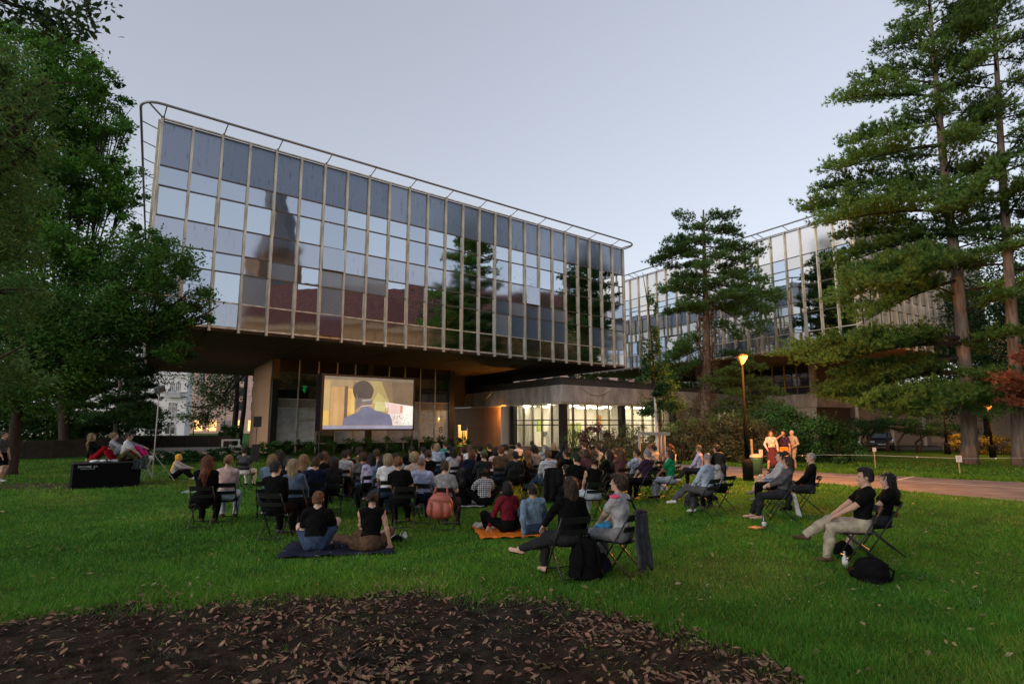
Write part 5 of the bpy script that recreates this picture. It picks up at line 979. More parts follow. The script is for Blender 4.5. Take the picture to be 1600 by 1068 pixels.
# px, py of the top of the head, body, hair, hair colour, top, trousers, description
ROWS_P = [
 (322, 710, 'f0', 'long', 'red', 'black', 'black', 'person with long red hair in a black jacket beside a black rucksack'), (356, 710, 'f0', 'bun', 'blonde', 'pink', 'ljean', 'person with a messy bun in a dusty pink sweater and pale jeans'),
 (383, 697, 'm0', 'short', 'brown', 'dgrey', 'offw', 'person in a dark grey tee near the left speaker'), (421.5, 708, 'f1', 'bob', 'blonde', 'denim2', 'jean', 'person with blonde bob in pale blue top'),
 (432, 719, 'm1', 'short', 'black', 'black', 'black', 'person all in black with short black hair beside a rucksack'), (455, 711, 'm3', 'short', 'black', 'black', 'black', 'person in black left of the blonde woman in white'),
 (466, 717, 'f0', 'mid', 'lblonde', 'denim', 'black', 'person with ash blonde hair in a blue denim jacket'), (479, 708, 'f2', 'long', 'blonde', 'white', 'jean', 'person with long blonde hair in white'),
 (494, 713, 'm1', 'short', 'brown', 'navy', 'black', 'person with brown hair in a navy jacket'), (503, 706, 'm0', 'short', 'dark', 'black', 'black', 'person with dark crop hidden between the two blonde women'),
 (511, 704, 'f0', 'long', 'lbrown', 'brown', 'jean', 'person with long light brown hair in a brown jacket'), (526, 711, 'f3', 'mid', 'dark', 'char', 'black', 'person in a charcoal jacket with pale scarf'),
 (538, 703, 'm0', 'short', 'dark', 'lgrey', 'black', 'person in a pale grey tee sitting upright'), (566.5, 706, 'm3', 'curly', 'brown', 'dgrey', 'jean', 'person with curly brown hair in a faded grey tee'),
 (580, 707, 'f0', 'mid', 'black', 'lav', 'black', 'person with black hair in a pale violet top'), (597, 710, 'f0', 'long', 'black', 'denim', 'black', 'person with long black hair in a denim jacket'),
 (617, 706, 'm3', 'short', 'black', 'aqua', 'jean', 'person with black hair in a pale aqua shirt'), (607, 706, 'f1', 'bob', 'lblonde', 'white', 'jean', 'person with white-blonde hair behind the aqua shirt'),
 (633, 711, 'f1', 'bun', 'ginger', 'black', 'black', 'person with reddish bun in black'), (650, 705, 'f0', 'curly', 'lblonde', 'beige', 'black', 'person with curly white-blonde hair and beige top'),
 (643, 696, 'm0', 'short', 'dark', 'black', 'black', 'person with dark hair and white collar in the front row'), (564, 698, 'f1', 'curly', 'dark', 'olive', 'black', 'person with dark curls in an olive top at the front'),
 (545, 700, 'm1', 'short', 'dark', 'char', 'black', 'person with dark hair in charcoal at the front left'), (592, 700, 'm1', 'short', 'brown', 'cream', 'jean', 'person in a cream shirt near the hedge'),
 (661, 713, 'm3', 'buzz', 'crop', 'vblue', 'navy', 'person with shaved head in a violet-blue shirt'), (698, 718, 'f1', 'short', 'brown', 'grey', 'char', 'person in a grey tee with a rust rucksack on the chair'),
 (660, 697, 'm0', 'short', 'dark', 'lav', 'black', 'person in a lavender tee at the front'), (669, 701, 'f0', 'bun', 'brown', 'black', 'black', 'person with brown bun in black, left of the baby carrier'),
 (687, 691, 'f1', 'bob', 'lblonde', 'lblue', 'jean', 'person with white-blonde bob in pale blue at the front'), (697, 689, 'm0', 'short', 'dark', 'teal', 'black', 'person in a teal shirt in the front row'),
 (703, 694, 'm3', 'short', 'black', 'navy', 'navy', 'broad person in a navy shirt near the front'), (712, 697, 'f0', 'mid', 'black', 'lgrey', 'black', 'person with black hair in a light grey shirt'),
 (724.5, 697, 'm3', 'cap', 'maroon', 'maroon', 'black', 'person in a maroon jacket and beanie'), (737, 693, 'f2', 'bob', 'lbrown', 'white', 'jean', 'person with light brown hair in white near the lit doorway'),
 (735.5, 702.5, 'f3', 'bob', 'red', 'navy', 'black', 'person with a red bob in a navy top'), (749, 694, 'm0', 'short', 'black', 'black', 'black', 'person in a black tee with pale back print'),
 (755, 701.5, 'm1', 'cap', 'green', 'char', 'black', 'person in a green cap and dark patterned shirt'), (765, 692, 'm3', 'short', 'dark', 'black', 'black', 'person in a black suit jacket at the front'),
 (774, 697, 'f2', 'bob', 'black', 'pink', 'black', 'person with black bob in a pink top'), (781, 696, 'f1', 'short', 'red', 'brown', 'jean', 'person with red crop in the middle of the front row'),
 (786, 695, 'm0', 'short', 'black', 'dgrey', 'black', 'person in dark grey right of the red crop'), (793, 693, 'm1', 'short', 'dark', 'offw', 'jean', 'person in an off-white shirt by the orange wall'),
 (797, 700, 'f0', 'long', 'blonde', 'char', 'black', 'person with straight long blonde hair in charcoal'), (808, 690, 'm0', 'short', 'brown', 'white', 'black', 'person in a white tee under the wall lamp'),
 (823.5, 702, 'f0', 'long', 'ginger', 'black', 'black', 'person with long wavy ginger-blonde hair and a yellow bag'), (830, 688, 'm1', 'short', 'black', 'brown', 'black', 'person in brown by the pavilion curtain'),
 (837, 695, 'm0', 'curly', 'black', 'grey', 'jean', 'person with thick black hair in a grey shirt'), (848, 693, 'm3', 'buzz', 'grey', 'lgrey', 'black', 'balding person in grey before the pavilion'),
 (856.5, 701, 'm5', 'short', 'lbrown', 'stripe', 'jean', 'person in a striped white shirt with a black coat over the chair'), (866, 691, 'f0', 'bob', 'lblonde', 'black', 'black', 'person with pale blonde bob in black before the pavilion'),
 (879, 692, 'f1', 'mid', 'black', 'char', 'jean', 'person with black hair before the pavilion column'), (888, 700, 'm0', 'short', 'dark', 'black', 'black', 'person in a black tee with maroon-sleeved neighbour'),
 (911, 690, 'm1', 'short', 'brown', 'dgrey', 'black', 'person in a grey jacket beside the planting'), (917, 700, 'f1', 'bob', 'brown', 'wine', 'jean', 'person with brown bob in a wine red top'),
 (930.7, 693, 'm0', 'short', 'brown', 'lblue', 'black', 'person in pale blue before the red-leaved shrub'), (930, 701, 'f0', 'long', 'lbrown', 'lblue', 'ljean', 'person with long light hair in a faded blue shirt'),
 (925.5, 711, 'f2', 'bun', 'dark', 'black', 'ljean', 'person with dark bun in a sleeveless black top'), (951, 701, 'f3', 'long', 'dark', 'black', 'black', 'person with long dark hair in a black coat'),
 (961, 698, 'm3', 'short', 'lbrown', 'wine', 'black', 'person in a wine red jacket leaning close to a neighbour'), (969, 699, 'f0', 'mid', 'lbrown', 'wine', 'black', 'person with pale brown hair nestled against the wine red jacket'),
 (994.7, 700, 'm4', 'short', 'dark', 'floral', 'dgrey', 'person in a blue flower-print shirt'), (1013, 700, 'm0', 'short', 'grey', 'plum', 'black', 'grey-haired person in a plum shirt beside the tree stake'),
 (1015, 693, 'f1', 'short', 'ginger', 'red', 'black', 'person in red lit orange beside the stake'), (1025, 692, 'm0', 'short', 'dark', 'beige', 'black', 'person in beige right behind the pale stake'),
 (1045, 701, 'f1', 'mid', 'brown', 'green', 'ljean', 'person with long brown hair in a bright green tee'), (1046, 692, 'm1', 'short', 'ginger', 'cream', 'black', 'person lit orange beyond the green tee'),
 (1054, 695, 'f0', 'short', 'red', 'offw', 'black', 'person with red crop in an off-white shirt near the path'), (1093.5, 694, 'm5', 'short', 'blonde', 'lav', 'char', 'blond person in a pale vest with one leg up near the path'),
 (1115.5, 694, 'm1', 'wavy', 'dark', 'black', 'black', 'person with thick dark hair in black by the path'), (1102, 706, 'm5', 'buzz', 'grey', 'lblue', 'dgrey', 'grey-haired person in a pale blue jacket with legs crossed'),
 (1129, 705, 'f0', 'long', 'dark', 'lgrey', 'black', 'person with long dark hair in a light grey cardigan'),
 (441, 702, 'f1', 'mid', 'dark', 'char', 'black', 'person with dark hair in the front row beyond the blonde bob'), (676, 692, 'm0', 'short', 'brown', 'grey', 'black', 'person in plain grey in front of the right glazing'),
 (805, 702, 'm3', 'short', 'black', 'char', 'black', 'person in charcoal beside the ginger-blonde hair'), (897, 707, 'm2', 'short', 'black', 'black', 'black', 'person in black bent forward in front of the black tee'),
]
placed = [gp(721, 791)[:2], gp(757, 791)[:2], gp(895, 787)[:2]]; placed += [q*1.045 for q in placed[:2]]     # room for those sitting on the ground
for px, py, bk_, st, hc, tp_, bt, ds in ROWS_P:
    sc = rnd.uniform(.96, 1.03); ht = BODY[bk_][2]*sc; p = gp(px, py, ht[2]+.01)
    rz = facing(p)+rnd.gauss(0, .17)
    if px > 1040: rz += .15
    pos = np.array([p[0]-(ht[0]*math.cos(rz)-ht[1]*math.sin(rz)), p[1]-(ht[0]*math.sin(rz)+ht[1]*math.cos(rz))])
    for _ in range(6):
        for q in placed:
            dv = pos-q; dd = np.linalg.norm(dv)
            if dd < .62:       # nudge along the line of sight so the heads keep their place
                u = unit(pos); pos = pos+u*(.62-dd)*(1 if dv@u > 0 else -1)*.6
    placed.append(pos); o_p = person(bk_, (*pos, 0), rz, st, hc, tp_, bt, ds, sc=sc, shoes=rnd.choice(['black', 'black', 'white', 'brown', 'dgrey']), label=ds+' on a folding chair' if len(ds.split()) < 12 else ds)
    o_p.rotation_euler[0] = R_(rnd.gauss(0, 1.6)); o_p.rotation_euler[1] = R_(rnd.gauss(0, 2.2))
    chair(pos, rz, ds)
FARM = (.30, .28)
# --- people nearest to the camera, each with an own pose
RS = .0125
def near_person(key, at_, rz, style, hc, top, bot, desc, **kw):
    pk = {k: kw.pop(k) for k in list(kw) if k in ('shoes_c', 'skin', 'sc', 'group', 'label')}; kw.setdefault('res', RS); body(key, **kw)
    return person(key, (at_[0], at_[1], at_[2] if len(at_) > 2 else 0), rz, style, hc, top, bot, desc, shoes=pk.get('shoes_c', 'black'), skin=pk.get('skin', 0), sc=pk.get('sc', 1.), label=pk.get('label', desc), group=pk.get('group', 'audience on the lawn'))
def dirz(dx, dy): return math.atan2(-dx, dy)
GX = dict(hz=.115, kp=((-1, .5, .9), (1, .5, .9)))
p = gp(492, 861); near_person('near_a', p, facing(p)-.05, 'short', 'ginger', 'black', 'jean', 'person with cropped reddish hair in a black tee and denim shorts on the dark blanket', lean=10, hp=-8, hyaw=-6, sleeve='short', bottoms='short', feet=((.02, .40, .05), (.16, .42, .05)), hands=((-.08, .36, .26), (.12, .36, .30)), hz=.115, kp=((-.6, .5, .6), (.6, .5, 1.)), ep=((-.7, -.4, -.8), (.7, -.4, -.8)), heavy=.08, shoes=False, skin=2)
p = gp(579, 861); near_person('near_b', p, facing(p)-.02, 'bun', 'dark', 'black', 'brown', 'person in a black racerback top with bare shoulders on the dark blanket', fem=True, lean=2, hp=4, sleeve='none', bottoms='skirt', feet=((-.30, .42, .06), (-.05, .5, .06)), hands=((-.12, .34, .22), (.30, .02, .06)), hz=.12, kp=((-1, .3, .25), (.9, .4, .4)), ep=((-1, -.3, -.2), (.3, -1, .1)), curl=.1, skin=0)
p = gp(795, 832); near_person('near_c', p, facing(p)+.08, 'bob', 'black', 'burg', 'black', 'person with black bob in a burgundy jacket on the orange mat', fem=True, heavy=.06, lean=6, hyaw=-8, sleeve='long', feet=((-.28, .45, .06), (.1, .5, .06)), hands=((-.38, .10, .06), (.1, .34, .3)), hz=.12, kp=((-.8, .4, .5), (.5, .4, .9)), ep=((-.6, -.8, .1), (1, -.4, -.2)), skin=1)
p = gp(834, 836); near_person('near_d', p, facing(p)-.05, 'short', 'black', 'denim2', 'jean', 'person with short black hair in a faded denim jacket leaning on the orange mat', lean=-6, side=-4, hp=4, sleeve='long', feet=((-.05, .6, .06), (.3, .55, .06)), hands=((-.24, -.16, .06), (.2, .4, .35)), hz=.12, kp=((-.2, .3, 1), (.4, .3, 1)), ep=((-.5, -.9, .2), (1, -.4, -.2)), skin=3, curl=.1)
p = gp(890, 904); q_ = (p[0], p[1]); rz5 = facing(p)+.02
near_person('near_e', q_, rz5, 'mid', 'brown', 'black', 'char', 'person with long brown hair in a black coat, legs crossed and one sandal swinging', fem=True, heavy=.12, lean=-2, side=2, hp=-2, hyaw=-4, sleeve='long', feet=((-.18, .44, .05), (-.52, .62, .27)), kp=((-.1, 1, .6), (.15, 1, .8)), hands=((-.22, .32, .66), (.26, .16, .56)), shoes=False, toe=((-.1, 1, -.1), (-.7, .7, .1)), skin=2, sc=.96); chair(q_, rz5, 'person with long brown hair in a black coat')
p = gp(975, 898); q_ = (p[0], p[1]); rz6 = facing(p)+.48
near_person('near_f', q_, rz6, 'wavy', 'brown', 'lgrey', 'grey', 'person with curly brown hair in a grey and pink vest turned sideways', fem=True, lean=6, hp=-6, hyaw=10, sleeve='short', feet=((-.10, .46, .07), (.10, .36, .07)), hands=((-.06, .38, .62), (.06, .36, .60)), shoes_c='dgrey', skin=2, sc=.97); chair(q_, rz6, 'person with curly brown hair in a grey and pink vest')
NF = PEOPLE[-1][0]
p = gp(1352, 880); q_ = (p[0], p[1]); rz7 = dirz(-1, .26)
near_person('near_g', q_, rz7, 'quiff', 'black', 'black', 'khaki', 'person with black quiff in a black tee and beige trousers, legs crossed', lean=-10, hp=4, hyaw=-2, sleeve='short', feet=((-.10, .52, .06), (-.06, .78, .34)), kp=((-.1, 1, .6), (.05, 1, .75)), hands=((-.08, .34, .66), (.08, .34, .66)), shoes_c='brown', toe=((0, 1, -.12), (-.1, 1, .05)), skin=0); chair(q_, rz7, 'person with black quiff in beige trousers')
p = gp(1384, 866); q_ = (p[0], p[1]); rz8 = dirz(-1, .30)
near_person('near_h', q_, rz8, 'long', 'black', 'black', 'char', 'person with long black hair in black behind the black quiff', fem=True, lean=-14, hp=6, sc=.93, hyaw=4, sleeve='short', feet=((-.10, .60, .06), (.12, .50, .06)), hands=((-.1, .36, .62), (.42, -.14, .70)), shoes_c='grey', bottoms='short', skin=2); chair(q_, rz8, 'person with long black hair behind the quiff')
p = gp(1225, 812); q_ = (p[0], p[1]); rz9 = dirz(-1, .30)
near_person('near_i', q_, rz9, 'mid', 'brown', 'dgrey', 'char', 'person with brown hair in a dark jacket, a grey jacket hanging from the chair', fem=True, lean=-16, hp=10, hyaw=-4, sleeve='long', feet=((-.10, .50, .05), (.05, .62, .06)), hands=((-.04, .22, .70), (.04, .24, .72)), shoes=False, skin=0); chair(q_, rz9, 'person with brown hair in a dark jacket at the right')
p = gp(1268, 800); q_ = (p[0], p[1]); rz_ = dirz(-1, .32)
near_person('near_j', q_, rz_, 'buzz', 'grey', 'black', 'char', 'person with grey cropped hair in a black shirt at the right', lean=-7, hyaw=4, sleeve='long', feet=((-.10, .50, .07), (.10, .46, .07)), hands=((-.08, .30, .62), (.20, .20, .50)), skin=1); chair(q_, rz_, 'person with grey cropped hair in a black shirt')
p = gp(1232, 796); q_ = (p[0]-.1, p[1]+.25); near_person('near_k', q_, rz_+.05, 'short', 'dark', 'lgrey', 'black', 'person with dark hair in a pale grey hoodie at the right', lean=-10, sleeve='long', res=.016, hands=((-.05, .24, .7), (.05, .26, .7)), skin=0); chair(q_, rz_, 'person in a pale grey hoodie')
p = gp(1212, 783); q_ = (p[0]+.1, p[1]); near_person('near_l', q_, rz_-.02, 'cap', 'cap', 'char', 'denim2', 'person in a dark hoodie, cap and blue shorts stretched out at the right', lean=-24, hp=18, sleeve='long', bottoms='short', feet=((-.12, .56, .06), (.1, .62, .2)), kp=((-.1, 1, .6), (-.1, 1, .8)), hands=((-.1, .26, .60), (.08, .3, .62)), shoes_c='grey', res=.016, skin=2); chair(q_, rz_, 'person in cap and blue shorts')
# sitting on the ground in the middle
p = gp(721, 791); near_person('ground_a', p, facing(p), 'long', 'black', 'black', 'black', 'person with long black hair in black sitting on the pale blanket', fem=True, lean=4, sleeve='long', feet=((-.25, .4, .06), (.2, .42, .06)), res=.017, hands=((-.1, .4, .3), (.1, .4, .3)), **GX)
p = gp(757, 791); near_person('ground_b', p, facing(p), 'short', 'black', 'plaid', 'black', 'person in a black and white plaid shirt sitting on the pale blanket', lean=6, sleeve='short', feet=((-.25, .4, .06), (.2, .42, .06)), res=.015, hands=((-.12, .4, .3), (.12, .4, .3)), **GX)
p = gp(895, 787); near_person('ground_c', p, dirz(-.8, .6), 'short', 'black', 'black', 'black', 'person in black crouching low with a dark fringe, bent over', lean=24, hp=-20, sleeve='long', feet=((-.2, .45, .06), (.1, .6, .06)), res=.017, hands=((-.1, .5, .12), (.1, .45, .3)), hz=.2, kp=((-.5, .4, .9), (.4, .4, .9)))
p = gp(271, 749); near_person('ground_d', p, dirz(1, .1), 'hood', 'yellow', 'lgrey', 'black', 'person with a yellow hooded cape hugging the knees on the grass at the left', fem=True, lean=14, hp=-6, sleeve='long', feet=((-.10, .62, .05), (.10, .66, .05)), res=.017, hands=((-.10, .52, .42), (.10, .52, .42)), hz=.12, kp=((-.1, .3, 1), (.1, .3, 1)), shoes_c='white', skin=0)
# on the black block
BLK = gp(111, 765); BLK2 = gp(218, 759); bz = .79; bd = unit(BLK2-BLK); bn = np.array([-bd[1], bd[0], 0])
def onblk(u, v): q = BLK+bd*u+bn*v; return (q[0], q[1], bz)
SIT = dict(hz=.12, kp=((-.2, .3, 1), (.2, .3, 1)), res=.016)
near_person('blk_a', onblk(.55, .55), dirz(1, .45), 'long', 'blonde', 'black', 'crimson', 'person in black top and crimson trousers reclining on the black block', fem=True, lean=-12, hyaw=-10, feet=((-.12, .55, .05), (.25, .5, .05)), hands=((-.2, -.25, .05), (.15, .35, .42)), shoes_c='white', **SIT)
near_person('blk_b', onblk(1.0, .75), dirz(1, .4), 'pony', 'blonde', 'lgrey', 'lgrey', 'person with blonde ponytail in grey on the black block', fem=True, lean=4, feet=((-.12, .50, .05), (.12, .5, .05)), hands=((-.1, .45, .42), (.1, .45, .42)), **SIT)
near_person('blk_c', onblk(1.28, .45), dirz(1, .35), 'bun', 'dark', 'white', 'olive', 'person in a white tee and olive trousers cross-legged on the black block', fem=True, lean=14, sleeve='short', feet=((-.15, .42, .05), (.15, .42, .05)), hands=((-.1, .45, .2), (.1, .48, .22)), hz=.12, kp=((-1, .5, .5), (1, .5, .5)), res=.016)
near_person('blk_d', onblk(1.5, .85), dirz(1, .3), 'mid', 'brown', 'grey', 'hot', 'person in hot pink trousers with raised knees on the black block', fem=True, lean=-4, feet=((-.10, .56, .05), (.10, .52, .05)), hands=((-.1, .42, .42), (.1, .42, .42)), shoes_c='white', **SIT)
# standing
ST = dict(hz=.93, lean=0, feet=((-.1, .0, .07), (.12, .05, .07)), kp=((-.1, 1, 0), (.1, 1, 0)), res=.017)
p = gp(-2, 753); near_person('stand_a', p, dirz(1, .25), 'short', 'brown', 'dgrey', 'black', 'person standing at the left edge in shorts and a grey tee', sleeve='short', bottoms='short', hands=((-.2, .12, .9), (.22, .10, .9)), shoes_c='white', skin=0, **ST)
p = gp(1208, 736); near_person('stand_b', p, dirz(-.2, -1), 'long', 'ginger', 'cream', 'maroon', 'standing person with long hair in a cream blouse and dark pleated skirt by the path', fem=True, bottoms='skirt', hands=((-.24, .06, .86), (.22, .14, .95)), skin=0, hz=.91, lean=0, feet=((-.22, .0, .07), (.20, .05, .07)), kp=((-.1, 1, 0), (.1, 1, 0)), res=.017)
p = gp(1227, 735); near_person('stand_c', p, dirz(-.5, -1), 'short', 'dark', 'plum', 'orange', 'standing person in a dark tee and orange trousers with a hand raised to the mouth', sleeve='short', hands=((-.24, .06, .86), (.05, .18, 1.52)), ep=((-1, -.4, -.5), (1, .3, -.8)), skin=1, **ST)
p = gp(1241, 734); near_person('stand_d', p, dirz(-1, -.4), 'buzz', 'white', 'khaki', 'khaki', 'standing white-haired person in a khaki jacket with a backpack', sleeve='long', heavy=.1, hands=((-.2, .2, 1.0), (.2, .15, .95)), skin=0, **ST)
STD = PEOPLE[-1][0]
# ------------------------------------------------------------------ projection screen and stage gear
SD0 = 33.0
s0 = dp(504, 670, SD0); du = np.array([math.cos(TH1*.93), math.sin(TH1*.93), 0]); SWd = 5.55; SH = 3.0
scr = thing('projection_screen', 'large lit projection screen in black frame showing a figure from behind', 'screen', (s0[0], s0[1], 0), TH1*.93)
zb_ = s0[2]
b = MB(); b.box(-.16, SWd+.12, .03, .10, zb_-.10, zb_+SH+.12); b.obj('frame', M_black, scr)
b = MB(); b.box(-.40, -.16, .0, .12, zb_-.10, zb_+SH+.12); b.obj('masking_drape', mat('black_drape', (.01, .01, .012), .95), scr)
for x in (-.1, SWd+.05): b = MB(); b.tube([(x, .15, 0), (x, .15, zb_+SH)], .035, 8); b.beam((x, -.8, .03), (x, 1.0, .03), .06, .06); b.beam((x, .95, .05), (x, .18, 1.4), .04, .04); b.obj('stand', M_black, scr)
PICS = [([(0,0),(1,0),(1,1),(0,1)], (178,150,112)), ([(0,.94),(1,.94),(1,1),(0,1)], (142,126,106)), ([(.62,.55),(1,.46),(1,.94),(.58,.94)], (146,120,92)), ([(.76,.5),(1,.46),(1,.94),(.74,.94)], (132,108,86)), ([(.5,.94),(.62,.94),(.72,.52),(.5,.42)], (186,162,110)),
        ([(0,.07),(.06,.07),(.06,.92),(0,.92)], (206,172,118)), ([(0,.07),(.06,.07),(.055,.35),(0,.35)], (238,192,104)), ([(.065,.07),(.21,.07),(.21,.80),(.08,.80)], (206,160,108)), ([(.10,.07),(.15,.07),(.15,.80),(.11,.80)], (212,168,116)), ([(.215,.2),(.25,.2),(.25,.82),(.215,.82)], (120,98,80)), ([(.25,.25),(.325,.30),(.325,.76),(.25,.78)], (226,178,104)), ([(.285,.28),(.325,.30),(.325,.76),(.29,.77)], (240,196,118)),
        ([(.30,.78),(.42,.77),(.42,.90),(.31,.91)], (148,122,94)), ([(.52,.50),(.72,.50),(.66,.60),(.58,.72)], (206,188,122)), ([(.54,.36),(.75,.33),(.72,.52),(.56,.54)], (216,204,142)), ([(.72,.07),(1,.07),(1,.46),(.66,.53),(.70,.3)], (246,226,214)), ([(.70,.30),(.86,.30),(.86,.46),(.68,.52)], (240,205,196)), ([(.86,.07),(1,.07),(1,.44),(.88,.46)], (250,246,232)), ([(.845,.32),(.875,.32),(.875,.46),(.845,.46)], (224,160,130))]
def emq(c_, e):
    key = 'pic_%.4f_%.4f_%.4f' % c_
    if key in MATS: return MATS[key]
    m = emis(key, c_, e); nt = m.node_tree; t = nt.nodes.new('ShaderNodeTexNoise'); t.inputs['Scale'].default_value = .9; t.inputs['Detail'].default_value = 7; t.inputs['Roughness'].default_value = .6; tc = nt.nodes.new('ShaderNodeTexCoord'); nt.links.new(tc.outputs['Object'], t.inputs['Vector'])
    rp = nt.nodes.new('ShaderNodeValToRGB'); el = rp.color_ramp.elements; el[0].position = .3; el[1].position = .7; el[0].color = (*(v*.74 for v in c_), 1); el[1].color = (*(min(1, v*1.1) for v in c_), 1); nt.links.new(t.outputs['Fac'], rp.inputs[0]); nt.links.new(rp.outputs[0], [n for n in nt.nodes if n.type == 'EMISSION'][0].inputs[0]); return m
pic = MB(); pmats = []; lay = 0
def padd(pts, c_, e=1.):
    global lay
    m = emq(tuple(v*.25 for v in lin(c_)), e); 
    if m not in pmats: pmats.append(m)
    pic.add([(x*SWd, .028-lay*.0012, zb_+z*SH) for x, z in pts], [tuple(range(len(pts)))], pmats.index(m)); lay += 1
for pts, c_ in PICS: padd(pts, c_)
padd([(.415+.115*math.cos(a)*(1+.03*math.sin(5*a)), .73+.21*math.sin(a)) for a in np.linspace(0, 6.28, 26)[:-1]], (104, 90, 80))
padd([(.36,.6),(.52,.58),(.52,.46),(.45,.40),(.38,.42),(.33,.36),(.34,.7)], (134, 120, 112)); padd([(.40,.56),(.50,.59),(.51,.555),(.41,.53)], (178, 166, 158)); padd([(.38,.42),(.52,.455),(.52,.475),(.40,.45)], (214, 178, 160))
padd([(.20,.07),(.21,.20),(.30,.27),(.36,.32),(.41,.42),(.50,.42),(.56,.36),(.66,.31),(.72,.29),(.745,.2),(.76,.07)], (126, 122, 142)); padd([(.205,.07),(.22,.16),(.30,.20),(.40,.16),(.45,.07)], (131, 127, 147))
padd([(0,0),(1,0),(1,.065),(0,.065)], (164, 158, 172))
r = random.Random(3)
for k in range(26): x = .76+.2*r.random(); z = .10+.16*r.random(); a = r.uniform(0, 3); l_ = .018; padd([(x, z), (x+l_*math.cos(a), z+l_*1.8*math.sin(a)), (x+l_*.6*math.cos(a+.7), z+l_*1.3*math.sin(a+.7))], r.choice([(84, 98, 72), (110, 110, 84), (190, 180, 96), (180, 140, 110), (92, 92, 90)]))
for x, z in ((.69, .37), (.665, .36)): padd([(x, z-.06), (x+.012, z-.06), (x+.016, z+.05), (x, z+.05)], (196, 160, 90))
pic.obj('projected_picture', pmats, scr)
def speaker(at_, h, label, w=.36, hh=.58, rz=None):
    t = thing('loudspeaker', label, 'loudspeaker', at_, facing(at_)+math.pi if rz is None else rz, 'loudspeakers by the screen')
    q = MB(); q.box(-w/2, w/2, -.2, .16, h, h+hh); q.obj('cabinet', M_black, t); q = MB(); q.box(-w/2+.03, w/2-.03, .161, .175, h+.03, h+hh-.03); q.obj('grille', mat('speaker_grille', (.03, .03, .032), .7), t)
    q = MB(); q.lathe([(.02, 0), (.02, .01)], 8, o=(0, 0, 0)); q.obj('power_light', emis('led_white', (1, .9, .75), 1.2), t, (0, .19, h+.09), rot=(math.pi/2, 0, 0)); return t
def tripod(at_, h, label, cat='stand', rr=.55, m=M_black):
    t = thing('tripod_stand', label, cat, at_, .4)
    q = MB(); q.tube([(0, 0, .12), (0, 0, h)], .02, 8); q.obj('pole', m, t)
    for k in range(3): a = k*2.094; q = MB(); q.tube([(rr*math.cos(a), rr*math.sin(a), .015), (.02*math.cos(a), .02*math.sin(a), .72*rr/.55)], .014, 6); q.beam((rr*.55*math.cos(a), rr*.55*math.sin(a), .33*rr/.55), (0, 0, .18), .015); q.obj('leg', m, t)
    return t
la = dp(400, 690, 33)*[1, 1, 0]; lb_ = dp(725, 690, 35)*[1, 1, 0]
tripod(la, 1.84, 'black tripod stand carrying the loudspeaker before the timber wall', rr=.45); speaker(la, 1.85, 'black loudspeaker on a pole before the timber end wall')
tripod(lb_, 1.62, 'black tripod stand carrying the loudspeaker before the lit doorway', rr=.45); speaker(lb_, 1.63, 'black loudspeaker on a pole before the lit doorway', .5, .55)
speaker(dp(399, 700, 32)*[1, 1, 0], .0, 'big black bass cabinet on the ground under the left loudspeaker', .62, .92)
# light stand with a floodlight
ls = gp(237, 753); st_ = tripod(ls, 3.0, 'tall tripod light stand behind the black block', 'light stand', .7, mat('silver_tube', (.34, .34, .36), .4, metal=.4))
fl = thing('floodlight', 'dark floodlight clamped on top of the tall tripod', 'floodlight', (ls[0], ls[1], 2.98), -.7)
MB().tube([(0, 0, 0), (0, 0, .12)], .03).obj('bracket', M_black, fl)
for x, a in ((-.13, .5), (.13, .3)): q = MB(); q.box(-.12, .12, -.1, .08, -.09, .09); q.box(-.14, .14, .08, .1, -.11, .11); q.obj('lamp_head', mat('floodlight_grey', (.09, .095, .11), .5, metal=.3), fl, (x, 0, .22+.05*x), rot=(a, .25, 0))
# black display block with lettering
bk = thing('black_block', 'black box bench with white lettering on which four people sit', 'bench', BLK, math.atan2(bd[1], bd[0]))
BW_ = float(np.linalg.norm(BLK2-BLK)); M_blk = mat('block_black', (.004, .004, .0045), .8, spec=.1)
MB().box(0, BW_, 0, 1.15, 0, bz-.03).obj('body', M_blk, bk); MB().box(-.012, BW_+.012, -.012, 1.16, bz-.029, bz).obj('top_board', mat('block_top', (.03, .028, .025), .6), bk)
t_ = text('lettering', 'ŽKOUBEJ  &7:', .085, mat('print_white', (.55, .55, .55), .6), bk, (.36, -.004, bz-.115), (math.pi/2, 0, 0), .001); t_['kind'] = 'thing'
text('lettering', 'MMMMMMMMMMMMMM', .034, MATS['print_white'], bk, (.36, -.004, bz-.185), (math.pi/2, 0, 0), .001)
# white frame and easel on the court
fr = thing('white_frame', 'white rectangular pipe frame standing on the paved court', 'frame', (*dp(360, 700, 37)[:2], 0), .5)
[MB().box(x-.05, x+.05, -.05, .05, 0, .98).obj('post', M_wht, fr) for x in (-.47, .47)]; MB().box(-.52, .52, -.05, .05, .981, 1.08).obj('crossbar', M_wht, fr)
ez = tripod(gp(330, 714), .85, 'small dark tripod on the ivy before the court', 'tripod', .36)

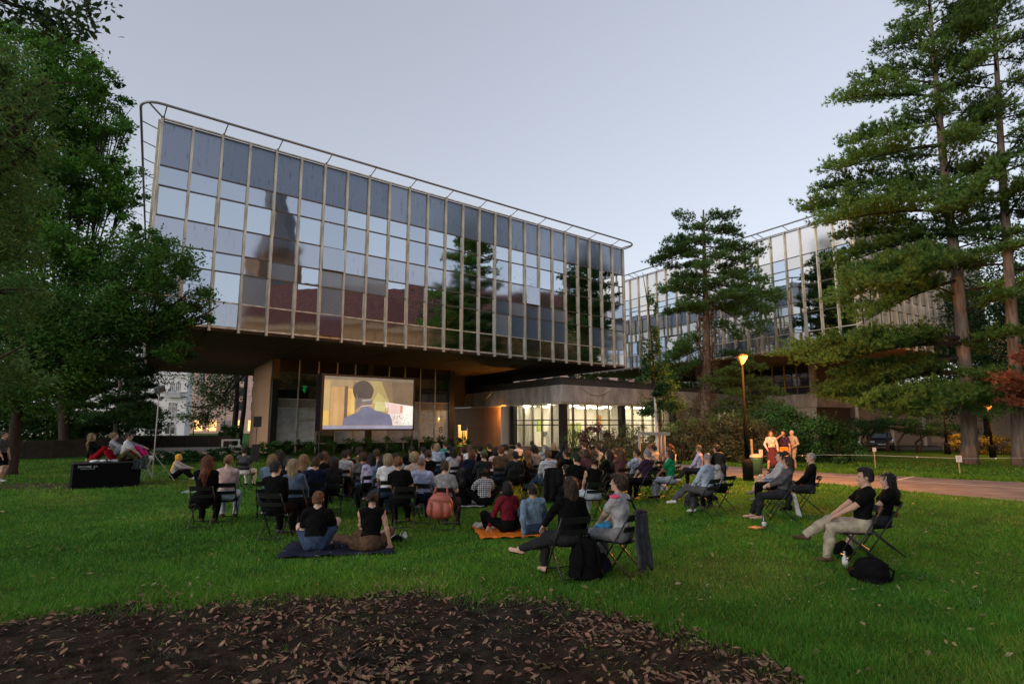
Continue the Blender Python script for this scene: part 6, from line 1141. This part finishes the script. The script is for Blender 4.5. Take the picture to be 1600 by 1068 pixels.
# ------------------------------------------------------------------ bags, blankets, jackets
def softbag(name, label, at_, sx, sy, sz, col, rz=0., style='pack', cat='bag', tilt=0.):
    t = thing(name, label, cat, at_, rz)
    d2 = lambda G: .008*np.sin(G[..., 0]*31+G[..., 2]*17)*np.sin(G[..., 1]*27+G[..., 2]*23)
    pr = [ell((0, 0, sz*.42), (sx*.52, sy*.55, sz*.46), 0, .05), ell((0, .01, sz*.7), (sx*.40, sy*.42, sz*.33), 0, .05), ell((0, 0, sz*.14), (sx*.56, sy*.58, sz*.18), 0, .05)]
    cutz = lambda G: .0-G[..., 2]
    F, lo = field(pr, .014, cutz, d2); V, Q = surfnet(F, lo, .014); m = cloth(col); o = ob('bag_body', npmesh('bag_body', V, Q, m, smooth=True), t, rot=(tilt, 0, 0))
    if style == 'pack':
        pr = [ell((0, sy*.5, sz*.3), (sx*.36, sy*.22, sz*.24), 0, .03)]; F, lo = field(pr, .014, None, d2); V, Q = surfnet(F, lo, .014); ob('front_pocket', npmesh('front_pocket', V, Q, m, smooth=True), t, rot=(tilt, 0, 0))
        for x in (-.25, .25): q = MB(); q.tube([(x*sx, -sy*.3, sz*.9), (x*sx*1.1, -sy*.62, sz*.6), (x*sx*1.2, -sy*.5, sz*.15)], .016, 6); q.obj('strap', m, t, smooth=True, rot=(tilt, 0, 0))
    q = MB(); q.tube([(-.2*sx, 0, sz*.92), (-.1*sx, 0, sz*1.08), (.1*sx, 0, sz*1.08), (.2*sx, 0, sz*.92)], .013, 6); q.obj('handle', m, t, smooth=True, rot=(tilt, 0, 0)); return t
BK = TOPC['black']
softbag('backpack', 'black rucksack on the grass under the red-haired person', gp(311, 795), .42, .28, .42, BK, .4)
bp = softbag('backpack', 'black rucksack with a white patch beside the person all in black', gp(438, 808), .40, .30, .46, BK, -.3); MB().box(-.06, .06, -.02, .02, .06, .26).obj('side_pocket', cloth((.42, .42, .42)), bp, (.2, -.08, 0))
softbag('backpack', 'large black rucksack under the chair of the black coat', gp(916, 905), .42, .30, .52, BK, .2)
softbag('handbag', 'small round black bag beside the large rucksack', gp(941, 893), .24, .18, .22, (.016, .018, .03), 0, 'bag')
softbag('backpack', 'black rucksack lying on its side under the black quiff chair', gp(1362, 905), .62, .36, .26, BK, 1.2)
softbag('handbag', 'small black shoulder bag beside the shoes of the right pair', gp(1318, 868), .30, .16, .20, BK, .3, 'bag')
softbag('tote_bag', 'dark tote bag with pale blotch under the grey-haired man chair', gp(1081, 792), .36, .20, .34, (.03, .03, .032), .2, 'bag')
softbag('handbag', 'small black bag under the grey cardigan chair', gp(1112, 783), .34, .14, .16, BK, .1, 'bag')
softbag('tote_bag', 'black and white patterned bag below the green tee', gp(1034, 767), .34, .16, .24, (.40, .40, .40), .1, 'bag')
softbag('backpack', 'brown leather rucksack between the middle chairs', gp(547, 776), .36, .26, .34, (.05, .03, .022), .2)
softbag('handbag', 'black bag beside white trainers in the middle of the lawn', gp(962, 782), .5, .24, .18, BK, .2, 'bag')
find_p = lambda w: next(o for o, d_ in PEOPLE if w in d_)
po_ = find_p('rust rucksack'); pr_ = po_.location; rc = po_.rotation_euler[2]; rt_ = thing('backpack', 'rust coloured leather rucksack hanging on the back of a chair', 'bag', (pr_[0]+math.sin(rc)*.36, pr_[1]-math.cos(rc)*.36, .30), rc)
F_, lo_ = field([ell((0, 0, .2), (.24, .12, .24), 0, .05), ell((0, 0, .05), (.23, .13, .09), 0, .05), ell((-.16, -.09, .14), (.07, .07, .13), 0, .02), ell((.16, -.09, .14), (.07, .07, .13), 0, .02), ell((0, -.11, .13), (.10, .06, .14), 0, .02)], .013); V_, Q_ = surfnet(F_, lo_, .013); ob('bag_body', npmesh('bag_body', V_, Q_, mat('rust_leather', (.30, .07, .045), .5, noise=.2, nscale=9, bump=.3), smooth=True), rt_)
for x in (-.13, .13): q = MB(); q.tube([(x, -.02, .38), (x*.8, .06, .52), (x*.9, .14, .40)], .014, 6); q.obj('strap', MATS['rust_leather'], rt_)
MB().box(-.18, .18, -.135, -.115, .30, .33).obj('flap', MATS['rust_leather'], rt_)
yb = softbag('tote_bag', 'bright yellow cloth bag hanging beside the ginger-blonde hair', (find_p('yellow bag').location[0]-.28, find_p('yellow bag').location[1]-.30, .02), .32, .14, .5, (.55, .46, .03), 0., 'bag'); q = MB(); q.tube([(0, 0, .5), (.12, .0, .85), (.22, 0, 1.1)], .012, 6); q.obj('shoulder_strap', cloth((.55, .46, .03)), yb)
def blanket(name, label, px, col, seed, lift=.012, cat='blanket'):
    P = [gp(*p)[:2] for p in px]; c0 = np.mean(P, 0); n_ = 14; r = np.random.default_rng(seed); V = []
    for i in range(n_+1):
        for j in range(n_+1):
            u, v = i/n_, j/n_; p = (1-u)*(1-v)*P[0]+u*(1-v)*P[1]+u*v*P[2]+(1-u)*v*P[3]; e = .03*math.sin(u*17+seed)*math.cos(v*13+seed); ed = min(u, 1-u, v, 1-v)
            V.append((p[0]-c0[0]+e*.6, p[1]-c0[1]+e*.5, lift+.012*(1+math.sin(u*23+v*9+seed)*math.sin(v*19-u*5)) + (.02*abs(math.sin(u*31+v*27)) if ed < .08 else 0)))
    t = thing(name, label, cat, (*c0, 0)); F = [(i*(n_+1)+j, (i+1)*(n_+1)+j, (i+1)*(n_+1)+j+1, i*(n_+1)+j+1) for i in range(n_) for j in range(n_)]; q = MB(); q.add(V, F); o = q.obj('cloth', cloth(col), t, smooth=True); sm_ = o.modifiers.new('thick', 'SOLIDIFY'); sm_.thickness = .012; return t
blanket('blanket', 'dark navy blanket under the pair in black', ((432, 873), (616, 866), (606, 842), (455, 849)), (.022, .025, .045), 1)
blanket('blanket', 'bright orange mat under the burgundy and denim jackets', ((752, 843), (846, 839), (838, 822), (738, 825)), (.68, .17, .02), 2)
blanket('blanket', 'pale grey blanket under the plaid shirt', ((672, 795), (757, 792), (770, 782), (682, 786)), (.46, .46, .46), 3)
blanket('blanket', 'pale mint mat lying on the grass at the left', ((283, 771), (330, 771), (318, 766), (292, 767)), (.40, .46, .44), 4)
def draped(name, label, at_, rz, w, top, length, col, seed, y=-.30):
    t = thing(name, label, 'jacket', at_, rz); V = []; n_, m_ = 16, 12
    for i in range(n_+1):
        for j in range(m_+1):
            u = i/n_-.5; v = j/m_; V.append((u*w*(1+.25*v)+.012*math.sin(v*9+seed), y-.012-.05*v-.028*math.sin(u*19+seed+v*2)*(.3+v)-.02*math.sin(u*7), top-length*v*(1-.12*abs(math.sin(u*6+seed)))))
    q = MB(); q.add(V, [(i*(m_+1)+j, (i+1)*(m_+1)+j, (i+1)*(m_+1)+j+1, i*(m_+1)+j+1) for i in range(n_) for j in range(m_)]); q.tube([(-w/2, y-.01, top), (0, y+.02, top+.03), (w/2, y-.01, top)], .03, 6); o = q.obj('fabric', cloth(col), t, smooth=True); sm_ = o.modifiers.new('thick', 'SOLIDIFY'); sm_.thickness = .014; return t
pj = gp(975, 898); draped('draped_jacket', 'dark grey long jacket draped over the chair of the curly-haired person', (pj[0]+.02, pj[1]+.0, 0), rz6, .30, .81, .74, (.05, .05, .055), 1, y=-.235)
for o, d_ in PEOPLE:
    if 'striped white' in d_: draped('draped_jacket', 'black coat hung over the chair of the striped shirt', o.location, o.rotation_euler[2], .50, .84, .80, (.014, .014, .014), 2, y=-.24)
pj = gp(1225, 812); draped('draped_jacket', 'light grey jacket hanging from the chair of the dark jacket at the right', (pj[0]+.0, pj[1], 0), rz9, .36, .52, .42, (.38, .38, .40), 3, y=-.20)
def bottle(at_, label, col, h=.3):
    t = thing('bottle', label, 'bottle', at_); q = MB(); q.lathe([(.036, 0), (.038, h*.55), (.014, h*.75), (.013, h)], 12); q.obj('glass', mat('bottle_%.2f' % col[0], col, .1, coat=1.), t, smooth=True); q = MB(); q.lathe([(.039, h*.18), (.039, h*.46)], 12); q.obj('paper_label', mat('label_white', (.6, .6, .58), .7), t, smooth=True); return t
bottle(gp(1194.5, 826), 'dark wine bottle with white label on the grass at the right', (.015, .02, .015)); bottle(gp(1321, 886), 'clear bottle lying near the black rucksack', (.4, .42, .4), .22)
t = thing('folded_paper', 'orange paper folder lying on the grass near the wine bottle', 'folder', gp(1183, 826), .5); MB().box(-.14, .14, -.1, .1, .02, .04).obj('cover', mat('orange_card', (.55, .2, .08), .7), t)
t = thing('shoe_pair', 'pair of silver sandals lying beside the navy blanket', 'sandals', gp(627, 842), .8)
for x, a in ((-.1, .2), (.08, -.5)): q = MB(); q.tube([(0, -.11, .02), (0, .0, .022), (.01, .12, .02)], [.03, .034, .03], 8); q.tube([(-.04, .03, .02), (0, .05, .09), (.04, .03, .02)], .009, 6); q.tube([(-.03, -.08, .02), (0, -.10, .11), (.03, -.08, .02)], .009, 6); q.obj('sandal', mat('silver_leather', (.5, .5, .5), .4), t, (x, 0, .02), rot=(0, 0, a), smooth=True)
softbag('handbag', 'little dark pouch next to the silver sandals', gp(620, 846), .16, .1, .1, BK, 0, 'bag')
t = thing('shoe_pair', 'dark pair of shoes between the two on the navy blanket', 'shoes', gp(515, 858), .5)
for x in (-.08, .1): q = MB(); q.tube([(0, -.1, .05), (0, .02, .045), (0, .14, .03)], [.042, .04, .03], 8); q.obj('shoe', cloth((.03, .028, .025)), t, (x, 0, .0), smooth=True)
t = thing('paper_cup', 'small white tray on the grass behind the racerback top', 'tray', gp(621, 793)); MB().box(-.09, .09, -.06, .06, .02, .07).obj('tray', M_wht, t)
t = thing('cloth_bundle', 'pale cloth bundle on the orange mat beside the burgundy jacket', 'cloth', (*gp(765, 827)[:2], .02)); F_, lo_ = field([ell((0, 0, .1), (.16, .12, .13), 0, .05), ell((-.18, .05, .05), (.14, .1, .06), 0, .05)], .016, None, lambda G: .02*np.sin(G[..., 0]*40)*np.sin(G[..., 2]*37)); V_, Q_ = surfnet(F_, lo_, .016); ob('cloth', npmesh('cloth', V_, Q_, cloth((.42, .40, .40)), smooth=True), t)
# accents on the near woman: pink shoulder yoke, bag strap, blue cloth
HMn = BODY['near_f']; q = MB(); q.tube([(-.17, .12, 1.02), (-.05, .12, 1.05), (.08, -.1, .98), (.16, -.14, .80)], .014, 6); q.obj('bag_strap', cloth(BK), NF)
F_, lo_ = field([ell((0, .30, .60), (.13, .12, .05), 0, .04)], .016, None, lambda G: .012*np.sin(G[..., 0]*40)*np.sin(G[..., 1]*43)); V_, Q_ = surfnet(F_, lo_, .016); t = ob('cloth_bundle', npmesh('cloth_bundle', V_, Q_, cloth((.06, .34, .60)), smooth=True)); t.location = NF.location; t.rotation_euler = NF.rotation_euler; tag(t, 'sky blue cloth in the lap of the curly-haired person', 'cloth')
F_, lo_ = field([ell((-.13, .03, 1.045), (.09, .07, .03), 0, .03)], .012); V_, Q_ = surfnet(F_, lo_, .012); ob('pink_yoke', npmesh('pink_yoke', V_, Q_, cloth((.80, .10, .22)), smooth=True), NF)
F_, lo_ = field([ell((0, -.19, .30), (.15, .1, .24), 0, .04)], .016); V_, Q_ = surfnet(F_, lo_, .016); o = ob('backpack', npmesh('backpack', V_, Q_, cloth((.16, .15, .13)), smooth=True)); o.location = STD.location+Vector((0, 0, .93)); o.rotation_euler = STD.rotation_euler; tag(o, 'grey rucksack on the back of the white-haired standing person', 'bag')
# items on the block
t = thing('paper_cup', 'white cup and green box standing on the end of the black block', 'cups', onblk(2.02, .3)); MB().lathe([(.05, 0), (.065, .16)], 12).obj('cup', M_wht, t, (.05, 0, .0), smooth=True); MB().box(-.14, -.04, -.05, .05, 0, .18).obj('carton', mat('bottle_green', (.03, .10, .06), .5), t)
draped('draped_jacket', 'dark jacket hanging over the front edge of the black block', (*onblk(1.72, .28)[:2], 0), math.atan2(bd[1], bd[0]), .34, bz+.03, .30, (.05, .055, .06), 4, y=-.28)
t = thing('shoe_pair', 'white shoes left on top of the black block', 'shoes', onblk(.62, .16), .3)
for x in (-.1, .12): q = MB(); q.tube([(0, -.1, .05), (0, .02, .045), (0, .14, .03)], [.04, .04, .03], 8); q.obj('shoe', M_wht, t, (x, 0, 0), rot=(0, 0, 1.2), smooth=True)

# ------------------------------------------------------------------ bin, signs, car
bn_ = thing('litter_bin', 'green litter bin with pale domed lid beside the lamp post', 'bin', gp(1183, 742))
MB().lathe([(.19, 0), (.24, .62), (.245, .68)], 18).obj('body', mat('bin_green', (.03, .10, .06), .5), bn_, smooth=True); MB().lathe([(.255, .681), (.25, .73), (.19, .79), (.08, .83), (.01, .835)], 18).obj('lid', mat('bin_lid', (.42, .38, .26), .6), bn_, smooth=True)
def sign(at_, h, label, w=.2, hh=.18, rz=0.):
    t = thing('lawn_sign', label, 'sign', at_, rz, 'small signs along the lawn edge'); MB().box(-.018, .018, -.018, .018, 0, h).obj('stick', mat('stick_wood', (.36, .27, .15), .8), t)
    MB().box(-w/2, w/2, -.032, -.02, h-hh*.6, h+hh*.4).obj('plate', mat('sign_white', (.66, .64, .64), .6), t); q = MB()
    for k in range(3): q.box(-w*.3, w*.3-.03*k, -.0345, -.0325, h+hh*(.18-.2*k), h+hh*(.25-.2*k))
    q.obj('print', mat('sign_print', (.25, .2, .2), .7), t)
sign(gp(1190, 735), .80, 'small white sign on a stick beside the green bin', .16, .26); sign(gp(1368, 731), .86, 'small white sign on a tall stick before the yew', .16, .18); sign(gp(1500, 739.5), .62, 'square white sign on a short stick before the big pine', .24, .26)
t = thing('marker_post', 'plain wooden marker post lit orange behind the lamp', 'post', (*dp(1174, 690, 26)[:2], 0)); MB().box(-.035, .035, -.035, .035, 0, 1.35).obj('post', mat('stick_wood', (.36, .27, .15), .8), t)
rp_ = thing('rope_barrier', 'thin rope strung across the far lawn edge with small tags', 'rope', (0, 0, 0)); q = MB(); pts = [dp(x, 690, y)*[1, 1, 0]+[0, 0, .62] for x, y in ((1192, 25.6), (1290, 27), (1368, 26.4), (1500, 24), (1605, 24.5))]; q.tube(pts, .006, 5); q.obj('rope', M_wht, rp_)
for p in [pts[0]*.4+pts[1]*.6, pts[2]*.5+pts[3]*.5, pts[3]*.5+pts[4]*.5]: MB().box(-.02, .02, -.02, .02, -.04, .02).obj('rope_tag', M_wht, rp_, p)
def car(at_, rz):
    t = thing('parked_car', 'dark blue car parked nose-on below the spreading yew', 'car', at_, rz); M_p = mat('car_paint', (.018, .028, .055), .25, coat=1.); L_, W_2 = 4.1, .84
    prof = [(-2.05, .35), (-2.05, .72), (-1.2, .88), (-.55, 1.38), (.95, 1.42), (1.75, .95), (2.05, .88), (2.05, .35)]
    q = MB(); ins = lambda z: .0 if z < .9 else .14*(z-.9)/.5; n_ = len(prof)
    q.add([(x, -W_2+ins(z), z) for x, z in prof]+[(x, W_2-ins(z), z) for x, z in prof], [(k, (k+1) % n_, (k+1) % n_+n_, k+n_) for k in range(n_)]+[tuple(range(n_-1, -1, -1)), tuple(range(n_, 2*n_))]); bo = q.obj('body', M_p, t); bm_ = bo.modifiers.new('round', 'BEVEL'); bm_.width = .06; bm_.segments = 2
    q = MB(); q.add([(-1.17, -.70, .93), (-1.17, .70, .93), (-.60, .62, 1.35), (-.60, -.62, 1.35)], [(0, 3, 2, 1)]); q.obj('windscreen', mat('car_glass', (.10, .14, .20), .05, coat=1., spec=1.), t, (-.03, 0, .02))
    for s_ in (-1, 1):
        q = MB(); q.add([(-.5, s_*.74, .95), (1.4, s_*.74, .95), (.9, s_*.725, 1.33), (-.3, s_*.725, 1.34)], [(0, 1, 2, 3)]); q.obj('side_window', MATS['car_glass'], t, (0, s_*.065, 0))
        MB().box(-2.075, -2.03, s_*.62-.14, s_*.62+.14, .60, .72).obj('headlight', mat('car_light', (.6, .62, .65), .1, coat=1.), t)
        for x in (-1.3, 1.3): w_ = MB().lathe([(.31, -.09), (.32, .0), (.31, .09)], 16).obj('wheel', mat('tyre', (.015, .015, .015), .8), t, (x, s_*.78, .32), rot=(math.pi/2, 0, 0)); MB().lathe([(.19, -.1), (.19, .1)], 12).obj('rim', mat('rim', (.3, .3, .32), .3, metal=.8), w_)
    MB().box(-2.07, -2.055, -.26, .26, .42, .52).obj('number_plate', M_wht, t); MB().box(-2.065, -2.05, -.45, .45, .58, .68).obj('radiator_grille', M_black, t)
car((*dp(1375, 697, 48)[:2], 0), math.radians(62))

# ------------------------------------------------------------------ grass, daisies, fallen leaves
def inpath(x, y):
    f_ = np.array([p[:2] for p in near]); f2 = np.array([p[:2] for p in far])[::-1]
    # point is on the path when between the two polylines measured along x
    yn = np.interp(x, f_[:, 0], f_[:, 1], left=-99, right=-99); yf = np.interp(x, f2[:, 0], f2[:, 1], left=-99, right=-99); return (y > yn) & (y < yf)
M_blade = mat('grass_blade', (.078, .226, .021), .6, attr=True, transl=.3, spec=.2)
KEEP = [np.array([gp(*p)[:2] for p in q]) for q in (((430, 875), (620, 868), (608, 840), (452, 847)), ((750, 845), (850, 841), (840, 820), (736, 824)), ((670, 797), (760, 794), (772, 780), (680, 784)))]
def inquad(x, y, Q):
    ok = np.ones(x.shape, bool); sg = np.sign(np.cross(Q[1]-Q[0], Q[2]-Q[1]))
    for k in range(4): a, b = Q[k], Q[(k+1) % 4]; ok &= sg*((b[0]-a[0])*(y-a[1])-(b[1]-a[1])*(x-a[0])) > 0
    return ok
def blades(n, d0, d1, h, w, seed, a0=-.95, a1=.95):
    r = np.random.default_rng(seed); d_ = d0*(d1/d0)**r.random(n) if d1 > d0*1.5 else r.uniform(d0, d1, n); x = d_*r.uniform(a0, a1, n); y = d_
    clump = np.sin(x*3.1+1.7*np.sin(y*2.3))*np.sin(y*3.7+np.sin(x*2.9)); big = np.sin(x*.63+.9*np.sin(y*.41))*np.sin(y*.52+1.3*np.sin(x*.37)+1)
    k = (bed_depth(x, y) < .02+.14*np.abs(r.normal(size=n))*(r.random(n) < .4)) & ~inpath(x, y) & ~(inquad(x, y, KEEP[0]) | inquad(x, y, KEEP[1]) | inquad(x, y, KEEP[2])) & ~((x < -12) & (y > 18.2) & (y < 20.2) & (x > -18) & (r.random(n) < .8))
    x, y, clump, big = x[k], y[k], clump[k], big[k]; n = len(x); hh = h*r.uniform(.55, 1.3, n)*(1+.3*clump); hh *= 1+1.1*np.exp(-np.maximum(-bed_depth(x, y), 0)/.25)*(r.random(n) < .35)
    an = r.uniform(0, 6.283, n); ww = w*r.uniform(.7, 1.3, n); lean = r.normal(size=(n, 2))*(.55*hh)[:, None]; P = np.stack([x, y, np.zeros(n)], 1); sd_ = np.stack([np.cos(an), np.sin(an), np.zeros(n)], 1)*ww[:, None]
    V = np.stack([P-sd_, P+sd_, P+np.concatenate([lean, hh[:, None]], 1)], 1).reshape(-1, 3)
    t = 1+.25*r.normal(size=(n, 1))+.16*clump[:, None]+.16*big[:, None]; dry = np.clip(np.sin(x*.9+2*np.sin(y*.33+1))*np.sin(y*.8+1.5*np.sin(x*.45))*1.6-.40, 0, 1); yl = (r.random((n, 1)) < .14+.5*dry[:, None])*r.uniform(.3, 1.5, (n, 1)); hue = r.normal(size=(n, 1))*.12+.06*big[:, None]
    T = np.concatenate([t*(1+hue+2.2*yl), t*(1+.25*yl), t*(1-hue+1.5*yl)], 1).clip(.2, 3); return V, np.repeat(T, 3, 0)
parts = [blades(230000, 4.0, 9.0, .052, .0042, 1), blades(170000, 9.0, 17, .055, .0075, 2), blades(120000, 17, 34, .07, .015, 3)]
Vg = np.concatenate([p[0] for p in parts]); Tg = np.concatenate([p[1] for p in parts]); tag(ob('grass', npmesh('grass', Vg, np.arange(len(Vg)).reshape(-1, 3), M_blade, Tg)), kind='stuff')
# rough taller grass along the far path edge and weeds at the bed's rim
def tuft(n, xs_, ys_, h, w, seed):
    r = np.random.default_rng(seed); k = r.integers(0, len(xs_), n); x = xs_[k]+r.normal(size=n)*.12; y = ys_[k]+r.normal(size=n)*.12; hh = h*r.uniform(.5, 1.4, n); an = r.uniform(0, 6.283, n); P = np.stack([x, y, 0*x], 1); sd_ = np.stack([np.cos(an), np.sin(an), 0*an], 1)*w; ln = r.normal(size=(n, 2))*(.5*hh)[:, None]
    V = np.stack([P-sd_, P+sd_, P+np.concatenate([ln, hh[:, None]], 1)], 1).reshape(-1, 3); t = 1+.25*r.normal(size=(n, 1)); T = np.concatenate([t*1.2, t, t*.9], 1).clip(.2, 3); return V, np.repeat(T, 3, 0)
r = np.random.default_rng(8); fx = np.array([p[:2] for p in far]); u = r.random(400)*(len(fx)-1); i_ = u.astype(int); fr_ = (u-i_)[:, None]; pe = fx[i_]*(1-fr_)+fx[np.minimum(i_+1, len(fx)-1)]*fr_+np.array([.1, .45])+r.normal(size=(400, 2))*.25
V1, T1 = tuft(9000, pe[:, 0], pe[:, 1], .14, .012, 9); ex = r.uniform(-5.5, 2.8, 240); ey = edge_y(ex)+r.normal(size=240)*.2-.06-.5*np.clip(ex-1.2, 0, 1)*r.random(240); V2, T2 = tuft(8500, ex, ey, .07, .004, 10)
bx = r.uniform(-3.5, 1.6, 16); by = edge_y(bx)-r.uniform(.4, 2.4, 16); V3, T3 = tuft(700, bx, by, .07, .004, 11)
Vt = np.concatenate([V1, V2, V3]); tag(ob('rough_grass', npmesh('rough_grass', Vt, np.arange(len(Vt)).reshape(-1, 3), M_blade, np.concatenate([T1, T2, T3]))), kind='stuff')
n_ = 4200; r = np.random.default_rng(12); d_ = 6.5*(26/6.5)**r.random(n_); x = d_*r.uniform(-.9, .9, n_); k = (bed_depth(x, d_) < -.1) & ~inpath(x, d_); x = x[k]; y = d_[k]; s_ = (.005+.0005*y)*r.uniform(.5, 1.3, len(y)); Pd = np.stack([x, y, r.uniform(.03, .06, len(x))], 1)
Vd = np.stack([Pd+np.stack([s_*math.cos(a), s_*math.sin(a), 0*s_], 1) for a in (0, 1.57, 3.14, 4.71)], 1).reshape(-1, 3); tag(ob('daisies', npmesh('daisies', Vd, np.arange(len(Vd)).reshape(-1, 4), mat('daisy_white', (.42, .46, .32), .7))), kind='stuff')
# litter of fallen leaves
LCOL = [(.22, .10, .065), (.28, .14, .09), (.16, .07, .045), (.25, .145, .075), (.18, .155, .06), (.11, .055, .038), (.26, .165, .105)]
def leafshape(s):
    out = []
    for k in range(7): u = k/6; w_ = .19*math.sin(math.pi*min(1, u*.96+.02))**.8; out.append((u-.5, w_, .10*math.sin(u*3)))
    V = [(x*s, w_*s*sg, (.5*z+.05*abs(sg))*s) for x, w_, z in out for sg in (-1, 0, 1)]; return V, [f for k in range(6) for f in ((k*3, k*3+3, k*3+4, k*3+1), (k*3+1, k*3+4, k*3+5, k*3+2))]
r = np.random.default_rng(15); n_ = 17000; lx = r.uniform(-6.5, 2.9, n_); ly = r.uniform(3.6, 7.5, n_); dpt = bed_depth(lx, ly)
pat = .5+.5*np.sin(lx*1.9+1.2*np.sin(ly*1.7))*np.sin(ly*2.2+.8*np.sin(lx*1.3)+.6); pat = .17+.7*np.clip((pat-.42)*1.9+.55*(np.exp(-np.abs(dpt-.15)/.22))*(lx > -3.5)+.15*(lx > -1.5), 0, 1)
k = (((dpt > -.12) & (r.random(n_) < pat)) | ((dpt > -.8) & (r.random(n_) < .035))); lx, ly = lx[k], ly[k]; lz = np.where(bed_depth(lx, ly) > 0, bed_h(lx, ly), .03)+.012
key = np.hypot(lx, ly); vis = np.abs(lx/ly) < .92; order = np.argsort(np.where(vis & (ly > 4.55), key, 99)); big_ = order[:300]; rest = order[300:]
lm = [mat('fallen_leaf_%d' % i, c_, .75, noise=.3, nscale=60) for i, c_ in enumerate(LCOL)]; lme = []
for i, m in enumerate(lm): q = MB(); v_, f_ = leafshape(.078); q.add(v_, f_); lme.append(q.mesh('fallen_leaf', m))
for i in big_:
    o = ob('fallen_leaf', lme[r.integers(0, 7)], soil, (lx[i], ly[i], lz[i]), (r.normal()*.35, r.normal()*.35, r.uniform(0, 6.3))); s_ = r.uniform(.6, 1.25); o.scale = (s_, s_*r.uniform(.7, 1.2), s_)
v0 = np.array(leafshape(.07)[0]); f0 = np.array(leafshape(.07)[1]); VV = []; FF = []; MI = []
for c_, i in enumerate(rest):
    a, b_, g_ = r.normal()*.4, r.normal()*.4, r.uniform(0, 6.3); M3 = np.array(Euler((a, b_, g_)).to_matrix()); VV.append((v0*[1, r.uniform(.5, 1.2), 1]*r.choice([.35, .5, .7, .9, 1.2]))@M3.T+[lx[i], ly[i], lz[i]]); FF.append(f0+c_*len(v0)); MI += [r.integers(0, 7)]*len(f0)
tag(ob('leaf_litter', npmesh('leaf_litter', np.concatenate(VV), np.concatenate(FF), lm, midx=np.array(MI)), soil), kind='stuff')
n_ = 6000; cx = r.uniform(-6.5, 2.6, n_); cy = r.uniform(3.6, 7.2, n_); k = bed_depth(cx, cy) > .05; cx, cy = cx[k], cy[k]; cz = bed_h(cx, cy)
sz_ = np.minimum(r.exponential(.009, len(cx))+.004, .03); oct_ = np.array([(1, 0, 0), (-1, 0, 0), (0, 1, 0), (0, -1, 0), (0, 0, 1), (0, 0, -.3)]); fo = np.array([(0, 2, 4), (2, 1, 4), (1, 3, 4), (3, 0, 4)]); VV = (oct_[None]*sz_[:, None, None]*r.uniform(.6, 1.4, (len(cx), 6, 1))+np.stack([cx, cy, cz], 1)[:, None]).reshape(-1, 3)
tag(ob('soil_crumbs', npmesh('soil_crumbs', VV, (fo[None]+6*np.arange(len(cx))[:, None, None]).reshape(-1, 3), M_soil), soil), kind='stuff')

n_ = 420; tx = r.uniform(-6.3, 2.5, n_); ty = r.uniform(3.8, 7.1, n_); k = bed_depth(tx, ty) > .0; tx, ty = tx[k], ty[k]; q = MB()
for x, y in zip(tx, ty): a = r.uniform(0, 6.3); l_ = r.uniform(.03, .12); z = float(bed_h(np.array(x), np.array(y)))+.012; q.tube([(x, y, z), (x+l_*.5*math.cos(a), y+l_*.5*math.sin(a), z+r.uniform(0, .012)), (x+l_*math.cos(a+.3), y+l_*math.sin(a+.3), z)], r.uniform(.002, .0045), 4)
tag(q.obj('twigs', mat('twig', (.12, .085, .055), .9, noise=.4, nscale=9), soil), kind='stuff')
n_ = 420; d_ = 5.2*(24/5.2)**r.random(n_); x = d_*r.uniform(-.9, .9, n_); k = (bed_depth(x, d_) < -.1) & ~inpath(x, d_); x = x[k]; y = d_[k]; P_ = np.stack([x, y, r.uniform(.03, .06, len(x))], 1)
tag(ob('scattered_leaves', leaves_mesh('scattered_leaves', P_, .085, mat('pale_leaf', (.25, .21, .09), .8, attr=True), up=1.6, asp=.42, seed=77, tintv=.5)), kind='stuff')
